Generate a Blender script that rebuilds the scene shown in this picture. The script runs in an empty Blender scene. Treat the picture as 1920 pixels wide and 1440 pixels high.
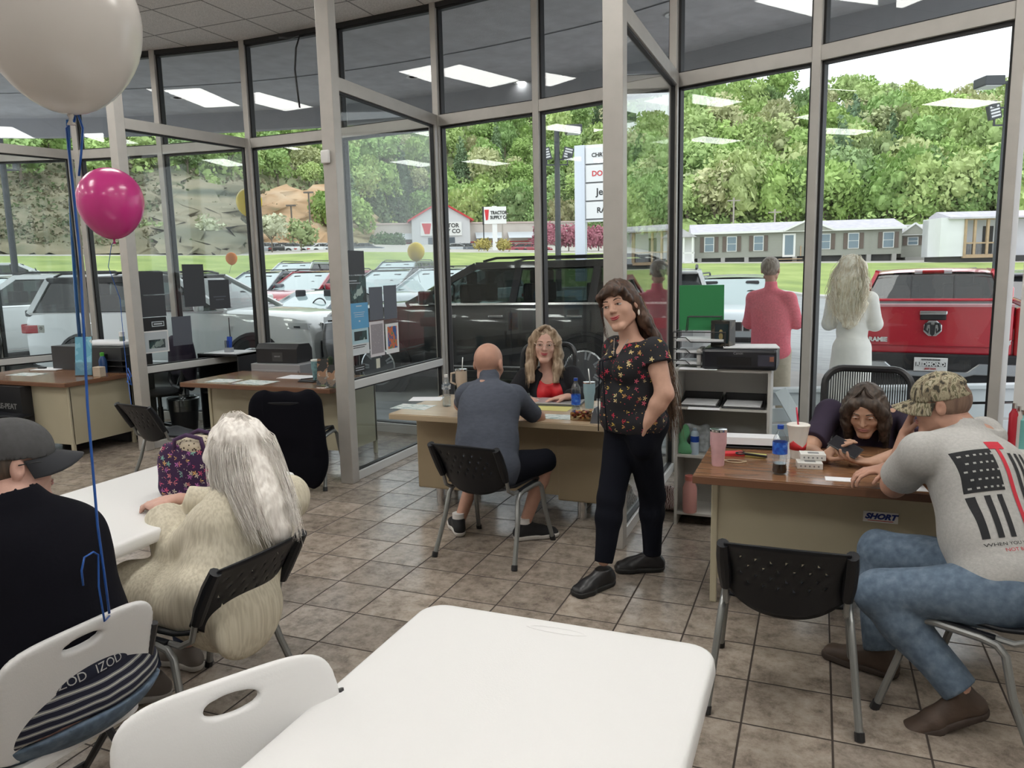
import bpy, math, random
import numpy as np
from mathutils import Vector, Matrix, Euler
from mathutils.bvhtree import BVHTree
sin, cos, pi = math.sin, math.cos, math.pi
rnd = random.Random(7)
sc = bpy.context.scene
COL = sc.collection

# ------------------------------------------------------------------ camera
FPX = 1426.055                                   # focal length in pixels of a 1920 wide frame
PITCH, ROLL, YAW = 0.149042435, 0.0218895255, -0.383103681
CAM_H = 1.728                                    # eye height above the tiles
_cy, _sy = cos(YAW), sin(YAW)
_f = np.array([_sy*cos(PITCH), _cy*cos(PITCH), -sin(PITCH)])
_r = np.array([_cy, -_sy, 0.0]); _d = np.cross(_f, _r)
CR = cos(ROLL)*_r + sin(ROLL)*_d
CD = -sin(ROLL)*_r + cos(ROLL)*_d
CF = _f
CAM = np.array([0.0, 0.0, CAM_H])
cam_data = bpy.data.cameras.new('camera'); cam = bpy.data.objects.new('camera', cam_data); COL.objects.link(cam)
cam_data.sensor_width = 36.0; cam_data.lens = FPX*36.0/1920.0
cam_data.clip_start = 0.05; cam_data.clip_end = 2000
cam.matrix_world = Matrix(((CR[0], -CD[0], -CF[0], 0), (CR[1], -CD[1], -CF[1], 0), (CR[2], -CD[2], -CF[2], CAM_H), (0, 0, 0, 1)))
sc.camera = cam

# ------------------------------------------------------------------ world: bright overcast sky
world = bpy.data.worlds.new('overcast_sky'); sc.world = world; world.use_nodes = True
nt = world.node_tree; nt.nodes.clear()
wo = nt.nodes.new('ShaderNodeOutputWorld'); bg = nt.nodes.new('ShaderNodeBackground')
tc = nt.nodes.new('ShaderNodeTexCoord'); sep = nt.nodes.new('ShaderNodeSeparateXYZ')
mr = nt.nodes.new('ShaderNodeMapRange'); rp = nt.nodes.new('ShaderNodeValToRGB')
nt.links.new(tc.outputs['Generated'], sep.inputs[0]); nt.links.new(sep.outputs['Z'], mr.inputs['Value'])
mr.inputs['From Min'].default_value = -0.05; mr.inputs['From Max'].default_value = 1.0
nt.links.new(mr.outputs[0], rp.inputs[0])
rp.color_ramp.elements[0].color = (0.86, 0.90, 0.95, 1); rp.color_ramp.elements[1].color = (0.95, 0.98, 1.0, 1)
nt.links.new(rp.outputs[0], bg.inputs['Color']); bg.inputs['Strength'].default_value = 1.62
nt.links.new(bg.outputs[0], wo.inputs['Surface'])
sun_d = bpy.data.lights.new('sun', 'SUN'); sun_d.energy = 0.5; sun_d.angle = math.radians(25); sun_d.color = (1, .98, .95)
sun = bpy.data.objects.new('sun', sun_d); COL.objects.link(sun); sun.rotation_euler = Euler((math.radians(38), 0, math.radians(-35)))

# ------------------------------------------------------------------ exposure and sampling
vs = sc.view_settings; vs.view_transform = 'Standard'; vs.look = 'None'; vs.gamma = 1.0; vs.exposure = 0.28; vs.use_curve_mapping = False
TROFFER_STRENGTH = 14.5
cy = sc.cycles
cy.max_bounces = 7; cy.diffuse_bounces = 3; cy.glossy_bounces = 3; cy.transmission_bounces = 4; cy.transparent_max_bounces = 24
cy.sample_clamp_indirect = 4.0; cy.caustics_reflective = False; cy.caustics_refractive = False
cy.use_denoising = True; cy.use_adaptive_sampling = True; cy.adaptive_threshold = 0.02

# ------------------------------------------------------------------ measuring helpers: a ray of the survey camera met with a real plane
def ray(u, v): return CR*((u-960)/FPX) + CD*((v-720)/FPX) + CF
def G(u, v, z=0.0):
    d = ray(u, v); return CAM + d*((z-CAM_H)/d[2])
def YP(u, v, y):
    d = ray(u, v); return CAM + d*(y/d[1])
def XP(u, v, x):
    d = ray(u, v); return CAM + d*(x/d[0])
def DP(u, v, t): return CAM + ray(u, v)*t

# ------------------------------------------------------------------ materials
MATS = {}
def _nodes(m): return m.node_tree.nodes, m.node_tree.links
def mat(name, col=(.5, .5, .5), rough=.6, metal=0.0, spec=.5, noise=0.0, nscale=20.0, bump=0.0, bscale=None, coat=0.0, emit=None, estr=1.0, sheen=0.0, stretch=None, trans=0.0, alpha=None, sss=0.0):
    """principled material with a little procedural tone variation and relief"""
    if name in MATS: return MATS[name]
    m = bpy.data.materials.new(name); m.use_nodes = True; N, L = _nodes(m)
    b = N['Principled BSDF']
    c = (*col, 1)
    b.inputs['Base Color'].default_value = c; b.inputs['Roughness'].default_value = rough; b.inputs['Metallic'].default_value = metal
    b.inputs['Specular IOR Level'].default_value = spec
    b.inputs['Coat Weight'].default_value = coat; b.inputs['Coat Roughness'].default_value = .04
    if sheen: b.inputs['Sheen Weight'].default_value = sheen
    if trans: b.inputs['Transmission Weight'].default_value = trans; b.inputs['IOR'].default_value = 1.33
    if alpha is not None: b.inputs['Alpha'].default_value = alpha
    if sss: b.inputs['Subsurface Weight'].default_value = sss; b.inputs['Subsurface Radius'].default_value = (.02, .007, .004)
    if emit: b.inputs['Emission Color'].default_value = (*emit, 1); b.inputs['Emission Strength'].default_value = estr
    if noise or bump:
        t = N.new('ShaderNodeTexCoord'); mp = N.new('ShaderNodeMapping'); L.new(t.outputs['Object'], mp.inputs['Vector'])
        if stretch: mp.inputs['Scale'].default_value = stretch
        if noise:
            n = N.new('ShaderNodeTexNoise'); n.inputs['Scale'].default_value = nscale; n.inputs['Detail'].default_value = 4; L.new(mp.outputs[0], n.inputs['Vector'])
            r = N.new('ShaderNodeMapRange'); r.inputs['From Min'].default_value = .25; r.inputs['From Max'].default_value = .75
            r.inputs['To Min'].default_value = 1-noise; r.inputs['To Max'].default_value = 1+noise; L.new(n.outputs['Fac'], r.inputs['Value'])
            mx = N.new('ShaderNodeVectorMath'); mx.operation = 'SCALE'; mx.inputs[0].default_value = col; L.new(r.outputs[0], mx.inputs['Scale'])
            L.new(mx.outputs[0], b.inputs['Base Color'])
        if bump:
            n2 = N.new('ShaderNodeTexNoise'); n2.inputs['Scale'].default_value = bscale or nscale; n2.inputs['Detail'].default_value = 3; L.new(mp.outputs[0], n2.inputs['Vector'])
            bp = N.new('ShaderNodeBump'); bp.inputs['Strength'].default_value = bump; bp.inputs['Distance'].default_value = .01
            L.new(n2.outputs['Fac'], bp.inputs['Height']); L.new(bp.outputs[0], b.inputs['Normal'])
    MATS[name] = m; return m

def ramp_mat(name, tex, scale, stops, rough=.8, const=False, detail=4, stretch=None, bump=0, distort=0, rnd_=1.0, sheen=0, coords='Object'):
    """colour ramp over noise / wave / voronoi"""
    if name in MATS: return MATS[name]
    m = bpy.data.materials.new(name); m.use_nodes = True; N, L = _nodes(m); b = N['Principled BSDF']; b.inputs['Roughness'].default_value = rough
    if sheen: b.inputs['Sheen Weight'].default_value = sheen
    t = N.new('ShaderNodeTexCoord'); mp = N.new('ShaderNodeMapping'); L.new(t.outputs[coords], mp.inputs['Vector'])
    if stretch: mp.inputs['Scale'].default_value = stretch
    r = N.new('ShaderNodeValToRGB')
    if tex == 'noise':
        n = N.new('ShaderNodeTexNoise'); n.inputs['Detail'].default_value = detail; n.inputs['Distortion'].default_value = distort; out = n.outputs['Fac']
    elif tex == 'wave':
        n = N.new('ShaderNodeTexWave'); n.inputs['Distortion'].default_value = distort; n.inputs['Detail'].default_value = 1; out = n.outputs['Fac']
    else:
        n = N.new('ShaderNodeTexVoronoi'); n.inputs['Randomness'].default_value = rnd_; out = n.outputs['Distance']
        if tex == 'cells': out = n.outputs['Color']
    n.inputs['Scale'].default_value = scale; L.new(mp.outputs[0], n.inputs['Vector']); L.new(out, r.inputs[0])
    cr = r.color_ramp; cr.interpolation = 'CONSTANT' if const else 'LINEAR'
    while len(cr.elements) < len(stops): cr.elements.new(.5)
    for e, (p, c) in zip(cr.elements, stops): e.position = p; e.color = (*c, 1)
    L.new(r.outputs[0], b.inputs['Base Color'])
    if bump:
        bp = N.new('ShaderNodeBump'); bp.inputs['Strength'].default_value = bump; bp.inputs['Distance'].default_value = .006
        L.new(out if tex != 'cells' else r.outputs[0], bp.inputs['Height']); L.new(bp.outputs[0], b.inputs['Normal'])
    MATS[name] = m; return m

def glass_mat(name, tint=(.93, .96, .95), refl=1.0, base=.04):
    """clear sheet glass: lets light through with a tint and mirrors more at grazing angles"""
    if name in MATS: return MATS[name]
    m = bpy.data.materials.new(name); m.use_nodes = True; N, L = _nodes(m); N.clear()
    o = N.new('ShaderNodeOutputMaterial'); mix = N.new('ShaderNodeMixShader'); tr = N.new('ShaderNodeBsdfTransparent'); gl = N.new('ShaderNodeBsdfGlossy')
    tr.inputs[0].default_value = (*tint, 1); gl.inputs['Roughness'].default_value = 0.0; gl.inputs['Color'].default_value = (refl, refl, refl, 1)
    lw = N.new('ShaderNodeLayerWeight'); lw.inputs['Blend'].default_value = .5
    pw = N.new('ShaderNodeMath'); pw.operation = 'POWER'; pw.inputs[1].default_value = 5.0; L.new(lw.outputs['Facing'], pw.inputs[0])
    ml = N.new('ShaderNodeMath'); ml.operation = 'MULTIPLY_ADD'; ml.inputs[1].default_value = 1-base; ml.inputs[2].default_value = base; L.new(pw.outputs[0], ml.inputs[0])
    L.new(ml.outputs[0], mix.inputs[0]); L.new(tr.outputs[0], mix.inputs[1]); L.new(gl.outputs[0], mix.inputs[2]); L.new(mix.outputs[0], o.inputs[0])
    MATS[name] = m; return m

# ------------------------------------------------------------------ mesh building
class MB:
    """collects shapes, then links them as one mesh object"""
    def __init__(s): s.v = []; s.f = []; s.m = []; s.mats = []; s.mi = 0
    def use(s, m):
        if m not in s.mats: s.mats.append(m)
        s.mi = s.mats.index(m); return s
    def add(s, vs, fs, M=None):
        n = len(s.v)
        if M is not None: vs = [tuple(M @ Vector(p)) for p in vs]
        s.v += [tuple(float(c) for c in p) for p in vs]; s.f += [tuple(i+n for i in f) for f in fs]; s.m += [s.mi]*len(fs); return s
    def box(s, lo, hi, M=None):
        (a, b, c), (d, e, f) = lo, hi
        vs = [(a, b, c), (d, b, c), (d, e, c), (a, e, c), (a, b, f), (d, b, f), (d, e, f), (a, e, f)]
        return s.add(vs, [(0, 3, 2, 1), (4, 5, 6, 7), (0, 1, 5, 4), (1, 2, 6, 5), (2, 3, 7, 6), (3, 0, 4, 7)], M)
    def cbox(s, c, size, M=None):
        return s.box([c[i]-size[i]/2 for i in range(3)], [c[i]+size[i]/2 for i in range(3)], M)
    def beam(s, a, b, w, h, up=(0, 0, 1)):
        """box along a->b, w across, h along up"""
        a, b = Vector(a), Vector(b); d = (b-a); L = d.length; d.normalize(); u = Vector(up); x = d.cross(u)
        if x.length < 1e-5: x = d.cross(Vector((0, 1, 0)))
        x.normalize(); u = x.cross(d).normalized()
        M = Matrix((( x[0], d[0], u[0], a[0]), (x[1], d[1], u[1], a[1]), (x[2], d[2], u[2], a[2]), (0, 0, 0, 1)))
        return s.box((-w/2, 0, -h/2), (w/2, L, h/2), M)
    def tube(s, pts, r, n=8, caps=True, closed=False):
        pts = [Vector(p) for p in pts]; R = r if isinstance(r, (list, tuple)) else [r]*len(pts)
        vs = []; fs = []; prev = None; k = len(pts)
        for i, p in enumerate(pts):
            if closed: t = pts[(i+1) % k]-pts[i-1]
            else: t = pts[min(i+1, k-1)]-pts[max(i-1, 0)]
            if t.length < 1e-9: t = Vector((0, 0, 1))
            t.normalize()
            if prev is None:
                a = Vector((0, 0, 1)) if abs(t.z) < .9 else Vector((1, 0, 0)); x = t.cross(a).normalized()
            else:
                x = prev-t*prev.dot(t)
                x = x.normalized() if x.length > 1e-6 else t.orthogonal().normalized()
            prev = x; y = t.cross(x)
            for j in range(n):
                q = 2*pi*j/n; vs.append(p+x*(R[i]*cos(q))+y*(R[i]*sin(q)))
        for i in range(k if closed else k-1):
            for j in range(n):
                a = i*n+j; b = i*n+(j+1) % n; c = ((i+1) % k)*n+(j+1) % n; d = ((i+1) % k)*n+j
                fs.append((a, b, c, d))
        if caps and not closed: fs.append(tuple(range(n-1, -1, -1))); fs.append(tuple((k-1)*n+j for j in range(n)))
        return s.add(vs, fs)
    def lathe(s, prof, c=(0, 0, 0), n=24, axis=None, M=None, cap=True):
        """prof: (radius, z) pairs; revolved about z through c"""
        vs = []; fs = []
        for r, z in prof:
            for j in range(n): q = 2*pi*j/n; vs.append((c[0]+r*cos(q), c[1]+r*sin(q), c[2]+z))
        for i in range(len(prof)-1):
            for j in range(n):
                a = i*n+j; b = i*n+(j+1) % n; fs.append((a, b, b+n, a+n))
        if cap and prof[0][0] > 1e-6: fs.append(tuple(range(n-1, -1, -1)))
        if cap and prof[-1][0] > 1e-6: fs.append(tuple((len(prof)-1)*n+j for j in range(n)))
        return s.add(vs, fs, M)
    def prism(s, poly, a, b, axis=2, M=None):
        """polygon (2D) pushed from a to b along axis (0: poly=(y,z), 1: (x,z), 2: (x,y))"""
        n = len(poly)
        def P(p, t): return {0: (t, p[0], p[1]), 1: (p[0], t, p[1]), 2: (p[0], p[1], t)}[axis]
        vs = [P(p, a) for p in poly]+[P(p, b) for p in poly]
        fs = [tuple(range(n-1, -1, -1)), tuple(range(n, 2*n))]+[(i, (i+1) % n, (i+1) % n+n, i+n) for i in range(n)]
        if axis == 1: fs = [tuple(reversed(f)) for f in fs]
        return s.add(vs, fs, M)
    def sheet(s, P, flip=False, wrap=False):
        """grid of points P[i][j]"""
        a = len(P); b = len(P[0]); vs = [p for row in P for p in row]; fs = []
        for i in range(a-1):
            for j in range(b if wrap else b-1):
                q = (i*b+j, i*b+(j+1) % b, (i+1)*b+(j+1) % b, (i+1)*b+j); fs.append(q[::-1] if flip else q)
        return s.add(vs, fs)
    def ball(s, c, r, n=16, m=10, M=None):
        r = r if isinstance(r, (tuple, list)) else (r, r, r); vs = []; fs = []
        for i in range(m+1):
            a = pi*i/m
            for j in range(n): q = 2*pi*j/n; vs.append((c[0]+r[0]*sin(a)*cos(q), c[1]+r[1]*sin(a)*sin(q), c[2]-r[2]*cos(a)))
        for i in range(m):
            for j in range(n): fs.append((i*n+j, i*n+(j+1) % n, (i+1)*n+(j+1) % n, (i+1)*n+j))
        return s.add(vs, fs, M)
    def build(s, name, material=None, parent=None, smooth=False, bevel=0, seg=2, sub=0, solid=0, angle=35):
        me = bpy.data.meshes.new(name); me.from_pydata(s.v, [], s.f)
        ms = s.mats or [material]
        if material is not None and s.mats and material not in s.mats: ms = s.mats
        for m in ms:
            if m is not None: me.materials.append(m)
        if s.mats: me.polygons.foreach_set('material_index', s.m)
        if smooth is True: me.polygons.foreach_set('use_smooth', [True]*len(s.f))
        me.validate(); me.update()
        if smooth == 'auto':
            me.polygons.foreach_set('use_smooth', [True]*len(me.polygons)); me.set_sharp_from_angle(angle=math.radians(angle))
        o = bpy.data.objects.new(name, me); COL.objects.link(o)
        if parent is not None: attach(o, parent)
        if solid: q = o.modifiers.new('Solidify', 'SOLIDIFY'); q.thickness = solid; q.offset = 0
        if bevel: q = o.modifiers.new('Bevel', 'BEVEL'); q.width = bevel; q.segments = seg; q.limit_method = 'ANGLE'; q.angle_limit = math.radians(40)
        if sub: q = o.modifiers.new('Subsurf', 'SUBSURF'); q.levels = sub; q.render_levels = sub
        return o
def attach(o, parent):
    o.parent = parent
def world_to(parent, *objs):
    """objects built in world space become children of a placed empty without moving"""
    bpy_m = parent_matrix(parent).inverted()
    for o in objs: o.parent = parent; o.matrix_parent_inverse = bpy_m
def parent_matrix(o):
    M = Matrix.LocRotScale(o.location, o.rotation_euler, o.scale)
    return (parent_matrix(o.parent) @ o.matrix_parent_inverse @ M) if o.parent else M
def empty(name, loc=(0, 0, 0), rz=0.0):
    o = bpy.data.objects.new(name, None); COL.objects.link(o); o.location = loc; o.rotation_euler = (0, 0, rz); o.empty_display_size = .1; return o
def tag(o, label, cat, group=None, kind=None):
    o['label'] = label; o['category'] = cat
    if group: o['group'] = group
    if kind: o['kind'] = kind
    return o
def struct(o, label=None):
    o['kind'] = 'structure'
    if label: o['label'] = label
    return o
def kids(o): return [c for c in bpy.data.objects if c.parent is o]
def copy_tree(o, parent=None):
    c = o.copy(); COL.objects.link(c)
    if parent is not None: c.parent = parent
    for ch in KID.get(o.name, None) or kids(o): copy_tree(ch, c)
    return c
KID = {}
def text(body, size, material, parent=None, loc=(0, 0, 0), rot=None, extrude=.001, name='lettering', align='CENTER', shear=0, bold=0, mat_world=None, sx=1):
    cu = bpy.data.curves.new(name, 'FONT'); cu.body = body; cu.size = size; cu.extrude = extrude; cu.align_x = align; cu.align_y = 'CENTER'; cu.shear = shear; cu.offset = bold
    cu.materials.append(material); cu.resolution_u = 3
    o = bpy.data.objects.new(name, cu); COL.objects.link(o)
    dg = bpy.context.evaluated_depsgraph_get(); me = bpy.data.meshes.new_from_object(o.evaluated_get(dg)); bpy.data.objects.remove(o)
    o = bpy.data.objects.new(name, me); COL.objects.link(o)
    if parent is not None: o.parent = parent
    if mat_world is not None: o.matrix_local = mat_world
    else:
        o.location = loc
        if rot is not None: o.rotation_euler = rot
        o.scale = (sx, 1, 1)
    return o
def frame(x, y, z, o):
    """4x4 from axes and origin"""
    return Matrix(((x[0], y[0], z[0], o[0]), (x[1], y[1], z[1], o[1]), (x[2], y[2], z[2], o[2]), (0, 0, 0, 1)))

# ------------------------------------------------------------------ smooth solids for people and soft things (distance field -> surface nets)
def _n(v): v = np.asarray(v, float); return v/ (np.linalg.norm(v)+1e-12)
class Field:
    def __init__(s, lo, hi, h):
        s.h = h; s.lo = np.asarray(lo, float); n = np.ceil((np.asarray(hi, float)-s.lo)/h).astype(int)+1
        s.ax = [s.lo[i]+h*np.arange(n[i]) for i in range(3)]; s.F = np.full(n, .2); s.rs = 1.0
    def _sub(s, c0, c1, mar):
        sl = []
        for i in range(3):
            a = int(np.searchsorted(s.ax[i], c0[i]-mar)); b = int(np.searchsorted(s.ax[i], c1[i]+mar))
            sl.append(slice(max(a, 0), min(b, len(s.ax[i]))))
        if any(q.stop <= q.start for q in sl): return None, None
        X, Y, Z = np.meshgrid(*[s.ax[i][sl[i]] for i in range(3)], indexing='ij', sparse=True)
        return tuple(sl), (X, Y, Z)
    def _mix(s, sl, d, k, op='add'):
        A = s.F[sl]
        if op == 'add':
            if k > 0: h = np.maximum(k-np.abs(A-d), 0)/k; s.F[sl] = np.minimum(A, d)-h*h*k*.25
            else: s.F[sl] = np.minimum(A, d)
        else:
            d = -d
            if k > 0: h = np.maximum(k-np.abs(A-d), 0)/k; s.F[sl] = np.maximum(A, d)+h*h*k*.25
            else: s.F[sl] = np.maximum(A, d)
    def cone(s, a, b, ra, rb=None, k=.02, cuts=(), op='add', flat=None):
        rb = ra if rb is None else rb; ra = ra*s.rs; rb = rb*s.rs; a = np.asarray(a, float); b = np.asarray(b, float); R = max(ra, rb)
        sl, P = s._sub(np.minimum(a, b)-R, np.maximum(a, b)+R, k+3*s.h)
        if sl is None: return s
        ba = b-a; L2 = ba@ba+1e-12
        px, py, pz = P[0]-a[0], P[1]-a[1], P[2]-a[2]
        t = np.clip((px*ba[0]+py*ba[1]+pz*ba[2])/L2, 0, 1)
        dx, dy, dz = px-ba[0]*t, py-ba[1]*t, pz-ba[2]*t
        if flat is not None:                        # squeeze along a direction: (direction, factor)
            n, q = _n(flat[0]), flat[1]; w = dx*n[0]+dy*n[1]+dz*n[2]; e = (1/q-1)*w
            dx, dy, dz = dx+n[0]*e, dy+n[1]*e, dz+n[2]*e
        d = np.sqrt(dx*dx+dy*dy+dz*dz)-(ra+(rb-ra)*t)
        for p0, n in cuts: n = _n(n); d = np.maximum(d, (P[0]-p0[0])*n[0]+(P[1]-p0[1])*n[1]+(P[2]-p0[2])*n[2])
        s._mix(sl, d, k, op); return s
    def path(s, pts, rs, k=.02, **kw):
        for i in range(len(pts)-1): s.cone(pts[i], pts[i+1], rs[i], rs[i+1], k, **kw)
        return s
    def ell(s, c, r, ax=None, k=.03, cuts=(), op='add', p=2.0):
        c = np.asarray(c, float); r = np.asarray(r if hasattr(r, '__len__') else (r, r, r), float)*s.rs; A = np.eye(3) if ax is None else np.asarray(ax)
        R = np.sqrt(((A*r[:, None])**2).sum(0)) if p == 2 else np.abs(A*r[:, None]).sum(0)
        sl, P = s._sub(c-R, c+R, k+3*s.h)
        if sl is None: return s
        px, py, pz = P[0]-c[0], P[1]-c[1], P[2]-c[2]
        q = [(px*A[i][0]+py*A[i][1]+pz*A[i][2])/r[i] for i in range(3)]
        if p == 2:
            k0 = np.sqrt(q[0]**2+q[1]**2+q[2]**2); k1 = np.sqrt((q[0]/r[0])**2+(q[1]/r[1])**2+(q[2]/r[2])**2)+1e-9; d = k0*(k0-1)/k1
        else:
            k0 = (np.abs(q[0])**p+np.abs(q[1])**p+np.abs(q[2])**p)**(1/p); d = (k0-1)*r.min()
        for p0, n in cuts: n = _n(n); d = np.maximum(d, (P[0]-p0[0])*n[0]+(P[1]-p0[1])*n[1]+(P[2]-p0[2])*n[2])
        s._mix(sl, d, k, op); return s
    def cut(s, p0, n, k=0):
        n = _n(n); X, Y, Z = np.meshgrid(*s.ax, indexing='ij', sparse=True)
        d = (X-p0[0])*n[0]+(Y-p0[1])*n[1]+(Z-p0[2])*n[2]; s.F = np.maximum(s.F, d); return s
    def wrinkle(s, amp, freq=40, seed=1, stretch=(1, 1, 1), n=7, where=None):
        r = np.random.RandomState(seed); X, Y, Z = np.meshgrid(*s.ax, indexing='ij', sparse=True); W = 0
        wx = .035*np.sin(freq*.35*Z+1.3)+.0*X; wy = .035*np.sin(freq*.3*X+.4)
        for i in range(n):
            k = r.normal(size=3); k /= np.linalg.norm(k); k *= freq*r.uniform(.5, 1.3)*np.array(stretch)
            W = W+np.sin(k[0]*(X+wx)+k[1]*(Y+wy)+k[2]*Z+r.uniform(0, 6.3))
        W = W/math.sqrt(n); W = np.maximum(W, -.9)
        if where is not None:
            c, R = where; q = np.clip(1-np.sqrt((X-c[0])**2+(Y-c[1])**2+(Z-c[2])**2)/R, 0, 1); W = W*q
        s.F = s.F+amp*W; return s
    def mesh(s, name, material, parent=None, smooth_iter=0):
        F = s.F; h = s.h; I = F < 0
        F[0], F[-1] = .1, .1; F[:, 0], F[:, -1] = .1, .1; F[:, :, 0], F[:, :, -1] = .1, .1; I = F < 0
        cnt = np.zeros(tuple(q-1 for q in F.shape), np.int8)
        for a in (0, 1):
            for b in (0, 1):
                for c in (0, 1): cnt += I[a:F.shape[0]-1+a, b:F.shape[1]-1+b, c:F.shape[2]-1+c]
        act = np.argwhere((cnt > 0) & (cnt < 8))
        idx = np.full(cnt.shape, -1, np.int64); idx[tuple(act.T)] = np.arange(len(act))
        pos = np.zeros((len(act), 3)); num = np.zeros(len(act))
        cor = [(a, b, c) for a in (0, 1) for b in (0, 1) for c in (0, 1)]
        val = {q: F[act[:, 0]+q[0], act[:, 1]+q[1], act[:, 2]+q[2]] for q in cor}
        for q in cor:
            for ax in range(3):
                if q[ax] == 0:
                    w = list(q); w[ax] = 1; w = tuple(w); A, B = val[q], val[w]; mk = (A < 0) != (B < 0)
                    t = np.where(mk, A/np.where(mk, A-B, 1), 0); p = np.array(q, float)[None, :].repeat(len(act), 0); p[:, ax] += t
                    pos += p*mk[:, None]; num += mk
        pos = (act+pos/num[:, None])*h+s.lo
        quads = []
        for ax in range(3):
            o1, o2 = [(1, 2), (2, 0), (0, 1)][ax]
            a = [slice(None)]*3; b = [slice(None)]*3; a[ax] = slice(0, -1); b[ax] = slice(1, None)
            e = np.argwhere(I[tuple(a)] != I[tuple(b)])
            if not len(e): continue
            sg = I[tuple(a)][tuple(e.T)]
            def cell(d1, d2):
                c = e.copy(); c[:, o1] -= d1; c[:, o2] -= d2; return idx[tuple(c.T)]
            Q = np.stack([cell(1, 1), cell(0, 1), cell(0, 0), cell(1, 0)], 1)
            Q[~sg] = Q[~sg][:, ::-1]; quads.append(Q)
        Q = np.concatenate(quads)
        if smooth_iter:
            n = len(pos)
            for _ in range(smooth_iter):
                acc = np.zeros_like(pos); ct = np.zeros(n)
                for i in range(4):
                    for j in ((i+1) % 4, (i-1) % 4):
                        np.add.at(acc, Q[:, i], pos[Q[:, j]]); np.add.at(ct, Q[:, i], 1)
                pos = pos*.5+.5*acc/np.maximum(ct, 1)[:, None]
        me = bpy.data.meshes.new(name); n = len(Q)
        me.vertices.add(len(pos)); me.vertices.foreach_set('co', pos.astype(np.float32).ravel())
        me.loops.add(n*4); me.loops.foreach_set('vertex_index', Q.astype(np.int32).ravel())
        me.polygons.add(n); me.polygons.foreach_set('loop_start', np.arange(0, n*4, 4, dtype=np.int32)); me.polygons.foreach_set('loop_total', np.full(n, 4, np.int32))
        me.update(calc_edges=True); me.polygons.foreach_set('use_smooth', np.ones(n, bool))
        if material: me.materials.append(material)
        o = bpy.data.objects.new(name, me); COL.objects.link(o)
        if parent is not None: world_to(parent, o)
        return o
# ================================================================== materials used all over
M_ALU = mat('anodised_aluminium', (.46, .44, .41), .45, .2, noise=.06, nscale=8)
M_ALU_L = mat('pale_aluminium', (.66, .66, .65), .4, .2)
M_GASKET = mat('black_gasket', (.012, .012, .013), .5)
M_GLASS = glass_mat('storefront_glass', (.955, .975, .97), .95, .028)
M_GLASS_P = glass_mat('partition_glass', (.90, .925, .925), .95, .024)
M_WHITE = mat('white_paint', (.78, .78, .77), .5)
M_BLACK = mat('black_plastic', (.014, .014, .016), .38, spec=.5)
M_CHROME = mat('chrome', (.72, .72, .72), .18, 1.0)
M_PAPER = mat('paper', (.80, .81, .84), .8)

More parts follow.
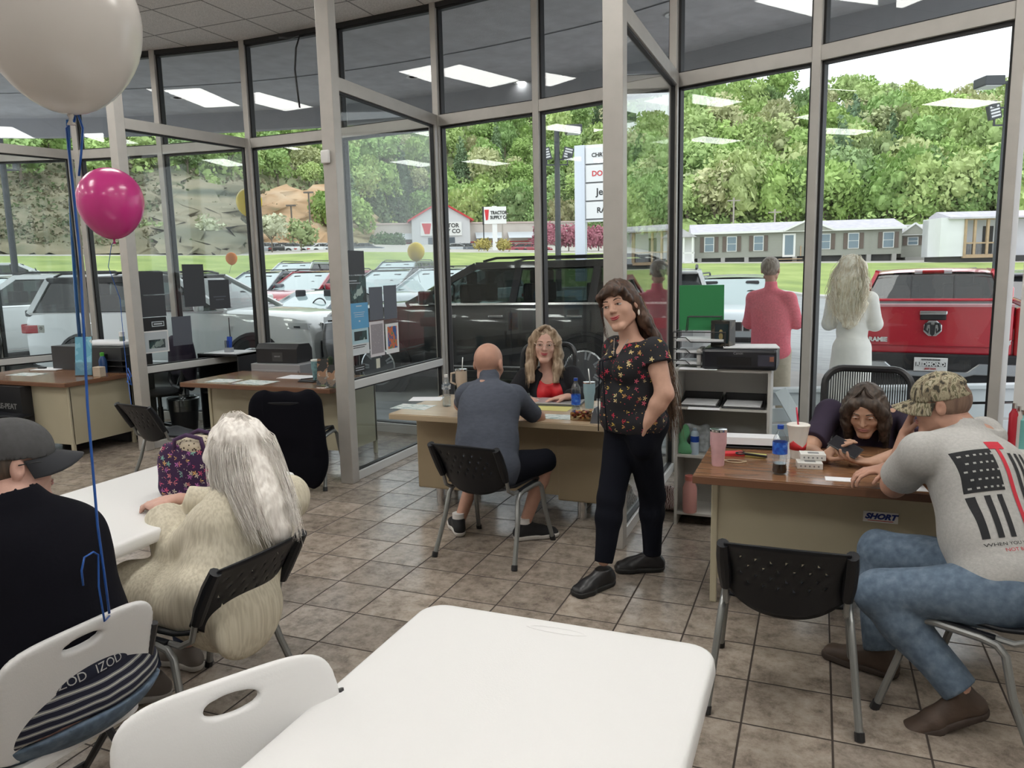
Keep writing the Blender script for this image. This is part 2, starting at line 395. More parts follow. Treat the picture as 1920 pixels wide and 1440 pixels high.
# ================================================================== floor: 13 inch stone look tiles with dark joints
TILE = .322
def floor_mat():
    m = bpy.data.materials.new('floor_tiles'); m.use_nodes = True; N, L = _nodes(m); b = N['Principled BSDF']
    t = N.new('ShaderNodeTexCoord'); mp = N.new('ShaderNodeMapping'); L.new(t.outputs['Object'], mp.inputs['Vector'])
    mp.inputs['Location'].default_value = (7.67155719, 11.3144179, 0); mp.inputs['Scale'].default_value = (1/TILE, 1/TILE, 1)
    sx = N.new('ShaderNodeSeparateXYZ'); L.new(mp.outputs[0], sx.inputs[0])
    def math_(op, a, b_=None, c=None):
        n = N.new('ShaderNodeMath'); n.operation = op
        for i, q in enumerate((a, b_, c)):
            if q is None: continue
            if isinstance(q, (int, float)): n.inputs[i].default_value = q
            else: L.new(q, n.inputs[i])
        return n.outputs[0]
    def edge(o):
        f = math_('FRACT', math_('ADD', o, 100.0)); g = math_('SUBTRACT', 1.0, f); return math_('MINIMUM', f, g)
    e = math_('MINIMUM', edge(sx.outputs[0]), edge(sx.outputs[1]))
    grout = N.new('ShaderNodeMapRange'); grout.inputs['From Min'].default_value = .009; grout.inputs['From Max'].default_value = .017; L.new(e, grout.inputs['Value'])
    cell = N.new('ShaderNodeCombineXYZ'); L.new(math_('FLOOR', sx.outputs[0]), cell.inputs[0]); L.new(math_('FLOOR', sx.outputs[1]), cell.inputs[1])
    wn = N.new('ShaderNodeTexWhiteNoise'); L.new(cell.outputs[0], wn.inputs['Vector'])
    off = N.new('ShaderNodeVectorMath'); off.operation = 'MULTIPLY_ADD'; L.new(wn.outputs['Color'], off.inputs[0]); off.inputs[1].default_value = (9, 9, 9); L.new(mp.outputs[0], off.inputs[2])
    n1 = N.new('ShaderNodeTexNoise'); n1.inputs['Scale'].default_value = 3.4; n1.inputs['Detail'].default_value = 8; n1.inputs['Roughness'].default_value = .78; n1.inputs['Distortion'].default_value = .12; L.new(off.outputs[0], n1.inputs['Vector'])
    r1 = N.new('ShaderNodeValToRGB'); L.new(n1.outputs['Fac'], r1.inputs[0]); cr = r1.color_ramp
    cr.elements.new(.5); cr.elements.new(.42)
    for el, (p, c) in zip(cr.elements, [(.30, (.135, .11, .09)), (.44, (.275, .228, .188)), (.55, (.375, .318, .266)), (.72, (.47, .41, .35))]): el.position = p; el.color = (*c, 1)
    tone = N.new('ShaderNodeMapRange'); tone.inputs['To Min'].default_value = .76; tone.inputs['To Max'].default_value = 1.04; L.new(wn.outputs['Value'], tone.inputs['Value'])
    sc_ = N.new('ShaderNodeVectorMath'); sc_.operation = 'SCALE'; L.new(r1.outputs[0], sc_.inputs[0]); L.new(tone.outputs[0], sc_.inputs['Scale'])
    mx = N.new('ShaderNodeMix'); mx.data_type = 'RGBA'; L.new(grout.outputs[0], mx.inputs['Factor']); mx.inputs['A'].default_value = (.045, .034, .027, 1); L.new(sc_.outputs[0], mx.inputs['B'])
    L.new(mx.outputs['Result'], b.inputs['Base Color'])
    rr = N.new('ShaderNodeMapRange'); rr.inputs['To Min'].default_value = .30; rr.inputs['To Max'].default_value = .13; L.new(n1.outputs['Fac'], rr.inputs['Value'])
    rg = N.new('ShaderNodeMix'); rg.data_type = 'FLOAT'; L.new(grout.outputs[0], rg.inputs['Factor']); rg.inputs['A'].default_value = .9; L.new(rr.outputs[0], rg.inputs['B']); L.new(rg.outputs['Result'], b.inputs['Roughness'])
    b.inputs['Specular IOR Level'].default_value = .45
    hh = N.new('ShaderNodeMath'); hh.operation = 'MULTIPLY_ADD'; L.new(n1.outputs['Fac'], hh.inputs[0]); hh.inputs[1].default_value = .25; L.new(grout.outputs[0], hh.inputs[2])
    bp = N.new('ShaderNodeBump'); bp.inputs['Strength'].default_value = .5; bp.inputs['Distance'].default_value = .003; L.new(hh.outputs[0], bp.inputs['Height']); L.new(bp.outputs[0], b.inputs['Normal'])
    return m
# curved storefront: nodes of its facets from right to left
ND = [(1.09, 5.64), (-.05, 6.15), (-1.125, 6.49), (-2.44, 6.86), (-3.56, 7.05), (-4.78, 7.16), (-6.02, 7.2), (-7.18, 7.05), (-8.29, 6.85), (-9.5, 6.45), (-10.6, 5.9)]
ROOM_BACK = -5.0
fl = MB(); poly = [(2.6, ROOM_BACK), (2.6, 4.6)]+ND+[(-11.5, 5.2), (-11.5, ROOM_BACK)]
fl.add([(x, y, 0) for x, y in poly], [tuple(range(len(poly)))]); fl.add([(x, y, -.15) for x, y in poly], [tuple(reversed(range(len(poly))))])
n_ = len(poly); fl.add([(x, y, 0) for x, y in poly]+[(x, y, -.15) for x, y in poly], [(i, i+n_, (i+1) % n_+n_, (i+1) % n_) for i in range(n_)])
floor = struct(fl.build('floor', floor_mat()))

# ceiling of 2 ft tiles
CZ = 4.297
def ceil_mat():
    m = bpy.data.materials.new('ceiling_tiles'); m.use_nodes = True; N, L = _nodes(m); b = N['Principled BSDF']; b.inputs['Roughness'].default_value = .9
    t = N.new('ShaderNodeTexCoord'); mp = N.new('ShaderNodeMapping'); L.new(t.outputs['Object'], mp.inputs['Vector'])
    mp.inputs['Location'].default_value = (5.49/.61, -6.0/.61, 0); mp.inputs['Scale'].default_value = (1/.61, 1/.61, 1)
    br = N.new('ShaderNodeTexBrick'); br.offset = 0; br.inputs['Scale'].default_value = 1; br.inputs['Brick Width'].default_value = 1; br.inputs['Row Height'].default_value = 1
    br.inputs['Mortar Size'].default_value = .018; br.inputs['Mortar Smooth'].default_value = .2
    br.inputs['Color1'].default_value = br.inputs['Color2'].default_value = (.86, .84, .82, 1); br.inputs['Mortar'].default_value = (.36, .35, .34, 1); L.new(mp.outputs[0], br.inputs['Vector'])
    n = N.new('ShaderNodeTexNoise'); n.inputs['Scale'].default_value = 130; n.inputs['Detail'].default_value = 2; L.new(t.outputs['Object'], n.inputs['Vector'])
    r = N.new('ShaderNodeMapRange'); r.inputs['From Min'].default_value = .35; r.inputs['From Max'].default_value = .65; r.inputs['To Min'].default_value = .8; r.inputs['To Max'].default_value = 1.12; L.new(n.outputs['Fac'], r.inputs['Value'])
    s = N.new('ShaderNodeVectorMath'); s.operation = 'SCALE'; L.new(br.outputs['Color'], s.inputs[0]); L.new(r.outputs[0], s.inputs['Scale']); L.new(s.outputs[0], b.inputs['Base Color'])
    return m
TROF = []
for tx in (-10.98, -8.15, -5.49, -1.83, 1.22):
    for ty in (4.17 if tx < -2 else 3.56, 1.12, -1.93): TROF.append((tx, ty))
ce = MB(); top = CZ+.12
ce.add([(x, y, CZ) for x, y in poly], [tuple(reversed(range(n_)))]); ce.add([(x, y, top) for x, y in poly], [tuple(range(n_))])
struct(ce.build('ceiling', ceil_mat()))
M_TROF = mat('troffer_diffuser', (.9, .9, .88), .5, emit=(1.0, .985, .94), estr=TROFFER_STRENGTH)
M_TFRAME = mat('troffer_frame', (.7, .7, .7), .5)
for i, (tx, ty) in enumerate(TROF):
    e = empty('ceiling_light', (tx+.305, ty+.61, CZ))
    a = MB(); t_ = .02
    a.box((-.305, -.61, -.012), (.305, -.61+t_, 0)); a.box((-.305, .61-t_, -.012), (.305, .61, 0)); a.box((-.305, -.61, -.012), (-.305+t_, .61, 0)); a.box((.305-t_, -.61, -.012), (.305, .61, 0))
    a.build('frame', M_TFRAME, e); MB().box((-.285, -.59, -.008), (.285, .59, -.002)).build('diffuser', M_TROF, e)
    tag(e, 'recessed fluorescent ceiling light panel', 'ceiling light', 'recessed fluorescent ceiling lights')

# walls behind and beside the photographer (close the room)
M_WALL = mat('wall_paint', (.70, .69, .67), .85, noise=.04, nscale=4)
struct(MB().box((-11.6, ROOM_BACK-.15, 0), (2.7, ROOM_BACK, CZ+.1)).build('wall_back', M_WALL))
struct(MB().box((-11.65, ROOM_BACK, 0), (-11.5, 5.2, CZ+.1)).build('wall_left', M_WALL))
struct(MB().beam((1.20, 5.60, CZ/2), (2.66, 4.55, CZ/2), .12, CZ).build('wall_right', M_WALL))
struct(MB().box((2.6, ROOM_BACK, 0), (2.75, 4.6, CZ+.1)).build('wall_side', M_WALL))
struct(MB().beam((-10.62, 5.9, CZ/2), (-11.55, 5.15, CZ/2), .12, CZ).build('wall_corner', M_WALL))

# ------------------------------------------------------------------ storefront facets
TZ0, TZ1 = 3.146, 3.25
for i in range(len(ND)-1):
    a, b = Vector((*ND[i], 0)), Vector((*ND[i+1], 0)); d = (b-a); L_ = d.length; d.normalize()
    w = empty(f'window_{i+1}', a); struct(w); w.rotation_euler = (0, 0, math.atan2(d.y, d.x))
    fr = MB(); hw = .032; dp = .14
    fr.box((-hw, -dp/2, 0), (hw, dp/2, CZ))                      # mullion at the right end
    if i == len(ND)-2: fr.box((L_-hw, -dp/2, 0), (L_+hw, dp/2, CZ))
    fr.build('mullion', M_ALU, w, bevel=.004)
    tr = MB(); tr.box((hw, -.06, TZ0), (L_-hw, .06, TZ1)); tr.build('transom', M_ALU, w, bevel=.003)
    MB().box((hw, -.06, 0.0), (L_-hw, .06, .10)).build('sill', M_ALU_L, w, bevel=.003)
    MB().box((hw, -.05, CZ-.05), (L_-hw, .05, CZ)).build('head', M_GASKET, w)
    g = MB()
    for z0, z1 in ((.10, TZ0), (TZ1, CZ-.05)):
        for x0 in (hw, L_-hw-.022): g.box((x0, -.03, z0), (x0+.022, .03, z1))
        g.box((hw, -.03, z1-.018), (L_-hw, .03, z1)); g.box((hw, -.03, z0), (L_-hw, .03, z0+.014))
    g.build('gasket', M_GASKET, w)
    p = MB().box((hw+.02, -.004, .11), (L_-hw-.02, .004, TZ0-.01)); p.build('pane', M_GLASS, w)
    MB().box((hw+.02, -.004, TZ1+.01), (L_-hw-.02, .004, CZ-.055)).build('pane', M_GLASS, w)

# ------------------------------------------------------------------ glazed partitions between the sales bays
PART = [('wall_partition', -3.58, 5.22, 6.98), ('wall_partition', -1.125, 4.47, 6.40), ('wall_partition', -6.28, 5.62, 7.16, -6.04), ('wall_partition', -8.85, 5.10, 6.80, -8.36)]
for nme, X, y0, y1, *xf in PART:
    w = empty(nme, (X, y0, 0)); struct(w); y1 = y1-y0
    if xf: w.rotation_euler = (0, 0, -math.atan2(xf[0]-X, y1)); y1 = math.hypot(y1, xf[0]-X)
    y0 = 0
    MB().box((-.06, y0-.05, 0), (.06, y0+.05, CZ)).build('post', M_ALU, w, bevel=.005)
    MB().box((-.035, y1-.06, 0), (.035, y1, TZ1)).build('post', M_ALU, w, bevel=.004)
    MB().box((-.035, y0+.05, TZ0), (.035, y1-.06, TZ1)).build('transom', M_ALU, w, bevel=.004)
    MB().box((-.035, y0+.05, .775), (.035, y1-.06, .845)).build('rail', M_ALU_L, w, bevel=.004)
    MB().box((-.035, y0+.05, 0), (.035, y1-.06, .075)).build('sill', M_ALU_L, w, bevel=.004)
    g = MB()
    for z0, z1 in ((.075, .775), (.845, TZ0)):
        g.box((-.018, y0+.05, z0), (.018, y0+.066, z1)); g.box((-.018, y1-.076, z0), (.018, y1-.06, z1)); g.box((-.018, y0+.05, z1-.014), (.018, y1-.06, z1)); g.box((-.018, y0+.05, z0), (.018, y1-.06, z0+.012))
    g.build('gasket', M_GASKET, w)
    MB().box((-.003, y0+.06, .08), (.003, y1-.07, .77)).build('pane', M_GLASS_P, w)
    MB().box((-.003, y0+.06, .85), (.003, y1-.07, TZ0-.005)).build('pane', M_GLASS_P, w)
# small white sensor on the front post
s_ = MB().box((-3.64, 5.14, 2.58), (-3.565, 5.168, 2.68)).build('door_sensor', M_WHITE, None, bevel=.008)
tag(s_, 'small white sensor box on the tall aluminium post by the middle desk', 'sensor')

# ------------------------------------------------------------------ canopy outside
FP = [(6.5, 5.6), (4.0, 7.1), (2.3, 8.25), (.43, 9.1), (-.56, 9.48), (-1.68, 9.93), (-2.79, 10.2), (-3.9, 10.38), (-5.49, 10.5), (-7.3, 10.4), (-9.03, 10.02), (-10.96, 9.4), (-12.4, 8.7), (-14, 7.6)]
M_SOFFIT = mat('grey_stucco_soffit', (.60, .605, .63), .95, noise=.12, nscale=5, bump=.25, bscale=70)
M_FASCIA = mat('grey_fascia', (.40, .405, .43), .9, noise=.05, nscale=6)
def smooth_line(P, n=4):
    out = []
    for i in range(len(P)-1):
        p0, p1, p2, p3 = [np.array(P[min(max(i+k, 0), len(P)-1)], float) for k in (-1, 0, 1, 2)]
        for j in range(n):
            t = j/n; out.append(tuple(.5*((2*p1)+(-p0+p2)*t+(2*p0-5*p1+4*p2-p3)*t*t+(-p0+3*p1-3*p2+p3)*t**3)))
    out.append(tuple(P[-1])); return out
FS = smooth_line(FP, 4)
inner = [(6.0, 4.5), (2.8, 4.7)]+[(x+.0, y+.05) for x, y in ND]+[(-12.0, 5.0), (-14, 5.2)]
sf = MB(); pl = FS+list(reversed(inner)); sf.add([(x, y, CZ+.01) for x, y in pl], [tuple(range(len(pl)))]); sf.add([(x, y, CZ+.25) for x, y in pl], [tuple(reversed(range(len(pl))))])
struct(sf.build('ceiling_canopy_soffit', M_SOFFIT))
fa = MB(); k = len(FS)
def offs(P, d):
    out = []
    for i in range(len(P)):
        a = np.array(P[max(i-1, 0)]); b = np.array(P[min(i+1, len(P)-1)]); t = (b-a)/np.linalg.norm(b-a); out.append((P[i][0]+t[1]*d, P[i][1]-t[0]*d))
    return out
FI = offs(FS, -.16); FO = offs(FS, .16)
fa.sheet([[(x, y, 4.02) for x, y in FS], [(x, y, CZ+.01) for x, y in FS]], flip=False)
fo = [(x*1.0+0, y, z) for (x, y), z in zip(FO, [0]*k)]
fa.sheet([[(x, y, 4.02) for x, y in FS], [(x, y, 4.02) for x, y in FO]], flip=True); fa.sheet([[(x, y, 4.02) for x, y in FO], [(x, y, 4.75) for x, y in FO]], flip=True); fa.sheet([[(x, y, 4.75) for x, y in FO], [(x, y, 4.75) for x, y in FS]], flip=True)
struct(fa.build('roof_canopy_fascia', M_FASCIA, smooth='auto'))
sm = MB(); q = [(x*1.0, y) for x, y in offs(FS, -1.75)]
sm.sheet([[(x, y, CZ+.004) for x, y in q], [(x, y, CZ+.004) for x, y in offs(q, .02)]]); struct(sm.build('trim_soffit_joint', mat('joint_dark', (.07, .07, .08), .9)))
# canopy downlights
M_CAN = mat('downlight_lens', (.9, .9, .9), .4, emit=(1, .99, .96), estr=5.0)
for i, (u, v, on) in enumerate([(775, 145, 0), (977, 155, 1), (1063, 152, 1), (548, 208, 1), (333, 184, 0), (1265, 28, 0)]):
    p = G(u, v, CZ); e = empty('canopy_downlight', (p[0], p[1], CZ+.008))
    MB().lathe([(.065, 0), (.10, 0), (.10, -.012), (.062, -.006), (.062, .0)], n=20, cap=False).build('trim_ring', M_WHITE, e, smooth='auto')
    MB().lathe([(0, -.003), (.062, -.003)], n=20).build('lens', M_CAN if on else mat('dark_lens', (.08, .08, .07), .4), e)
    tag(e, ('lit round downlight' if on else 'unlit round downlight')+' in the canopy soffit outside', 'downlight', 'lit canopy downlights' if on else 'unlit canopy downlights')
# ================================================================== outside: lot, lawn, hill
def hor(u): return 526.8-.0219*u
def TP(u, v, d):
    r = ray(u, v); t = d/math.hypot(r[0], r[1]); return CAM+r*t
def ss(x): x = min(max(x, 0), 1); return x*x*(3-2*x)
def lotz(x, y): return -.02-.2*ss((x+2.5)/3.5)*ss((y-7.5)/2.5)-.06*ss((y-8)/4)+.55*ss((math.hypot(x, y)-25)/14)*ss((-x)/6)
def lerp_tab(u, T):
    if u <= T[0][0]: return T[0][1]
    for (a, p), (b, q) in zip(T, T[1:]):
        if u <= b: return p+(q-p)*(u-a)/(b-a)
    return T[-1][1]
VTOP = [(-300, 480), (0, 480), (480, 479), (640, 472), (1160, 475), (1262, 494), (1900, 492), (2300, 489)]
DG0 = [(-300, 38), (300, 38), (700, 40), (1100, 46), (1300, 47), (2300, 47)]
DG1 = [(-300, 72), (600, 76), (1160, 84), (1265, 76), (2300, 76)]
VHB = [(-300, 476), (440, 476), (500, 468), (640, 462), (700, 455), (1160, 460), (1262, 478), (2300, 474)]           # foot of the hill
DHB = [(-300, 80), (440, 82), (500, 122), (640, 150), (760, 215), (1110, 215), (1262, 118), (2300, 118)]
VSKY = [(-300, 110), (300, 140), (640, 165), (820, 195), (900, 210), (1000, 216), (1127, 204), (1265, 176), (1400, 180), (1500, 190), (1560, 204), (1640, 198), (1720, 212), (1880, 214), (2300, 232)]
DTOP = 330.0
US = [-320+i*22 for i in range(122)]
def ground_at(u, d):
    g0, g1, hb = lerp_tab(u, DG0), lerp_tab(u, DG1), lerp_tab(u, DHB)
    dirx = TP(u, hor(u), 1.0); x, y = dirx[0]*d, dirx[1]*d
    if d <= g0: return lotz(x, y)
    z1 = TP(u, lerp_tab(u, VTOP), g1)[2]
    if d <= g1: t = (d-g0)/(g1-g0); return lotz(x, y)*(1-t)+z1*t**1.15
    z2 = TP(u, lerp_tab(u, VHB), hb)[2]
    if d <= hb: t = (d-g1)/(hb-g1); return z1*(1-t)+z2*t
    z3 = TP(u, lerp_tab(u, VSKY)+14, DTOP)[2]
    t = min((d-hb)/(DTOP-hb), 1); return z2*(1-t)+z3*t+5*sin(pi*t)*(.6+.4*sin(u*.011))
def onhill(u, v):
    """distance at which the sight line of (u, v) meets the hill"""
    lo, hi = lerp_tab(u, DHB), DTOP
    for _ in range(30):
        m = (lo+hi)/2
        if TP(u, v, m)[2] > ground_at(u, m): lo = m
        else: hi = m
    return lo
def gp(u, d, dz=0):
    p = TP(u, hor(u), d); return (p[0], p[1], ground_at(u, d)+dz)
M_LOT = ramp_mat('asphalt_lot', 'noise', 3.0, [(.3, (.19, .195, .205)), (.5, (.26, .265, .275)), (.7, (.32, .325, .335))], .55, stretch=(.25, 1.6, 1))
M_GRASS = ramp_mat('lawn', 'noise', .35, [(.3, (.19, .26, .07)), (.5, (.26, .335, .09)), (.7, (.34, .40, .13))], .95, detail=8, stretch=(1, 1, 1))
M_HILL = ramp_mat('hill_ground', 'noise', .05, [(.35, (.18, .24, .11)), (.5, (.26, .29, .15)), (.65, (.33, .30, .19))], .95, detail=10)
M_GRAVEL = mat('pale_gravel', (.42, .40, .36), .95, noise=.15, nscale=.8)
m_ = MB(); rows = [6.0, 8, 10, 12, 15, 20, 26, 36]
def ring(name, rws, m, kind=True):
    q = MB(); P = []
    for k in range(len(rws)): P.append([gp(u, rws[k](u)) for u in US])
    q.sheet(P); o = q.build(name, m, smooth=True); return struct(o)
ring('ground_lot', [(lambda u, t=t: 7.4+(lerp_tab(u, DG0)-7.4)*t) for t in (0, .02, .05, .09, .15, .25, .4, .6, .8, 1)], M_LOT)
near = MB(); near.add([(x, y, -.03) for x, y in [(-16, 4)]+[(-11.6, 5)]+list(reversed(ND))+[(1.2, 5.5), (2.7, 4.6), (8, 3), (12, 8), (-2, 14), (-14, 14), (-20, 9)]], [tuple(reversed(range(len(ND)+9)))])
struct(near.build('ground_apron', mat('concrete_apron', (.34, .335, .325), .9, noise=.08, nscale=3)))
ring('ground_lawn', [(lambda u, t=t: lerp_tab(u, DG0)+(lerp_tab(u, DG1)-lerp_tab(u, DG0))*t) for t in (0, .1, .25, .4, .6, .8, 1)], M_GRASS)
ring('ground_far_lot', [(lambda u, t=t: lerp_tab(u, DG1)+(lerp_tab(u, DHB)-lerp_tab(u, DG1))*t) for t in (0, .5, 1)], M_GRAVEL)
ring('hill', [(lambda u, t=t: lerp_tab(u, DHB)+(DTOP-lerp_tab(u, DHB))*t) for t in (0, .1, .2, .3, .4, .5, .6, .7, .8, .9, 1)], M_HILL)
# kerb at the edge of the lot and a pale path across the lawn
def strip(name, us, dn, w, h, m):
    q = MB(); q.sheet([[gp(u, dn(u), h) for u in us], [gp(u, dn(u)+w, h) for u in us]]); q.sheet([[gp(u, dn(u), -.05) for u in us], [gp(u, dn(u), h) for u in us]]); return struct(q.build(name, m))
M_CONC = mat('pale_concrete', (.46, .45, .43), .9, noise=.06, nscale=2)
strip('trim_kerb', [u for u in US if u > 1000], lambda u: lerp_tab(u, DG0)-.3, 1.2, .14, M_CONC)
strip('path_across_lawn', [u for u in US if u < 900], lambda u: 50+.004*u, 1.6, .03, M_CONC)
# bare earth banks cut into the left slope
def bank(name, pts, m, dz=1.2, rough=1.1, seed=3):
    r = random.Random(seed); q = MB(); P = []
    cols = [p[0] for p in pts]
    for t in [i/14 for i in range(15)]:
        row = []
        for u, v0, v1 in pts:
            v = v0+(v1-v0)*t; d = onhill(u, v)-2.0-dz; p = TP(u, v, d); row.append((p[0]+r.uniform(-rough, rough), p[1]+r.uniform(-rough, rough), p[2]+r.uniform(-.3, .3)))
        P.append(row)
    q.sheet(P, flip=True); return struct(q.build(name, m, smooth=True))
M_EARTH = ramp_mat('red_earth_bank', 'noise', .12, [(.3, (.20, .19, .10)), (.42, (.42, .27, .15)), (.55, (.52, .34, .20)), (.72, (.60, .46, .32))], .95, detail=9, stretch=(.5, .5, 2.2), distort=.6)
M_SCRUB = ramp_mat('dry_scrub', 'noise', .22, [(.3, (.07, .09, .04)), (.45, (.15, .145, .085)), (.58, (.23, .20, .13)), (.75, (.30, .26, .18))], .95, detail=10, distort=.5)
M_STRATA = ramp_mat('layered_rock_bank', 'noise', .16, [(.3, (.10, .11, .08)), (.45, (.19, .18, .12)), (.6, (.29, .25, .17)), (.75, (.17, .18, .14))], .95, detail=8, stretch=(.3, .3, 3.5))
bank('hill_scrub_slope', [(u, 292+6*sin(u*.03)+max(0, u-200)*.12, 479) for u in range(-300, 341, 32)], M_SCRUB)
bank('hill_rock_bank', [(u, 338+8*sin(u*.05)+abs(u-390)*.1, 477) for u in range(300, 486, 18)], M_STRATA, dz=3)
bank('hill_earth_bank', [(u, 352+6*sin(u*.08)+max(0, 500-u)*.3, 458) for u in range(468, 652, 16)], M_EARTH, dz=3.5)
bank('hill_tan_mound', [(u, 392+((u-660)/60)**2*22, 462) for u in range(628, 732, 12)], mat('tan_earth', (.50, .42, .25), .95, noise=.2, nscale=.5), dz=5)

# ------------------------------------------------------------------ trees
def leaf_mat(name, stops, vary=.22):
    m = bpy.data.materials.new(name); m.use_nodes = True; N, L = _nodes(m); b = N['Principled BSDF']; b.inputs['Roughness'].default_value = .85; b.inputs['Specular IOR Level'].default_value = .2
    oi = N.new('ShaderNodeObjectInfo'); r = N.new('ShaderNodeValToRGB'); L.new(oi.outputs['Random'], r.inputs[0]); cr = r.color_ramp
    while len(cr.elements) < len(stops): cr.elements.new(.5)
    for e, (p, c) in zip(cr.elements, stops): e.position = p; e.color = (*c, 1)
    t = N.new('ShaderNodeTexCoord'); n = N.new('ShaderNodeTexNoise'); n.inputs['Scale'].default_value = .55; n.inputs['Detail'].default_value = 6; L.new(t.outputs['Object'], n.inputs['Vector'])
    q = N.new('ShaderNodeMapRange'); q.inputs['From Min'].default_value = .3; q.inputs['From Max'].default_value = .7; q.inputs['To Min'].default_value = 1-vary; q.inputs['To Max'].default_value = 1+vary; L.new(n.outputs['Fac'], q.inputs['Value'])
    s = N.new('ShaderNodeVectorMath'); s.operation = 'SCALE'; L.new(r.outputs[0], s.inputs[0]); L.new(q.outputs[0], s.inputs['Scale']); L.new(s.outputs[0], b.inputs['Base Color'])
    MATS[name] = m; return m
HAZED_GREENS = [(0, (.27, .41, .13)), (.2, (.38, .52, .17)), (.4, (.30, .45, .18)), (.58, (.46, .57, .22)), (.74, (.26, .38, .17)), (.86, (.52, .50, .30)), (1, (.40, .52, .20))]  # leaf greens paled, distance haze put into the colour
M_LEAF = leaf_mat('hazed_spring_leaves', HAZED_GREENS)
M_LEAFD = leaf_mat('dark_evergreen_leaves', [(0, (.13, .20, .11)), (.5, (.18, .26, .13)), (1, (.15, .23, .14))])
M_BARK = mat('bark', (.20, .165, .13), .95, noise=.2, nscale=3)
def crown_mesh(seed, R=3.6, H=5.5, n=1100, sz=.42, conifer=False, lumps=11):
    r = random.Random(seed); q = MB(); cs = []
    if conifer:
        for i in range(9):
            t = i/8; cs.append((r.uniform(-.2, .2), r.uniform(-.2, .2), 1.5+H*t, R*(1-t)*.62+.35))
    else:
        for i in range(lumps):
            a = r.uniform(0, 6.283); z = r.uniform(-.5, .75); k = math.sqrt(max(.05, 1-z*z))*R*.62*r.uniform(.6, 1)
            cs.append((k*cos(a), k*sin(a), H*.62+z*H*.42, R*r.uniform(.34, .52)))
        cs.append((0, 0, H*.62, R*.7))
    for (x, y, z, s) in cs:                                             # inner mass of each bough
        q.ball((x, y, z), (s*.55, s*.55, s*.5), 8, 5)
    tot = sum(c[3]**2 for c in cs)
    for (x, y, z, s) in cs:
        for _ in range(int(n*s*s/tot)):
            a = r.uniform(0, 6.283); w = r.uniform(-.8, 1); h = math.sqrt(1-w*w); k = s*r.uniform(.82, 1.18)
            p = Vector((x+k*h*cos(a), y+k*h*sin(a), z+k*w*.9)); t = Vector((r.gauss(0, 1), r.gauss(0, 1), r.gauss(0, 1))).normalized(); o = t.orthogonal().normalized(); e = sz*r.uniform(.5, 1.1)
            q.add([p-t*e, p-o*e*.6, p+t*e, p+o*e*.6], [(0, 1, 2, 3)])
    return q
def trunk_mesh(H=5.5, R=.22):
    q = MB(); q.tube([(0, 0, -.6), (.05, 0, H*.3), (-.05, .05, H*.62)], [R, R*.75, R*.4], 7)
    for i in range(4): a = i*1.6; q.tube([(0, 0, H*.3), (cos(a)*1.2, sin(a)*1.2, H*.62)], [R*.45, R*.2], 5)
    return q
TREES = []
for s in range(6):
    e = empty('tree', (0, 0, 0)); crown_mesh(s+1, R=3.2+.25*(s % 3), H=6+.6*(s % 2)).build('crown', M_LEAF, e); trunk_mesh(6).build('trunk', M_BARK, e); TREES.append(e)
CONIF = []
for s in range(2):
    e = empty('evergreen_tree', (0, 0, 0)); crown_mesh(s+31, R=2.8, H=7, conifer=True, n=800).build('crown', M_LEAFD, e); trunk_mesh(6).build('trunk', M_BARK, e); CONIF.append(e)
def plant(proto, pos, s, rz, label, group, cat='tree', first=set(), sz=None):
    o = proto if proto.name not in first else copy_tree(proto)
    first.add(proto.name); o.location = pos; o.rotation_euler = (0, 0, rz); o.scale = (s, s, sz or s); tag(o, label, cat, group); return o
for pr in TREES+CONIF: KID[pr.name] = kids(pr)
r_ = random.Random(11); count = 0
for u0 in range(640, 1935, 46):
    vs0 = lerp_tab(u0, VSKY); vb = 425 if u0 > 1262 else 440
    rows_ = 9
    for k in range(rows_):
        v = vs0+6+(vb-vs0-6)*(k/(rows_-1))**.92; u = u0+r_.uniform(-20, 20)+(23 if k % 2 else 0)
        if u0 < 1000 and v < 215 and r_.random() < .5: continue
        d = onhill(u, v+14); p = gp(u, d)
        dark = (640 <= u <= 830 and v > 330) or r_.random() < .07
        pr = CONIF[r_.randrange(2)] if dark and r_.random() < .55 else TREES[r_.randrange(6)]
        s = r_.uniform(.95, 1.5)*(.8+.35*d/260)
        if k == 0: s *= r_.uniform(.7, 1.15)
        plant(pr, p, s, r_.uniform(0, 6.3), 'dark evergreen tree on the wooded hillside' if pr in CONIF else 'spring green leafy tree on the wooded hillside', 'evergreen trees on the hillside' if pr in CONIF else 'leafy trees on the hillside', sz=s*r_.uniform(1.05, 1.35)); count += 1
for u0 in range(0, 660, 44):
    for v in (262, 290, 318, 340):
        if u0 < 300 and v > 300 and r_.random() < .75: continue
        if 300 < u0 < 480 and v > 330: continue
        u = u0+r_.uniform(-18, 18); d = onhill(u, v+10); pr = TREES[r_.randrange(6)]
        plant(pr, gp(u, d), r_.uniform(.75, 1.15), r_.uniform(0, 6.3), 'spring green leafy tree on the wooded hillside', 'leafy trees on the hillside'); count += 1
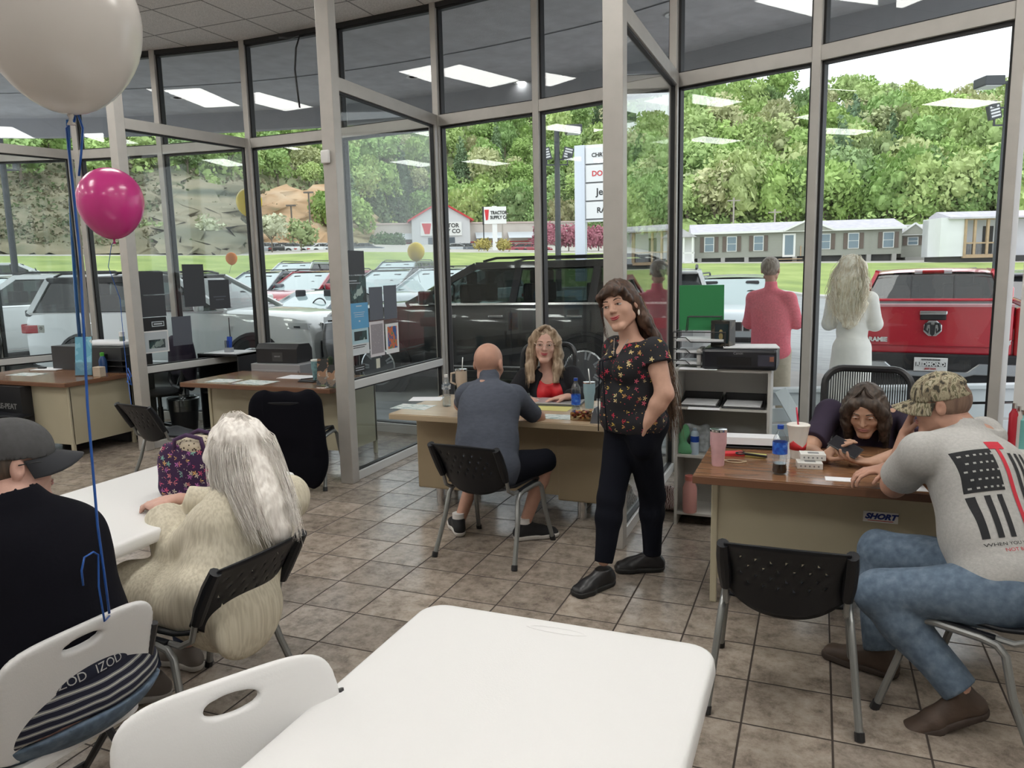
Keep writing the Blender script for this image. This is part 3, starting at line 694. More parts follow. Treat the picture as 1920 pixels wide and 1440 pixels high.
# forest filling in behind them
def stuff_forest():
    r = random.Random(5); V = []; 
    q = MB(); base = MB().ball((0, 0, 0), 1, 7, 4)
    for _ in range(3600):
        u = r.uniform(-250, 2150); vs_ = lerp_tab(u, VSKY); v = vs_+8+(440-vs_)*r.random()
        if u < 652 and v > 335 and not (r.random() < .05): continue
        if u < 320 and v > 288 and not (r.random() < .12): continue
        d = onhill(u, v); p = gp(u, d); s = r.uniform(1.3, 2.6)*(.6 if u < 652 and v > 290 else 1)
        a = [r.uniform(.7, 1.3) for _ in base.v]
        q.add([(p[0]+x*s*k*.6, p[1]+y*s*k*.6, p[2]+s*.4+z*s*k*.6) for (x, y, z), k in zip(base.v, a)], base.f)
        for _ in range(22):
            b_ = r.uniform(0, 6.283); w = r.uniform(-.2, 1); h = math.sqrt(1-w*w); c = Vector((p[0]+s*1.1*h*cos(b_), p[1]+s*1.1*h*sin(b_), p[2]+s*.6+s*w)); t = Vector((r.gauss(0, 1), r.gauss(0, 1), r.gauss(0, 1))).normalized(); o = t.orthogonal().normalized(); e = r.uniform(.35, .75)*(.35+d/420)
            q.add([c-t*e, c-o*e*.6, c+t*e, c+o*e*.6], [(0, 1, 2, 3)])
    return q.build('forest_undergrowth', ramp_mat('hazed_forest_greens', 'noise', .06, [(.3, (.24, .36, .13)), (.42, (.33, .46, .16)), (.52, (.42, .53, .20)), (.62, (.33, .46, .18)), (.75, (.46, .47, .26))], .9, detail=9))  # undergrowth greens paled the same way, haze in the colour
def scrub():
    r = random.Random(8); q = MB(); A_ = [mat('scrub_'+str(i), c, .95, noise=.3, nscale=1) for i, c in enumerate([(.21, .19, .12), (.13, .16, .08), (.28, .25, .17), (.15, .21, .09)])]
    for _ in range(8500):
        u = r.uniform(-260, 640); v = r.uniform(296, 462)
        if 300 < u and r.random() < .7: continue
        d = onhill(u, v)-r.uniform(1.5, 4); p = TP(u, v, d); s = r.uniform(.3, .9)*d/230; q.use(A_[min(3, int(abs(r.gauss(0, 1.3))))])
        for _ in range(5):
            t = Vector((r.gauss(0, 1), r.gauss(0, 1), r.gauss(0, 1))).normalized(); o = t.orthogonal().normalized(); c = Vector(p)+t*s*.5; e = s*r.uniform(.5, 1); q.add([c-t*e, c-o*e*.5, c+t*e, c+o*e*.5], [(0, 1, 2, 3)])
    return q.build('scrub_brush')
tag(scrub(), 'dry brown and olive brush growing over the left slope', 'brush', kind='stuff')
tag(stuff_forest(), 'green spring undergrowth and small trees covering the hill', 'forest', kind='stuff')
# small trees and bushes near the far parking
def crown_tree(u, v_base, d, w, h, m, label, name='small_tree', seed=1, group=None, trunk=True):
    p = TP(u, v_base, d); e = empty(name, p); crown_mesh(seed, R=w/2, H=h, n=420, sz=w*.07, lumps=9).build('crown' if trunk else 'foliage', m, e)
    if trunk: trunk_mesh(h, .09).build('trunk', M_BARK, e)
    return tag(e, label, 'tree' if trunk else 'bush', group)
M_BLOS = mat('cream_blossom', (.50, .52, .36), .9, noise=.3, nscale=2)
M_BLOS2 = mat('olive_leaves', (.30, .37, .17), .9, noise=.3, nscale=2)
M_PINK = mat('crimson_leaves', (.36, .13, .17), .9, noise=.35, nscale=2)
M_YB = mat('yellow_green_bush_leaves', (.40, .34, .10), .9, noise=.35, nscale=3)
M_GB = mat('green_bush_leaves', (.10, .17, .07), .9, noise=.35, nscale=3)
crown_tree(292, 474, 88, 3.4, 3.0, M_BLOS2, 'olive green round tree standing alone on the lawn edge below the scrub slope', seed=41)
crown_tree(400, 474, 88, 4.2, 3.4, M_BLOS, 'cream blossoming tree below the layered rock bank', seed=42)
crown_tree(510, 470, 92, 4.4, 3.8, M_BLOS, 'cream blossoming tree beside the parked row below the red earth bank', seed=43)
crown_tree(565, 470, 95, 4.2, 3.2, M_BLOS2, 'low bright green tree at the foot of the red earth bank', seed=44)
for i, u in enumerate((1018, 1042, 1066, 1100, 1122)):
    crown_tree(u, 477, 92+2*i, 3.6, 3.3, M_PINK, 'crimson leaved small tree in the row beyond the lawn', seed=50+i, group='crimson leaved trees')
crown_tree(906, 475, 88, 2.3, 1.5, M_YB, 'yellow green round bush left of the white sign pole', 'bush', 60, trunk=False)
crown_tree(946, 475, 88, 2.1, 1.4, M_YB, 'yellow green round bush right of the white sign pole', 'bush', 61, trunk=False)
for i, (u, d) in enumerate(((712, 150), (728, 152), (742, 154))):
    crown_tree(u, 470, d, 4.6, 2.6, M_GB, 'dark green bush beside the left end of the store', 'bush', 64+i, 'dark bushes beside the store', trunk=False)

# ------------------------------------------------------------------ farm store far behind the lawn
def basis(pL, pR):
    a = Vector(pL); b = Vector(pR); x = Vector((b.x-a.x, b.y-a.y, 0)); L_ = x.length; x.normalize(); return a, x, L_
def place_on(name, pL, pR):
    a, x, L_ = basis(pL, pR); e = empty(name, a, math.atan2(x.y, x.x)); return e, L_
D_TS = 172.0
pL = TP(697, 474, D_TS+6); pR = TP(1102, 470, D_TS+12); pR = (pR[0], pR[1], pL[2])
ts, L_ = place_on('store_building', pL, pR)
M_STONE = mat('pale_store_wall', (.60, .54, .50), .85, noise=.08, nscale=.4)
M_RED = mat('red_trim', (.55, .03, .035), .5)
MB().box((0, 0, -1), (L_, 30, 6.2)).build('wall', M_STONE, ts)
MB().box((-.2, -.2, 6.2), (L_+.2, 30.2, 6.55)).build('parapet', mat('parapet_trim', (.62, .50, .47), .7), ts)
MB().box((0, -.08, 1.9), (L_, 0, 2.15)).build('band', M_RED, ts)
gx = L_*.31
g = MB(); g.prism([(gx-6.5, 0), (gx+6.5, 0), (gx+6.5, 7), (gx, 10.6), (gx-6.5, 7)], -4, 10, 1); g.build('gable', mat('gable_wall', (.62, .62, .64), .8), ts)
g = MB()
for sgn in (-1, 1): g.beam((gx+sgn*7.3, 3, 6.7), (gx, 3, 10.9), 15, .35, up=(0, 0, 1))
g.build('roof', M_RED, ts)
sg = MB().box((gx-4.6, -4.3, 3.4), (gx+4.6, -4.0, 6.4)).build('sign_board', M_WHITE, ts)
M_INK = mat('black_ink', (.02, .02, .02), .6); M_REDI = mat('red_ink', (.6, .03, .04), .6)
text('TRACTOR\nSUPPLY CO', 1.25, M_INK, sg, (gx+1.1, -4.35, 4.95), (pi/2, 0, 0), bold=.03)
MB().prism([(gx-4.3, 6.1), (gx-2.2, 6.1), (gx-2.6, 3.8), (gx-3.7, 3.8)], -4.36, -4.3, 1).build('emblem', M_REDI, sg)
for i, t in enumerate((.07, .22, .47, .62, .8)):
    x = L_*t; MB().prism([(-2.2, 1.2+1.6), (-.1, 4.2), (0, 4.2), (-2.1, 1.2+1.5)], x, x+6.2, 0).build('awning', mat('metal_awning', (.62, .66, .70), .4, .3), ts)
MB().box((gx-3, -4.1, 0), (gx+3, -3.95, 3)).build('glass_doors', mat('dark_glazing', (.06, .08, .1), .1), ts)
tag(ts, 'long pale farm store with red roofed entrance gable beyond the lawn', 'store')
# pylon of the farm store
pp = TP(929, 480, 96); e = empty('pylon_sign', pp, -YAW*-1*0+math.atan2(_r[1], _r[0])); s_ = 96/FPX
MB().box((-.35, -.2, -.5), (.35, .2, 7)).build('post', M_WHITE, e)
b = MB().box((-1.6, -.3, 4.5), (1.6, .3, 6.9), Matrix.Translation((0.1, 0, 0))); b = b.build('sign_board', M_WHITE, e)
MB().box((-1.75, -.25, 4.45), (-1.5, .32, 6.95)).build('side_panel', M_INK, e)
text('TRACTOR\nSUPPLY Co', .66, M_INK, b, (.62, -.35, 5.7), (pi/2, 0, 0), bold=.025, sx=.78)
MB().prism([(-1.42, 6.5), (-.78, 6.5), (-.92, 5.1), (-1.24, 5.0)], -.34, -.3, 1).build('emblem', M_REDI, b)
MB().tube([(-1.62, 0, -.5), (-1.62, 0, 6)], .09, 6).build('side_pole', M_INK, e)
e.scale = (s_*42/3.3, )*3
e.location = TP(929, 479, 96)
tag(e, 'tall white roadside sign of the farm store on a white pole', 'sign')
# dealership pylon with stacked brand boards
def dealer_sign():
    d = 38.0; p = TP(1090, 508, d); e = empty('dealer_sign', (p[0], p[1], p[2]), math.atan2(_r[1], _r[0])-.35); k = d/FPX
    hh = (508-285)*k
    MB().box((-.25, -.2, -.5), (.25, .2, hh)).build('pillar', mat('silver_panel', (.62, .66, .72), .35, .4), e)
    MB().box((.25, -.1, hh-3.6), (2.0, .1, hh)).build('frame', M_WHITE, e)
    names = [('CHRYSLER', M_INK, .26), ('DODGE', M_REDI, .34), ('Jeep', M_INK, .46), ('RAM', M_INK, .36)]
    for i, (t, m, s) in enumerate(names):
        z = hh-.5-i*.86
        bd = MB().box((.3, -.16, z-.38), (1.95, -.1, z+.38)).build('sign_board', M_WHITE, e, bevel=.02); text(t, s, m, bd, (1.2, -.17, z), (pi/2, 0, 0), bold=.008)
        MB().box((.28, -.13, z-.42), (1.97, -.11, z-.39)).build('board_edge', M_INK, e)
    return tag(e, 'tall silver dealership sign with stacked white brand boards', 'sign')
dealer_sign()

# ------------------------------------------------------------------ lot light poles
M_POLE = mat('dark_pole', (.04, .045, .05), .5)
def light_pole(u, vt, vb, d, label, side=1, arms=2, floods=(-1, 1), cam=None):
    b = TP(u, vb, d); e = empty('lot_light_pole', b, math.atan2(_r[1], _r[0])); k = d/FPX; H = (vb-vt)*k
    MB().tube([(0, 0, -1.0), (0, 0, H)], [.13, .11], 10).build('pole', M_POLE, e)
    hd = MB(); hd.beam((0, 0, H-.05), (side*.5, 0, H-.05), .08, .08); hd.build('arm', M_POLE, e)
    MB().box((side*.35 if side > 0 else -1.0, -.35, H-.18), (1.0 if side > 0 else side*.35, .35, H+.12)).build('lamp_head', M_POLE, e, bevel=.03)
    MB().box((side*.42 if side > 0 else -.95, -.3, H-.2), (.95 if side > 0 else side*.42, .3, H-.17)).build('lens', mat('pale_lens', (.6, .62, .62), .4), e)
    for f in floods:
        fz = H-1.05; q = MB(); q.beam((0, 0, fz-.35), (f*.42, 0, fz-.35), .05, .05); q.beam((f*.42, 0, fz-.37), (f*.42, 0, fz-.1), .05, .05); q.build('flood_arm', M_POLE, e)
        lf = MB(); M = Matrix.Translation((f*.45, 0, fz+.08)) @ Matrix.Rotation(f*.25, 4, 'Y'); lf.box((-.2, -.08, -.24), (.2, .08, .24), M); o = lf.build('flood_lamp', M_POLE, e, bevel=.01)
        g = MB()
        for j in range(4): g.box((-.15, -.095, -.17+j*.1), (.15, -.08, -.11+j*.1), M)
        g.build('led_rows', mat('led_rows', (.6, .6, .6), .4), o)
    if cam: MB().beam((0, 0, cam), (.6*side, 0, cam), .05, .05).box((.5*side-.08, -.1, cam), (.5*side+.08, .1, cam+.22)).build('camera_bracket', M_POLE, e)
    return tag(e, label, 'light pole')
light_pole(1047, 255, 500, 32, 'dark lot light pole beside the silver dealership sign', 1, cam=4.3)
light_pole(1868, 222, 500, 31, 'dark lot light pole in front of the mobile home porch', -1, floods=(-1, 1), cam=5.2)
light_pole(33, 306, 545, 36, 'dark lot light pole behind the white pickup', 1, cam=4.6)
for i, (u, vt, d, l) in enumerate([(585, 370, 110, 'slim parking lot light pole before the red earth bank, taller one'), (551, 393, 112, 'slim parking lot light pole before the red earth bank, shorter one')]):
    b = TP(u, 474, d); e = empty('parking_light', b, math.atan2(_r[1], _r[0])); H = (474-vt)*d/FPX
    MB().tube([(0, 0, -.5), (0, 0, H)], .11, 6).build('pole', mat('bronze_pole', (.13, .11, .09), .6), e); MB().box((-.65, -.2, H), (.65, .2, H+.2)).build('lamp_head', mat('bronze_pole', (.13, .11, .09), .6), e); tag(e, l, 'light pole')
for i, (u, vt, vb, l) in enumerate([(1374, 378, 432, 'wooden utility pole behind the mobile home, left one'), (1451, 399, 430, 'short utility pole behind the mobile home, right one'), (943, 398, 440, 'utility pole behind the store')]):
    d = 116; e = empty('utility_pole', TP(u, 470, d), math.atan2(_r[1], _r[0])); H = (470-vt)*d/FPX; mp_ = mat('grey_wood', (.36, .33, .29), .9)
    MB().tube([(0, 0, -.5), (0, 0, H)], .12, 6).build('pole', mp_, e); MB().box((-.9, -.06, H-.5), (.9, .06, H-.35)).build('crossarm', mp_, e); tag(e, l, 'utility pole')

# ------------------------------------------------------------------ mobile homes
M_SIDE = ramp_mat('greige_siding', 'wave', 2.2, [(0, (.27, .275, .24)), (.85, (.325, .33, .29)), (1, (.22, .22, .19))], .8)
_w = M_SIDE.node_tree.nodes['Wave Texture']; _w.bands_direction = 'Z'; _w.wave_profile = 'SAW'
M_SHING = mat('grey_shingles', (.50, .48, .53), .9, noise=.15, nscale=2)
M_SHUT = mat('brown_shutters', (.13, .10, .085), .8); M_WIN = mat('far_window_glass', (.16, .22, .26), .12)
M_WOOD = mat('raw_lumber', (.42, .30, .19), .8, noise=.1, nscale=3)
def home(uL, uR, vB, d0, d1, Hw, wins, door=None, gable=None, name='mobile_home', side=M_SIDE, label='', roofh=1.0):
    a = TP(uL, vB, d0); b = TP(uR, vB, d1); e, L_ = place_on(name, (a[0], a[1], a[2]), (b[0], b[1], a[2])); ax = b[:2]-a[:2]
    def fx(u):
        r = ray(u, vB); A = np.array([[r[0], -ax[0]], [r[1], -ax[1]]]); t = np.linalg.solve(A, np.array(a[:2])); return t[1]*L_
    base = .75
    MB().box((0, 0, base), (L_, 8, base+Hw)).build('wall', side, e)
    MB().box((.3, .3, -.6), (L_-.3, 7.7, base)).build('skirting', mat('dark_skirting', (.05, .05, .05), .9), e)  # skirting is one even near black colour
    pi_ = MB()
    for k in range(9): x = .6+k*(L_-1.2)/8; pi_.box((x-.2, -.05, -.6), (x+.2, .35, base))
    pi_.build('pier', mat('block_pier', (.36, .35, .33), .9), e)
    rf = MB(); z = base+Hw; rf.prism([(-.35, z), (4, z+roofh), (8.35, z), (8.35, z-.15), (-.35, z-.15)], -.3, L_+.3, 0); rf.build('roof', M_SHING, e)
    MB().box((-.32, -.38, z-.2), (L_+.32, -.3, z)).build('gutter', M_WHITE, e)
    if gable:
        g0, g1 = fx(gable[0]), fx(gable[1]); gm = (g0+g1)/2
        gb = MB(); gb.prism([(g0, z-.1), (g1, z-.1), (gm, z+.85)], -.45, 3, 1); gb.build('gable', side, e)
        gt = MB(); gt.beam((g0-.2, -.5, z-.08), (gm, -.5, z+.95), .12, .16); gt.beam((g1+.2, -.5, z-.08), (gm, -.5, z+.95), .12, .16); gt.build('gable_trim', M_WHITE, e)
    for (u, w, h, zc) in wins:
        x = fx(u); f = MB().box((x-w/2, -.06, zc-h/2), (x+w/2, .02, zc+h/2)).build('window', M_WHITE, e)
        g = MB(); g.box((x-w/2+.07, -.09, zc-h/2+.07), (x+w/2-.07, -.05, zc-.03)); g.box((x-w/2+.07, -.09, zc+.03), (x+w/2-.07, -.05, zc+h/2-.07)); g.build('pane', M_WIN, f)
        for s_ in (-1, 1): MB().cbox((x+s_*(w/2+.24), -.05, zc), (.34, .08, h)).build('shutter', M_SHUT, e)
    if door:
        x = fx(door); f = MB().box((x-.6, -.08, base-.05), (x+.6, .02, base+2.2)).build('door', M_WHITE, e); MB().box((x-.4, -.1, base+.15), (x+.4, -.07, base+2.05)).build('pane', M_WIN, f)
        s_ = MB(); 
        for k in range(3): s_.box((x-1, -.5-.35*k, base-.3-.28*k), (x+1.2, -.1-.35*k, base-.22-.28*k))
        s_.build('steps', M_WOOD, e); MB().beam((x+1.1, -.1, base), (x+1.1, -.1, base+1.0), .1, .1, (1, 0, 0)).build('handrail', M_WOOD, e)
    return tag(e, label, 'house')
home(1300, 1688, 499, 80, 83, 2.55, [(1329, .95, 1.5, 2.1), (1371, .95, 1.5, 2.1), (1421, .95, 1.5, 2.1), (1545, 1.0, 1.5, 2.1), (1598, 1.0, 1.5, 2.1), (1663, 1.0, 1.5, 2.1)], 1478, (1470, 1555), label='long greige mobile home with brown shutters behind the lawn')
home(1688, 1776, 497, 85, 86, 2.3, [(1709, .95, .8, 2.3), (1752, .6, .8, 2.3)], None, (1685, 1735), label='shorter greige mobile home with small shuttered windows beside the porch home')
def porch_home():
    a = TP(1760, 497, 76); b = TP(1930, 497, 80); e, L_ = place_on('mobile_home', a, (b[0], b[1], a[2]))
    MB().box((0, 0, .7), (2.0, 3, 4.0)).box((0, 2.0, .7), (L_+4, 3, 3.9)).build('wall', mat('white_house_wrap', (.70, .71, .74), .6, noise=.05, nscale=1), e)
    MB().prism([(-.3, 4.0), (2, 4.6), (3.2, 4.2), (3.2, 4.0), (-.3, 3.85)], .6, L_+4, 0).build('roof', M_SHING, e)
    MB().box((.2, .2, -.5), (L_+3.8, 2.8, .7)).build('skirting', mat('dark_skirting', (.05, .05, .05), .9), e)  # same near black skirting as the other homes
    w = MB(); w.box((2.0, -.1, .55), (L_-1.5, 2, .85))
    for x in (2.1, 2.9, 4.0, 6.3, L_-1.6): w.box((x-.1, -.1, .8), (x+.1, .1, 3.9))
    w.box((2.0, -.06, 1.75), (L_-1.5, .04, 1.87)); w.box((2.0, -.06, 3.75), (L_-1.5, .06, 3.95)); w.build('porch_frame', M_WOOD, e)
    bl = MB()
    for k in range(46): x = 2.2+k*(L_-3.9)/45; bl.box((x-.015, -.03, .85), (x+.015, .0, 1.75))
    bl.build('balusters', M_INK, e)
    MB().box((L_-3.0, 1.95, .9), (L_-2.1, 2.0, 3.3)).build('door', M_INK, e)
    return tag(e, 'white wrapped mobile home with a raw lumber porch behind the lawn', 'house')
porch_home()
def shed():
    a = TP(1262, 501, 78); b = TP(1302, 501, 78); e, L_ = place_on('porch_shed', a, (b[0], b[1], a[2]))
    MB().box((-1, 1.6, .5), (L_, 3, 3.0)).build('wall', M_WHITE, e); MB().prism([(-1.2, 2.9), (L_+.2, 2.9), (L_/2-.5, 3.9)], -.1, 3, 1).build('roof', M_SHING, e)
    w = MB()
    for x in (0.2, 1.0, L_-.2): w.box((x-.08, 0, 0), (x+.08, .16, 3))
    w.box((0, 0, 1.3), (L_, .1, 1.42)); w.box((-.5, 0, .3), (L_, 1.6, .5))
    for k in range(12): w.box((.1+k*(L_-.2)/11, .02, .5), (.14+k*(L_-.2)/11, .06, 1.3))
    w.build('porch_frame', M_WHITE, e); return tag(e, 'small white porch house left of the long greige mobile home', 'house')
shed()
# ------------------------------------------------------------------ white board fence just outside the right windows
M_FENCE = mat('white_board_fence', (.60, .64, .66), .6, noise=.05, nscale=3)
def fence():
    a = Vector(DP(1400, 702, 7.75)); b = Vector(DP(1885, 746, 7.75)); a = a+(a-b)*.12; zt = (a.z+b.z)/2; e = empty('board_fence', (a.x, a.y, 0), math.atan2(b.y-a.y, b.x-a.x)); L_ = ((b-a)*1.1).length
    gz = -.14
    for k in range(4): MB().box((0, 0, zt-.06-.17*k-.14), (L_, .03, zt-.06-.17*k)).build('board', M_FENCE, e, bevel=.004)
    MB().box((0, -.06, zt-.06), (L_, .09, zt-.02)).build('top_rail', M_FENCE, e, bevel=.004)
    for k in range(4): x = .1+k*(L_-.2)/3; MB().box((x-.05, .03, gz-.1), (x+.05, .1, zt-.05)).build('post', M_FENCE, e)
    MB().beam((.62, -.12, zt-.02), (.95, -.35, gz-.05), .12, .03, up=(0, 1, 0)).build('slanted_board', M_FENCE, e, bevel=.004)
    return tag(e, 'low white board fence running just outside the right windows', 'fence')
fence()
# ================================================================== vehicles
M_TYRE = mat('tyre_rubber', (.02, .02, .02), .8); M_RIM = mat('alloy_rim', (.55, .56, .58), .25, .8); M_RIMD = mat('dark_rim', (.16, .16, .17), .3, .7)
M_TRIMB = mat('black_trim', (.016, .016, .018), .45); M_LAMP = mat('clear_lamp', (.72, .75, .78), .12, .3); M_LAMPR = mat('red_lamp', (.35, .01, .012), .15)
M_CGLASS = glass_mat('tinted_car_glass', (.22, .27, .26), .95, .06); M_CGLASS_L = glass_mat('green_car_glass', (.55, .66, .62), .95, .07)
M_SHIELD = mat('windscreen_painted_sky', (.30, .38, .39), .06, spec=.9, coat=.6)  # pale teal base stands in for bright sky mirrored in the windscreens
M_SEAT = mat('dark_seat', (.025, .025, .028), .8)
def paint(name, c, metal=.2): return mat('car_paint_'+name, c, .28, metal, coat=.9)
def lerp(a, b, t): return a+(b-a)*t
def wheel_builder(parent, x, y, r, side, rim=M_RIM):
    s = side; w = empty('wheel', (x, y, r)); w.parent = parent
    w.rotation_euler = (s*-pi/2, 0, 0)                    # local z points outward
    MB().lathe([(r*.62, -.12), (r*.92, -.13), (r, -.09), (r, .07), (r*.93, .11), (r*.66, .10), (r*.64, .04)], n=36, cap=False).build('tyre', M_TYRE, w, smooth='auto')
    q = MB(); q.lathe([(r*.66, .10), (r*.64, .085), (r*.58, .02), (0.0, .0)], n=32); q.mi = 0
    q.build('rim_dish', M_RIMD, w, smooth='auto')
    q = MB(); q.lathe([(r*.67, .105), (r*.62, .115), (r*.6, .09)], n=32, cap=False); q.lathe([(0, .10), (r*.14, .095), (r*.16, .06)], n=16, cap=False)
    for k in range(7):
        a = 2*pi*k/7
        for dd in (-.12, .12): q.beam((r*.1*cos(a), r*.1*sin(a), .08), (r*.62*cos(a+dd), r*.62*sin(a+dd), .095), .028, .025)
    q.build('spokes', rim, w)
    return w
def vehicle(name, kind, pm, label, cat, group=None, roof_m=None, L=5.2, W=2.0, H=1.8, wb=3.05, belt=1.25, hood=1.12, r=.39, front='slots', rim=M_RIM, detail=2, tint=M_CGLASS, arch=M_TRIMB, chrome=M_CHROME, mask=None):
    e = empty(name); hw = W/2; zb, zh = belt, hood
    tall = kind in ('suv', 'pickup')
    xw = {'suv': .205, 'pickup': .17, 'sedan': .21}[kind]
    st = [(-.500, .84, .50, zb-.16), (-.490, .93, .38, zb-.05), (-.46, .985, .32, zb), (-.40, 1, .28, zb), (-.2, 1, .26, zb), (0, 1, .26, zb), (.12, 1, .26, zb-.01), (xw, 1, .26, zb-.02), (xw+.05, .995, .27, zh+.05), (.36, .985, .28, zh+.02), (.44, .955, .29, zh-.03), (.475, .92, .31, zh-.08), (.493, .87, .34, zh-.18), (.5, .83, .42, zh-.30)]
    if kind == 'sedan': st = [(a, b, c, (d-.0 if a > -.3 else d-.04)) for a, b, c, d in st]
    P = []
    for fx, fw, zl, zt in st:
        w = hw*fw; x = fx*L; m = zl+(zt-zl)*.5
        half = [(0, zl), (w*.8, zl), (w*.955, zl+.05), (w*.985, zl+.16), (w, m-.05), (w*.992, m+.12), (w*.965, zt-.10), (w*.93, zt-.02), (w*.84, zt+.012), (w*.5, zt+.035), (0, zt+.045)]
        P.append([(x, -y, z) for y, z in half]+[(x, y, z) for y, z in reversed(half)][1:-1])
    b = MB(); b.sheet(P, wrap=True)
    n = len(P[0]); b.add(P[0], [tuple(range(n))]); b.add(P[-1], [tuple(reversed(range(n)))])
    body = b.build('body', pm, e, smooth='auto', angle=38)
    rm = roof_m or pm
    # greenhouse: belt rectangle and roof rectangle
    xa = (xw+.015)*L; xc = {'suv': .035, 'pickup': .035, 'sedan': .02}[kind]*L
    xb = {'suv': -.475, 'pickup': -.17, 'sedan': -.36}[kind]*L; xd = {'suv': -.425, 'pickup': -.135, 'sedan': -.2}[kind]*L
    wb_, wr = hw*.925, hw*.74; zr = H
    z0 = zb-.01
    def S(s, t, side, off=0.0):           # side surface
        x = lerp(lerp(xb, xa, s), lerp(xd, xc, s), t); y = lerp(wb_, wr, max(t, 0)**1.15)+off; return (x, side*y, lerp(z0, zr-.07, t))
    roof = MB(); R = []
    for i in range(9):
        s = i/8; x = lerp(xd-.04, xc+.04, s); dz = -.05*(2*s-1)**2*(1 if tall else 1.6); R.append([(x, y, zr-.075+dz*.3 if abs(y) > wr*.97 else zr+dz-.03*(y/wr)**2) for y in (-wr*1.01, -wr*.9, -wr*.6, -wr*.2, wr*.2, wr*.6, wr*.9, wr*1.01)])
    roof.sheet(R); roof.sheet([[(x, y, z-.06) for x, y, z in q] for q in R], flip=True)
    roof.build('roof', rm, e, smooth=True, solid=0)
    ph = .06
    def strip_(pts, m, nm, th=.07, d=.05):
        q = MB()
        for side in (-1, 1):
            for (s0, t0, s1, t1) in pts: q.beam(S(s0, t0, side, -.015), S(s1, t1, side, -.015), th, d, up=(0, 1, .25))
        return q.build(nm, m, e)
    strip_([(1, -.02, 1, 1.0), (0, -.02, 0, 1.0)], pm, 'pillar', .09)
    pos = {'suv': (.28, .62), 'pickup': (.5,), 'sedan': (.5,)}[kind]
    def X3(x, t, side, off=-.02): return (x, side*(lerp(wb_, wr, max(t, 0)**1.15)+off), lerp(z0, zr-.07, t))
    px_ = [lerp(xb, xa, a)-(.03*L if a > .5 else 0) for a in pos]
    mp_ = MB()
    for side in (-1, 1):
        for x in px_: mp_.beam(X3(x, 0, side), X3(x-.06, 1, side), .10, .05, up=(0, 1, .25))
    mp_.build('middle_pillar', M_TRIMB, e)
    strip_([(0, 1.0, 1, 1.0)], rm, 'roof_side', .09, .06)
    strip_([(0, .0, 1, .0)], chrome if detail > 1 else M_TRIMB, 'belt_moulding', .03, .04)
    # glass
    for side in (-1, 1):
        g = MB(); bt = [lerp(xb, xa, .02)]+px_+[lerp(xb, xa, .98)]; tp = [lerp(xd, xc, .02)]+[x-.06 for x in px_]+[lerp(xd, xc, .98)]
        for i in range(len(bt)-1): g.add([X3(bt[i]+.03, .04, side), X3(bt[i+1]-.03, .04, side), X3(tp[i+1]-.03, .96, side), X3(tp[i]+.03, .96, side)], [(0, 1, 2, 3)])
        g.build('side_glass', tint, e)
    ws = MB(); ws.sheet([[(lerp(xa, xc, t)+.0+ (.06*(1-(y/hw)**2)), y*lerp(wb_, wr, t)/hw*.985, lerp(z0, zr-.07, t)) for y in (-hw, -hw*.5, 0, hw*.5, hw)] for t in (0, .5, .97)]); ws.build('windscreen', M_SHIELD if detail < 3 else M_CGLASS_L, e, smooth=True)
    rg = MB(); rg.sheet([[(lerp(xb, xd, t)-.04*(1-(y/hw)**2), y*lerp(wb_, wr, t)/hw*.97, lerp(z0, zr-.08, t)) for y in (-hw, -hw*.5, 0, hw*.5, hw)] for t in (.03, .5, .97)], flip=True); rg.build('rear_glass', M_CGLASS if kind == 'pickup' else mat('privacy_glass', (.03, .036, .04), .05, coat=.5), e, smooth=True)
    if kind != 'pickup':
        q = MB()
        for t in (.0,): q.box((xb-.10, -wb_*.98, z0-.05), (xb+.08, wb_*.98, z0+.06))
        q.box((xd-.17, -wr*.97, zr-.10), (xd+.05, wr*.97, zr-.045)); q.build('tail_spoiler', rm, e, bevel=.02)
    # interior
    it = MB(); it.box((xb+.1, -hw*.85, zb-.35), (xa-.05, hw*.85, zb-.02))
    for x in ([.08, -.1, -.27] if kind == 'suv' else [.06, -.1]):
        for y in (-.4, .4):
            it.cbox((x*L, y, zb+.02), (.16, .5, .5)); it.cbox((x*L-.03, y, zb+.36), (.09, .26, .2))
    it.box((xa-.35, -hw*.8, zb-.1), (xa-.05, hw*.8, zb+.05)); it.build('interior', M_SEAT, e, bevel=.03)
    if detail > 1:
        c = Vector((.145*L, .4, zb+.08)); sw = MB(); ring_ = [(c.x-.06*sin(a), c.y+.19*cos(a), c.z+.19*sin(a)) for a in [2*pi*k/20 for k in range(20)]]; sw.tube(ring_, .016, 6, closed=True); sw.beam(ring_[0], ring_[10], .03, .03); sw.build('steering_wheel', M_SEAT, e)
    # wheels and arches
    ax = (wb/2+.02*L, -wb/2+.02*L)
    arch_ = MB()
    for x in ax:
        for side in (-1, 1):
            M = Matrix.Translation((x, side*(hw-.02), r)) @ Matrix.Rotation(-side*pi/2, 4, 'X')
            arch_.lathe([(0, .026), (r*1.13, .026), (r*1.14, .0)], n=28, M=M)
            arch_.lathe([(r*1.12, .024), (r*1.14, .04), (r*1.25, .036), (r*1.27, .0)], n=28, M=M, cap=False)
    arch_.build('wheel_arch', arch, e, smooth='auto')
    for x in ax:
        for side in (-1, 1): wheel_builder(e, x, side*(hw-.075), r, side, rim)
    tr = MB()
    for side in (-1, 1): tr.box((ax[1]+r*1.2, side*hw*.93-.03 if side > 0 else side*hw-.012, .27), (ax[0]-r*1.2, side*hw+.012 if side > 0 else side*hw*.93+.03, .40))
    tr.box((-L/2-.03, -hw*.8, .33), (-L/2+.1, hw*.8, .52)); tr.box((L/2-.12, -hw*.78, .26), (L/2+.025, hw*.78, .42)); tr.build('lower_trim', M_TRIMB, e, bevel=.02)
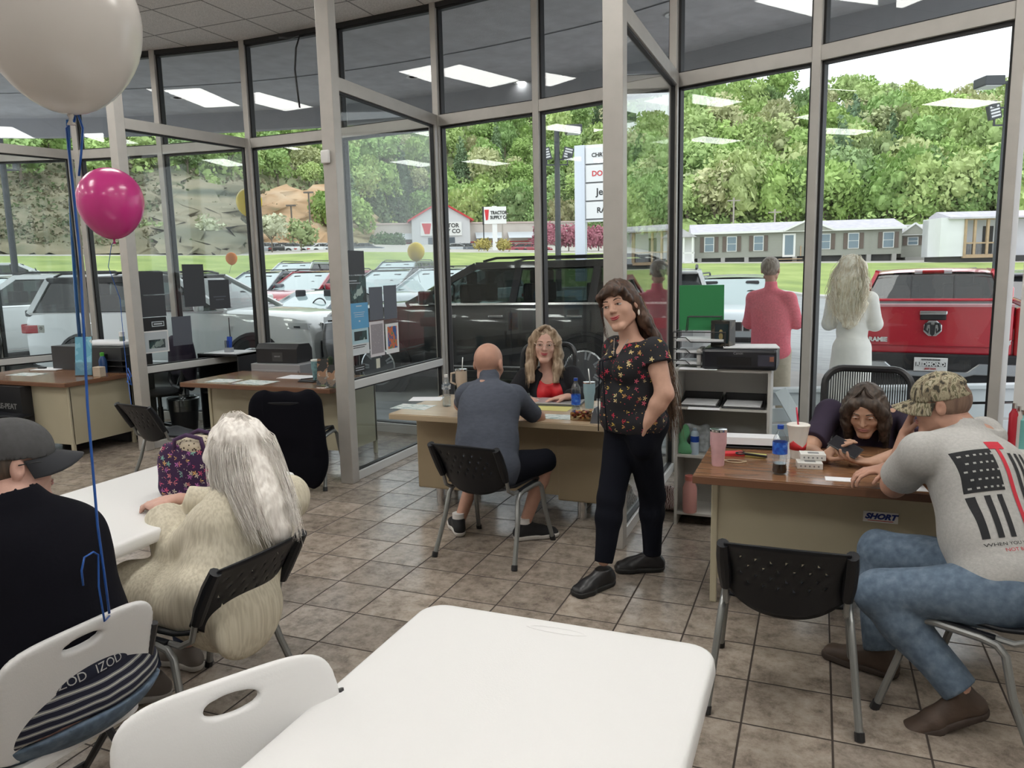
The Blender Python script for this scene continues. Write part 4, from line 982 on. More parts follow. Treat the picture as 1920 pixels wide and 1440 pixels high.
    if detail > 1:
        sm = MB(); xs = px_
        for side in (-1, 1):
            for x in xs+[xa+.12]: sm.box((x-.006, side*hw-.004, .42), (x+.006, side*hw+.004, zb-.1))
        sm.build('door_seam', M_TRIMB, e)
        h = MB()
        for side in (-1, 1):
            for x in [q+.10 for q in px_]: h.box((x, side*hw-.03, zb-.19), (x+.22, side*hw+.03, zb-.155))
        h.build('door_handle', chrome, e, bevel=.01)
        rr = MB()
        for side in (-1, 1): rr.tube([(xd+.1, side*wr*.93, zr-.02), (xd+.25, side*wr*.93, zr+.035), (xc-.3, side*wr*.93, zr+.035), (xc-.1, side*wr*.93, zr-.01)], .02, 6)
        if kind == 'suv': rr.build('roof_rail', M_TRIMB, e)
        cl = MB()
        for side in (-1, 1): cl.box((ax[1]+.5, side*(hw+.008)-.006, .44), (ax[0]-.5, side*(hw+.008)+.006, .462))
        cl.build('side_moulding', chrome, e)
    mi = MB()
    for side in (-1, 1): mi.box((xa-.42, side*(hw+.02)-.10, zb+.0), (xa-.30, side*(hw+.10)+.12, zb+.20))
    mi.build('mirror', pm if detail > 1 else M_TRIMB, e, bevel=.03)
    # lamps, grille
    fx = L/2
    hl = MB()
    for side in (-1, 1):
        hl.add([(fx-.045, side*hw*.52, zh-.27), (fx-.075, side*hw*.86, zh-.23), (fx-.34, side*hw*.957, zh-.20), (fx-.36, side*hw*.955, zh-.11), (fx-.09, side*hw*.87, zh-.13), (fx-.04, side*hw*.52, zh-.17)], [(0, 1, 4, 5), (1, 2, 3, 4)] if side > 0 else [(5, 4, 1, 0), (4, 3, 2, 1)])
    hl.build('headlamp', M_LAMP, e, solid=.03)
    hb = MB()
    for side in (-1, 1): hb.add([(fx-.05, side*hw*.55, zh-.245), (fx-.08, side*hw*.82, zh-.22), (fx-.27, side*hw*.95, zh-.19), (fx-.27, side*hw*.95, zh-.165), (fx-.08, side*hw*.82, zh-.18), (fx-.05, side*hw*.55, zh-.20)], [(0, 1, 4, 5), (1, 2, 3, 4)])
    hb.build('headlamp_bezel', M_TRIMB, e, solid=.045)
    gr = MB(); cg = MB()
    for k in range(7):
        y = (k-3)*hw*.145; gr.box((fx-.05, y-hw*.055, zh-.31), (fx+.012, y+hw*.055, zh-.155)); 
        cg.box((fx-.05, y-hw*.068, zh-.325), (fx+.006, y+hw*.068, zh-.14))
    gr.build('grille_slot', M_TRIMB, e, bevel=.01); cg.build('grille_surround', chrome, e, bevel=.012)
    MB().box((fx-.05, -hw*.6, .46), (fx+.015, hw*.6, zh-.42)).build('lower_grille', M_TRIMB, e, bevel=.02)
    MB().box((fx-.06, -hw*.66, .43), (fx+.02, hw*.66, .45)).build('bumper_strip', chrome, e)
    tl = MB()
    for side in (-1, 1):
        tl.box((-L/2-.015, side*hw*.80-.17, zb-.34), (-L/2+.05, side*hw*.80+.05, zb-.18)); tl.box((-L/2+.03, side*hw*.965-.02, zb-.34), (-L/2+.36, side*hw*.965+.022, zb-.20))
    tl.build('tail_lamp', M_LAMPR, e, bevel=.02)
    return tag(e, label, cat, group)
def face(o, u, d, alpha, z=None):
    """stand a vehicle at range d on column u, heading alpha degrees from 'straight away' towards the right"""
    dr = TP(u, hor(u), 1.0)-CAM; aw = Vector((dr[0], dr[1], 0)).normalized(); rt = Vector((aw.y, -aw.x, 0)); a = math.radians(alpha); h = aw*cos(a)+rt*sin(a)
    x, y = dr[0]*d, dr[1]*d; gz = ground_at(u, d) if z is None else z
    o.location = (x, y, gz); o.rotation_euler = (0, 0, math.atan2(h.y, h.x)); return o
P_WHITE = paint('white', (.66, .68, .68), .0); P_BLACK = paint('black', (.012, .013, .014), .1); P_RED = paint('red', (.50, .012, .03), .1)
P_DRED = paint('dark_red', (.30, .03, .045)); P_GREY = paint('slate', (.06, .075, .09)); P_SILV = paint('silver', (.40, .43, .45), .5); P_BLUE = paint('pale_blue', (.42, .47, .50), .3)
# two big sport utilities parked right outside
def between(o, A, B, wb, L):      # rear axle at A, front axle at B (plan points)
    a, b = Vector((A[0], A[1], 0)), Vector((B[0], B[1], 0)); m = (a+b)/2; h = (b-a).normalized(); m = m-h*(.02*L); nrm = Vector((-h.y, h.x, 0)); nrm = nrm if nrm.dot(m) > 0 else -nrm; m = m+nrm*.95; o.location = (m.x, m.y, lotz(m.x, m.y)); o.rotation_euler = (0, 0, math.atan2(h.y, h.x)); return o
j = vehicle('sport_utility', 'suv', P_WHITE, 'white sport utility with a black roof parked side on outside the left windows', 'car', roof_m=M_TRIMB, L=5.2, W=1.98, H=1.84, wb=3.09, belt=1.24, hood=1.16, r=.40, detail=3)
between(j, DP(142, 660, 12.6), DP(496, 655, 11.9), 3.09, 5.2)
w = vehicle('sport_utility', 'suv', P_BLACK, 'large black sport utility with chrome mouldings parked side on outside the middle windows', 'car', L=5.45, W=2.12, H=1.93, wb=3.12, belt=1.33, hood=1.27, r=.42, detail=3, tint=M_CGLASS, rim=M_RIM)
between(w, DP(1088, 705, 10.5), DP(727, 687, 11.4), 3.12, 5.45)
face(vehicle('sport_utility', 'suv', P_WHITE, 'white sport utility seen from behind, left of the man in the pink pullover', 'car', L=4.9, W=1.95, H=1.78, belt=1.2, hood=1.1), 1238, 14.6, 3)
face(vehicle('hatchback_car', 'suv', P_BLUE, 'pale silver blue car facing the windows beside the man in the pink pullover', 'car', L=4.6, W=1.86, H=1.64, wb=2.75, belt=1.06, hood=.98, r=.35), 1375, 16.5, 184)
face(vehicle('sport_utility', 'suv', P_GREY, 'dark sport utility right behind the red pickup', 'car', L=4.9, W=1.95, H=1.80), 1905, 18.5, 6)
face(vehicle('sport_utility', 'suv', P_DRED, 'red sport utility with a slotted grille facing the windows in the second row', 'car', L=5.45, W=2.1, H=1.92, belt=1.3, hood=1.25, r=.41), 592, 26, 216)
SU = face(vehicle('sport_utility', 'suv', P_BLACK, 'black sport utility with a slotted grille in the second row, left of the silver one', 'car', L=5.45, W=2.1, H=1.92, belt=1.3, hood=1.25, r=.41), 742, 24, 218)
KID[SU.name] = kids(SU)
def copy_car(src, pm_from, pm_to, label):
    o = copy_tree(src)
    for c in kids(o)+[g for c in kids(o) for g in kids(c)]:
        if c.type == 'MESH' and pm_from and any(m is pm_from for m in c.data.materials):
            c.data = c.data.copy()
            for i, m in enumerate(c.data.materials):
                if m is pm_from: c.data.materials[i] = pm_to
    o['label'] = label; return o
for pm, lab, u, d, al in [(P_SILV, 'silver sport utility with a slotted grille beside the yellow balloon', 838, 21.5, 216), (P_GREY, 'slate grey sport utility in the second row left of the red one', 500, 27, 218), (P_SILV, 'silver sport utility behind the red one, roof only showing', 560, 35, 205),
                          (P_GREY, 'dark grey sport utility behind the black one, at the edge of the lawn', 752, 34, 200), (P_BLACK, 'black sport utility mostly behind the white one, roof rails showing', 318, 27, 200),
                          (P_WHITE, 'white sport utility at the left edge behind the big white one', 2, 19, 240)]:
    face(copy_car(SU, P_BLACK, pm, lab), u, d, al)
sd = face(vehicle('sedan_car', 'sedan', P_SILV, 'low silver sedan between the big white sport utility and the red one', 'car', L=4.8, W=1.85, H=1.42, wb=2.8, belt=.98, hood=.90, r=.34), 600, 19, 215)
KID[sd.name] = kids(sd)
# far parked row beyond the lawn (tiny)
fc = [(P_WHITE, 486), (P_SILV, 505), (P_WHITE, 522), (P_BLACK, 541), (P_SILV, 558), (P_WHITE, 590), (P_WHITE, 612), (P_SILV, 634), (P_BLACK, 665), (P_GREY, 690), (P_DRED, 960), (P_DRED, 985), (P_DRED, 1003), (P_GREY, 880), (P_SILV, 860)]
ref = None
for pm, u in fc:
    key = pm.name
    lab = {'car_paint_white': 'white', 'car_paint_silver': 'silver', 'car_paint_black': 'black', 'car_paint_slate': 'slate grey', 'car_paint_dark_red': 'dark red'}[key]+' car in the far row beyond the lawn'
    o = copy_car(sd, P_SILV, pm, lab); o['group'] = lab.replace(' car in', ' cars in'); d = 104; face(o, u, d, 90+rnd.uniform(-12, 12), TP(u, 478, d)[2]); o.scale = (1, 1, 1.1)

# ------------------------------------------------------------------ pickups
def pickup(pm, label, detail=2):
    e = vehicle('pickup_truck', 'pickup', pm, label, 'pickup truck', L=5.85, W=2.06, H=1.88, wb=3.65, belt=1.36, hood=1.28, r=.41)
    # open cargo bed: sides raised above the belt, dark floor
    L, hw = 5.85, 1.03
    q = MB()
    for s in (-1, 1): q.box((-L/2+.06, s*hw*.97-.06 if s > 0 else -hw*.97, 1.2), (-1.08, s*hw*.97 if s > 0 else -hw*.97+.06, 1.47))
    q.box((-1.14, -hw*.94, 1.2), (-1.06, hw*.94, 1.45)); q.build('bed_side', pm, e, bevel=.02)
    MB().box((-L/2+.08, -hw*.9, 1.30), (-1.1, hw*.9, 1.415)).build('bed_floor', M_TRIMB, e)
    return e
wp = pickup(P_WHITE, 'white pickup truck parked at the edge of the lawn, upper left'); face(wp, 28, 41, 96)
ram = pickup(P_RED, 'red pickup truck seen from behind through the right windows')
tl_, tr_ = DP(1622, 650, 9.75), DP(1880, 650, 9.05)
dvec = Vector((tr_[0]-tl_[0], tr_[1]-tl_[1], 0)).normalized(); hd = Vector((-dvec.y, dvec.x, 0))
cpt = Vector(((tl_[0]+tr_[0])/2, (tl_[1]+tr_[1])/2, 0)); org = cpt+hd*(5.85/2+.02)
ram.location = (org.x, org.y, -.26); ram.rotation_euler = (0, 0, math.atan2(hd.y, hd.x))
# rear end, local axes: x forward, y left; seen from behind the right side is -y
X0 = -5.85/2-.03
def plate(name, y0, y1, z0, z1, m, t=.03, par=ram, bev=.012, x=X0): return MB().box((x-t, y0, z0), (x, y1, z1)).build(name, m, par, bevel=bev)
tg = plate('tailgate', -.83, .83, .85, 1.455, P_RED, .05, bev=.03)
MB().box((X0-.06, -.83, 1.43), (X0+.04, .83, 1.462)).build('tailgate_cap', mat('pale_edge', (.6, .3, .32), .4), tg)
MB().box((X0-.062, -.80, .94), (X0-.045, .80, .955)).build('crease', mat('red_crease', (.30, .008, .02), .35), tg)
hn = MB().box((X0-.075, -.14, 1.27), (X0-.04, .14, 1.38)).build('handle', M_TRIMB, tg, bevel=.01); MB().box((X0-.095, -.15, 1.335), (X0-.06, .15, 1.385)).build('handle_bar', M_CHROME, hn, bevel=.012)
em = MB(); oc = [(+.11*cos(pi/8+k*pi/4), 1.17+.105*sin(pi/8+k*pi/4)) for k in range(8)]; em.prism(oc, X0-.085, X0-.04, 0); em_o = em.build('emblem', M_CHROME, tg, bevel=.012)
hm = MB()     # horned head on the badge
for s in (-1, 1):
    hm.tube([(X0-.09, s*.02, 1.23), (X0-.095, s*.07, 1.225), (X0-.095, s*.08, 1.155), (X0-.095, s*.045, 1.12), (X0-.1, s*.04, 1.17)], [.016, .02, .017, .012, .006], 6)
hm.prism([(-.03, 1.215), (.03, 1.215), (.024, 1.10), (0, 1.075), (-.024, 1.10)], X0-.105, X0-.085, 0); hm.build('emblem_head', M_TRIMB, em_o)
R_B = Matrix(((0, 0, -1, 0), (-1, 0, 0, 0), (0, 1, 0, 0), (0, 0, 0, 1)))      # text facing backwards
def rtext(t, s, m, y, z, par=tg, x=X0-.06, **k):
    M = Matrix.Translation((x, y, z)) @ R_B; return text(t, s, m, par, mat_world=M, extrude=.006, **k)
rtext('LARAMIE', .075, M_CHROME, .64, 1.02, bold=.004); rtext('4X4', .10, M_CHROME, -.72, 1.0, bold=.004, shear=.3, sx=1); rtext('1500', .05, M_CHROME, .70, 1.33)
for s in (-1, 1): MB().box((X0-.03, s*.94-.095, .8), (X0+.14, s*.94+.09, 1.42)).build('tail_lamp', M_LAMPR, ram, bevel=.02)
cb = MB(); pr = [(-1.0, .76), (-.50, .76), (-.38, .655), (.38, .655), (.50, .76), (1.0, .76), (1.0, .62), (.46, .62), (.34, .58), (-.34, .58), (-.46, .62), (-1.0, .62)]
cb.prism(pr, X0-.16, X0-.02, 0); cb.build('chrome_bumper', mat('bumper_chrome', (.5, .52, .54), .22, .9), ram, bevel=.015)
MB().box((X0-.1, -.98, .64), (X0, .98, .86)).build('bumper_step', M_TRIMB, ram, bevel=.02)
MB().box((X0-.05, -.98, .30), (X0+.3, .98, .66)).build('underbody', M_TRIMB, ram)
lp = MB().box((X0-.19, -.18, .655), (X0-.165, .18, .82)).build('licence_plate', M_WHITE, ram, bevel=.004)
MB().box((X0-.196, -.16, .715), (X0-.188, .16, .765)).build('name_band', M_INK, lp)
rtext('REDMOND', .062, M_WHITE, 0, .74, lp, X0-.20, bold=.003); rtext('CHRYSLER DODGE', .024, M_INK, 0, .795, lp, X0-.195); rtext('JEEP RAM', .03, M_REDI, 0, .685, lp, X0-.195)
for s in (-1, 1):
    tb = MB(); M = Matrix.Translation((X0-.14, s*.72, .48)) @ Matrix.Rotation(-pi/2, 4, 'Y'); tb.lathe([(.075, -.1), (.075, .06), (.062, .06), (.062, -.1)], n=20, M=M, cap=False); tb.build('exhaust_tip', M_CHROME, ram, smooth='auto')
MB().box((-.80, -.14, 1.80), (-.70, .14, 1.85)).build('third_brake_lamp', M_LAMPR, ram, bevel=.01)
for s in (-1, 1): MB().box((-.81, s*.19-.05, 1.80), (-.70, s*.19+.05, 1.85)).build('cargo_lamp', M_LAMP, ram)
wf = MB()
xb_, xd_ = -.17*5.85, -.135*5.85
for y in (-.28, .28): wf.beam((xb_-.06, y, 1.38), (xd_-.06, y, 1.78), .05, .02, up=(0, 1, 0))
wf.beam((xb_-.05, -.9, 1.385), (xb_-.05, .9, 1.385), .03, .05); wf.build('window_divider', M_TRIMB, ram)
# ================================================================== furniture
M_CHAIR = mat('chair_shell_black', (.007, .008, .011), .42, spec=.3, bump=.12, bscale=350)
M_TUBE = mat('grey_steel_tube', (.24, .245, .24), .34, .55); M_TUBED = mat('dark_steel_tube', (.05, .05, .055), .35, .5)
M_WPL = mat('white_moulded_plastic', (.74, .735, .73), .42, bump=.05, bscale=220); M_CREAM = mat('cream_enamel', (.44, .40, .29), .45, noise=.04, nscale=3)
M_TAN = mat('tan_enamel', (.33, .26, .165), .5, noise=.04, nscale=3)
def wood(name, a, b, rough=.25, sc_=2.2): return ramp_mat(name, 'noise', sc_, [(.3, a), (.5, tuple((x+y)/2 for x, y in zip(a, b))), (.7, b)], rough, stretch=(1, 9, 9), detail=6, distort=.6)
M_WOODT = wood('walnut_laminate', (.155, .075, .038), (.26, .135, .07), .17); M_WOODL = wood('pale_oak_laminate', (.40, .30, .20), (.50, .39, .27)); M_EDGE = mat('brown_edge_band', (.16, .075, .04), .4); M_EDGEL = mat('oak_edge_band', (.42, .33, .22), .4)
M_GREYM = mat('grey_metal', (.30, .30, .31), .45, .2)

# ---- stacking chair with a perforated back
def stack_chair():
    e = empty('stacking_chair')
    # seat shell
    q = MB(); P = []
    for i in range(15):
        t = i/14; y = -.20+.42*t; row = []
        for k in range(13):
            s = (k/12)*2-1; wx = .225*(1-.10*(1-t)) * (1-.06*max(0, t-.85)/.15); z = .438+.012*s*s-.012*(1-s*s)*sin(pi*t)-.035*max(0, (t-.78)/.22)**2+.02*max(0, (.2-t)/.2)
            row.append((s*wx, y, z))
        P.append(row)
    q.sheet(P); q.build('seat', M_CHAIR, e, smooth=True, solid=.014)
    # perforated back
    nx, nz = 32, 16; V = {}; q = MB()
    def bp(i, k):
        s = i/nx*2-1; t = k/nz
        bot = .418+.085*(abs(s)**2.6); top = .735+.012*(1-s*s); z = bot+(top-bot)*t; y = -.205-.165*t-.035*(1-s*s)+.012*sin(pi*t)
        return (s*.212, y, z)
    for i in range(nx+1):
        for k in range(nz+1): V[i, k] = len(q.v); q.v.append(bp(i, k))
    for i in range(nx):
        for k in range(nz):
            a, b, c, d = V[i, k], V[i+1, k], V[i+1, k+1], V[i, k+1]
            hole = 4 <= i <= nx-5 and 5 <= k <= nz-3 and (i+(k % 4 >= 2)*2) % 4 == 0 and k % 2 == 0
            if hole: q.f.append((a, b, c) if (i+k) % 3 else (b, c, d))
            else: q.f.append((a, b, c, d))
            q.m.append(0)
    q.build('backrest', M_CHAIR, e, smooth=True, solid=.007)
    for s in (-1, 1):
        q = MB(); q.tube([(s*.213, -.245, .52), (s*.216, -.275, .58), (s*.218, -.325, .67), (s*.216, -.362, .73)], [.02, .025, .025, .022], 10); q.build('back_socket', M_CHAIR, e, smooth='auto')
        q = MB(); q.tube([(s*.205, .14, .418), (s*.21, -.05, .415), (s*.218, -.16, .42), (s*.214, -.215, .45), (s*.213, -.245, .54)], .0115, 8); q.build('back_tube', M_TUBE, e, smooth='auto')
        q = MB(); q.box((s*.222-.012, -.10, .405), (s*.222+.012, .16, .43)); q.build('seat_bracket', M_CHAIR, e, bevel=.004)
        for nm, y0, y1 in (('leg', .275, .165), ('leg', -.275, -.11)):
            pts = [(s*.272, y0, .012), (s*.25, lerp(y0, y1, .6), .24), (s*.236, y1+(.03 if y1 > 0 else -.03), .375), (s*.232, y1, .402), (s*.232, y1*.55, .41), (s*.232, .02, .41)]
            l = MB(); l.tube(pts, .0145, 10); lo = l.build('leg', M_TUBE, e, smooth='auto')
            c = MB(); c.tube([(s*.2735, y0+(.006 if y0 > 0 else -.006), 0), (s*.271, y0*.985, .03)], .0185, 10); c.build('foot_cap', M_BLACK, lo, smooth='auto')
    return e
CH0 = stack_chair(); KID[CH0.name] = kids(CH0)
for o in kids(CH0):
    if kids(o): KID[o.name] = kids(o)
used = []
def chair_at(x, y, deg, label):
    o = CH0 if not used else copy_tree(CH0); used.append(o); o.location = (x, y, 0); o.rotation_euler = (0, 0, math.radians(deg)); return tag(o, label, 'chair', 'black stacking chairs with perforated backs')
chF = chair_at(-.08, 3.10, 1, 'empty black stacking chair in front of the right desk, its perforated back to us')
chA = chair_at(-1.83, 4.20, -5, 'black stacking chair under the bald man in the blue grey shirt')
chM = chair_at(.64, 3.17, 60, 'black stacking chair under the man in the camouflage cap')
chW = chair_at(-2.22, 2.15, 86, 'black stacking chair under the white haired woman in the cream cardigan')
chB = chair_at(-4.95, 4.74, -10, 'empty black stacking chair with its back to us, left of the jacket chair')
chJ = chair_at(-3.97, 5.12, 17, 'black stacking chair with a black jacket hung over its back')
chL = chair_at(-7.35, 4.95, -62, 'black stacking chair at the left edge before the leftmost desk')
# black jacket over a chair back
def jacket():
    F = Field((-.40, -.50, .02), (.40, -.1, .84), .011)
    F.ell((0, -.31, .60), (.285, .095, .2), k=.03, p=4); F.ell((.04, -.33, .44), (.27, .05, .34), k=.03, p=4); F.ell((.17, -.34, .30), (.12, .04, .24), k=.04)
    F.cone((.24, -.34, .73), (.26, -.35, .35), .05, .04, k=.03); F.wrinkle(.007, 26, 3, (1, 1, .35)); F.cut((0, 0, .14), (-.5, 0, -1))
    o = F.mesh('draped_jacket', mat('black_wool', (.005, .005, .008), 1.0, spec=.1)); o.location = chJ.location; o.rotation_euler = chJ.rotation_euler
    return tag(o, 'black jacket hung over the back of a chair at the middle left desk', 'jacket')
jacket()

# ---- desks
def desk(x0, x1, y0, y1, label, top=M_WOODT, edge=M_EDGE, body=M_CREAM, style='post', over=.28, zt=.75, left_over=.05):
    e = empty('desk', ((x0+x1)/2, (y0+y1)/2, 0)); cx, cy_ = (x0+x1)/2, (y0+y1)/2
    def B(lo, hi): return (lo[0]-cx, lo[1]-cy_, lo[2]), (hi[0]-cx, hi[1]-cy_, hi[2])
    MB().box(*B((x0, y0, zt-.004), (x1, y1, zt))).build('desktop', top, e)
    MB().box(*B((x0-.004, y0-.004, zt-.042), (x1+.004, y1+.004, zt-.004))).build('edge_band', edge, e, bevel=.003)
    b0, b1, c0, c1 = x0+left_over, x1-left_over, y0+over, y1-.04
    if style == 'post':
        MB().box(*B((b0+.02, c0+.012, .13), (b1-.02, c0+.03, zt-.042))).build('front_panel', body, e)
        for xx in (b0, b1-.018): MB().box(*B((xx+.0, c0+.02, .13), (xx+.018, c1, zt-.042))).build('side_panel', body, e)
        for xx in (b0, b1-.034):
            for yy in (c0, c1-.034): MB().box(*B((xx, yy, 0), (xx+.034, yy+.034, zt-.042))).build('leg', body, e, bevel=.006)
        for xx in (b0+.04,): 
            d = MB().box(*B((xx, c1-.5, .16), (xx+.36, c1, zt-.05))).build('drawer_unit', body, e)
    else:
        MB().box(*B((b0+.42, c0+.015, .17), (b1-.42, c0+.035, zt-.042))).build('modesty_panel', body, e)
        for xx in (b0, b1-.42):
            p = MB().box(*B((xx, c0, .135), (xx+.42, c1, zt-.042))).build('pedestal', body, e, bevel=.012)
            dr = MB()
            for k in range(3): dr.box(*B((xx+.02, c1, .16+k*.18), (xx+.40, c1+.012, .32+k*.18)))
            dr.build('drawer_front', body, p, bevel=.004)
            for yy in (c0+.05, c1-.1):
                for x_ in ((xx+.16,) if yy < cy_ else (xx+.1, xx+.3)):
                    l = MB(); l.lathe([(.024, 0), (.03, .02), (.032, .14)], (x_-cx, yy-cy_, 0), 12); l.build('leg', M_CHROME, e, smooth='auto')
    return tag(e, label, 'desk')
dc = G(730, 775, .75); dR = G(1300, 890, .75); d2 = G(338, 717, .75); d1 = G(121, 719, .75)
desk(dc[0], -1.17, dc[1], dc[1]+.86, 'tan metal desk with a pale oak top where the bald man sits', M_WOODL, M_EDGEL, M_TAN, 'ped', .30, left_over=.04)
dkR = desk(dR[0], dR[0]+1.55, dR[1], dR[1]+.84, 'cream metal desk with a brown wooden top at the right, a sticker on its front')
desk(d2[0], d2[0]+1.67, d2[1], d2[1]+.84, 'cream desk with a brown edged top behind the jacket chair')
desk(d1[0]-1.6, d1[0], d1[1], d1[1]+.84, 'cream desk with a brown edged top at the left edge', over=.06)
# sticker with lettering on the right desk's front
st_ = YP(1651, 970, dR[1]+.29); stk = MB().box((-.075, -.002, -.026), (.075, 0, .026)).build('sticker', M_WHITE, None); stk.location = (st_[0], dR[1]+.291, st_[2])
text('SHORT', .036, mat('navy_ink', (.02, .04, .22), .5), stk, (0, -.0025, .002), (pi/2, 0, 0), extrude=.0005, shear=.3, bold=.002, sx=1.15); MB().box((-.055, -.0028, -.019), (.055, -.002, -.016)).build('underline', M_REDI, stk)
tag(stk, 'small white sticker lettered in navy on the front of the right desk', 'sticker')

# ---- white folding tables
def rrect(x0, x1, y0, y1, r, n=6):
    out = []
    for cx, cy_, a0 in ((x1-r, y0+r, -pi/2), (x1-r, y1-r, 0), (x0+r, y1-r, pi/2), (x0+r, y0+r, pi)):
        for i in range(n+1): a = a0+pi/2*i/n; out.append((cx+r*cos(a), cy_+r*sin(a)))
    return out
def fold_table(x0, x1, y0, y1, label):
    e = empty('folding_table', ((x0+x1)/2, (y0+y1)/2, 0)); hx, hy = (x1-x0)/2, (y1-y0)/2
    q = MB(); prof = [(0, .690), (.004, .700), (.0, .728), (-.004, .735), (-.012, .739), (-.03, .740)]
    rings = [[(x, y, z) for x, y in rrect(-hx-o, hx+o, -hy-o, hy+o, .075+o)] for o, z in prof]
    q.sheet(rings, wrap=True, flip=True); q.add(rings[-1], [tuple(range(len(rings[-1])))]); q.add([(x, y, .690) for x, y, z in rings[0]], [tuple(reversed(range(len(rings[0]))))])
    q.build('tabletop', M_WPL, e, smooth='auto', angle=50)
    l = MB(); P = []
    for r_ in (.048, .045, .04): pass
    m = MB(); m.sheet([[(.09*cos(a)*k, hy-.062+.016*sin(a)*k, .7405+h) for a in [2*pi*i/24 for i in range(24)]] for k, h in ((1.0, 0), (.93, .0012), (.86, 0))], wrap=True); m.build('moulded_badge', M_WPL, e, smooth=True)
    for s in (-1, 1):
        q = MB(); q.tube([(-hx+.1, s*(hy-.3), .69), (-hx+.08, s*(hy-.24), .02), ], .013, 8); q.tube([(hx-.1, s*(hy-.3), .69), (hx-.08, s*(hy-.24), .02)], .013, 8); q.tube([(-hx+.085, s*(hy-.25), .12), (hx-.085, s*(hy-.25), .12)], .011, 8); q.build('leg', M_TUBED, e, smooth='auto')
    return tag(e, label, 'table', 'white folding tables')
f1 = G(822, 1131, .74); f2 = G(1337, 1210, .74); fold_table(f1[0]-.035, f2[0]+.012, f1[1]-1.83, f1[1]+.012, 'white folding table in the foreground, bare, nearest to us')
t2 = G(322, 866, .74); t2b = G(180, 1045, .74); fold_table(t2[0]-.03, t2b[0]-.03, t2[1]+.04-1.83, t2[1]+.04, 'white folding table with the floral bag on it, left of the white haired woman')

# ---- white folding chairs
def fold_chair():
    e = empty('folding_chair')
    F = Field((-.26, -.33, .42), (.26, -.10, .86), .006); A = np.array([(1, 0, 0), (0, cos(.28), sin(.28)), (0, -sin(.28), cos(.28))])
    F.ell((0, -.215, .635), (.232, .016, .178), A, k=0, p=5)
    F.ell((0, -.245, .625), (.212, .020, .155), A, k=.006, op='sub', p=6); F.ell((0, -.25, .755), (.058, .08, .018), A, k=.008, op='sub')
    F.cut((0, 0, .90), (0, 0, 1)); o = F.mesh('backrest', M_WPL, e, 1)
    q = MB(); rr_ = rrect(-.22, .22, -.20, .22, .07)
    q.sheet([[(x*k, y*k+.0, z) for x, y in rr_] for k, z in ((.96, .425), (1.0, .43), (1.0, .452), (.97, .462), (.9, .462))], wrap=True, flip=True); q.add([(x*.9, y*.9, .462-.008) for x, y in rr_], [tuple(range(len(rr_)))]); q.add([(x*.96, y*.96, .425) for x, y in rr_], [tuple(reversed(range(len(rr_))))]); q.build('seat', M_WPL, e, smooth='auto')
    for s in (-1, 1):
        q = MB(); q.tube([(s*.235, -.24, .70), (s*.235, -.20, .58), (s*.235, .24, .012)], .0125, 8); q.build('leg', M_TUBED, e, smooth='auto')
        q = MB(); q.tube([(s*.215, .12, .44), (s*.215, -.27, .012)], .0125, 8); q.build('leg', M_TUBED, e, smooth='auto')
    q = MB(); q.tube([(-.235, .17, .12), (.235, .17, .12)], .009, 8); q.tube([(-.215, -.2, .12), (.215, -.2, .12)], .009, 8); q.build('crossbar', M_TUBED, e)
    return e
fc1 = fold_chair(); KID[fc1.name] = kids(fc1); fc2 = copy_tree(fc1)
fc1.location = (-2.08, 1.38, 0); fc1.rotation_euler = (0, 0, math.radians(86)); tag(fc1, 'white folding chair under the man in the grey cap, a blue ribbon tied to it', 'chair', 'white folding chairs')
fc2.location = (-.94, 1.07, 0); fc2.rotation_euler = (0, 0, math.radians(-120)); fc2.scale = (1.06, 1.06, 1.06); tag(fc2, 'empty white folding chair tucked to the bare foreground table', 'chair', 'white folding chairs')

# ---- office chairs
def office_chair(mesh=True):
    e = empty('office_chair')
    q = MB(); out = rrect(-.24, .24, 0, .58, .10, 6); pts = [(x, -.22-.10*(z/.58)+.05*(x/.24)**2, .50+z) for x, z in out]; q.tube(pts, .022, 8, closed=True); q.build('back_frame', M_BLACK, e, smooth='auto')
    q = MB()
    if mesh:
        for k in range(34):
            x = -.22+.44*k/33; q.tube([(x, -.22-.10*t+.05*(x/.24)**2-.01*sin(pi*t), .52+.54*t) for t in (0, .25, .5, .75, 1)], .0035, 4)
    else: q.sheet([[(x, -.22-.10*t+.05*(x/.24)**2, .52+.54*t) for x in (-.22, -.11, 0, .11, .22)] for t in (0, .25, .5, .75, 1)])
    q.build('back_mesh', M_BLACK, e, smooth=True, solid=0 if mesh else .03)
    q = MB(); q.ball((0, .02, .47), (.25, .25, .05), 20, 8); q.build('seat', M_SEAT, e, smooth=True)
    q = MB(); q.beam((0, -.2, .42), (0, -.27, .62), .08, .02, (1, 0, 0)); q.beam((0, -.2, .42), (0, 0, .42), .08, .02); q.build('back_bracket', M_BLACK, e)
    q = MB(); q.lathe([(.03, .1), (.03, .3), (.022, .3), (.022, .44)], n=12); q.build('gas_column', M_BLACK, e, smooth='auto')
    q = MB()
    for k in range(5): a = 2*pi*k/5; q.beam((0, 0, .11), (.29*cos(a), .29*sin(a), .075), .045, .03)
    q.build('star_base', M_BLACK, e, bevel=.008)
    for k in range(5):
        a = 2*pi*k/5; c = MB(); M = Matrix.Translation((.29*cos(a), .29*sin(a), .03)) @ Matrix.Rotation(a, 4, 'Z') @ Matrix.Rotation(pi/2, 4, 'X'); c.lathe([(.01, -.022), (.03, -.02), (.03, .02), (.01, .022)], n=14, M=M); c.build('caster', M_BLACK, e, smooth='auto')
    return e
oc = office_chair(); KID[oc.name] = kids(oc)
def oc_at(o, x, y, deg, label): o.location = (x, y, 0); o.rotation_euler = (0, 0, math.radians(deg)); return tag(o, label, 'office chair', 'black office chairs')
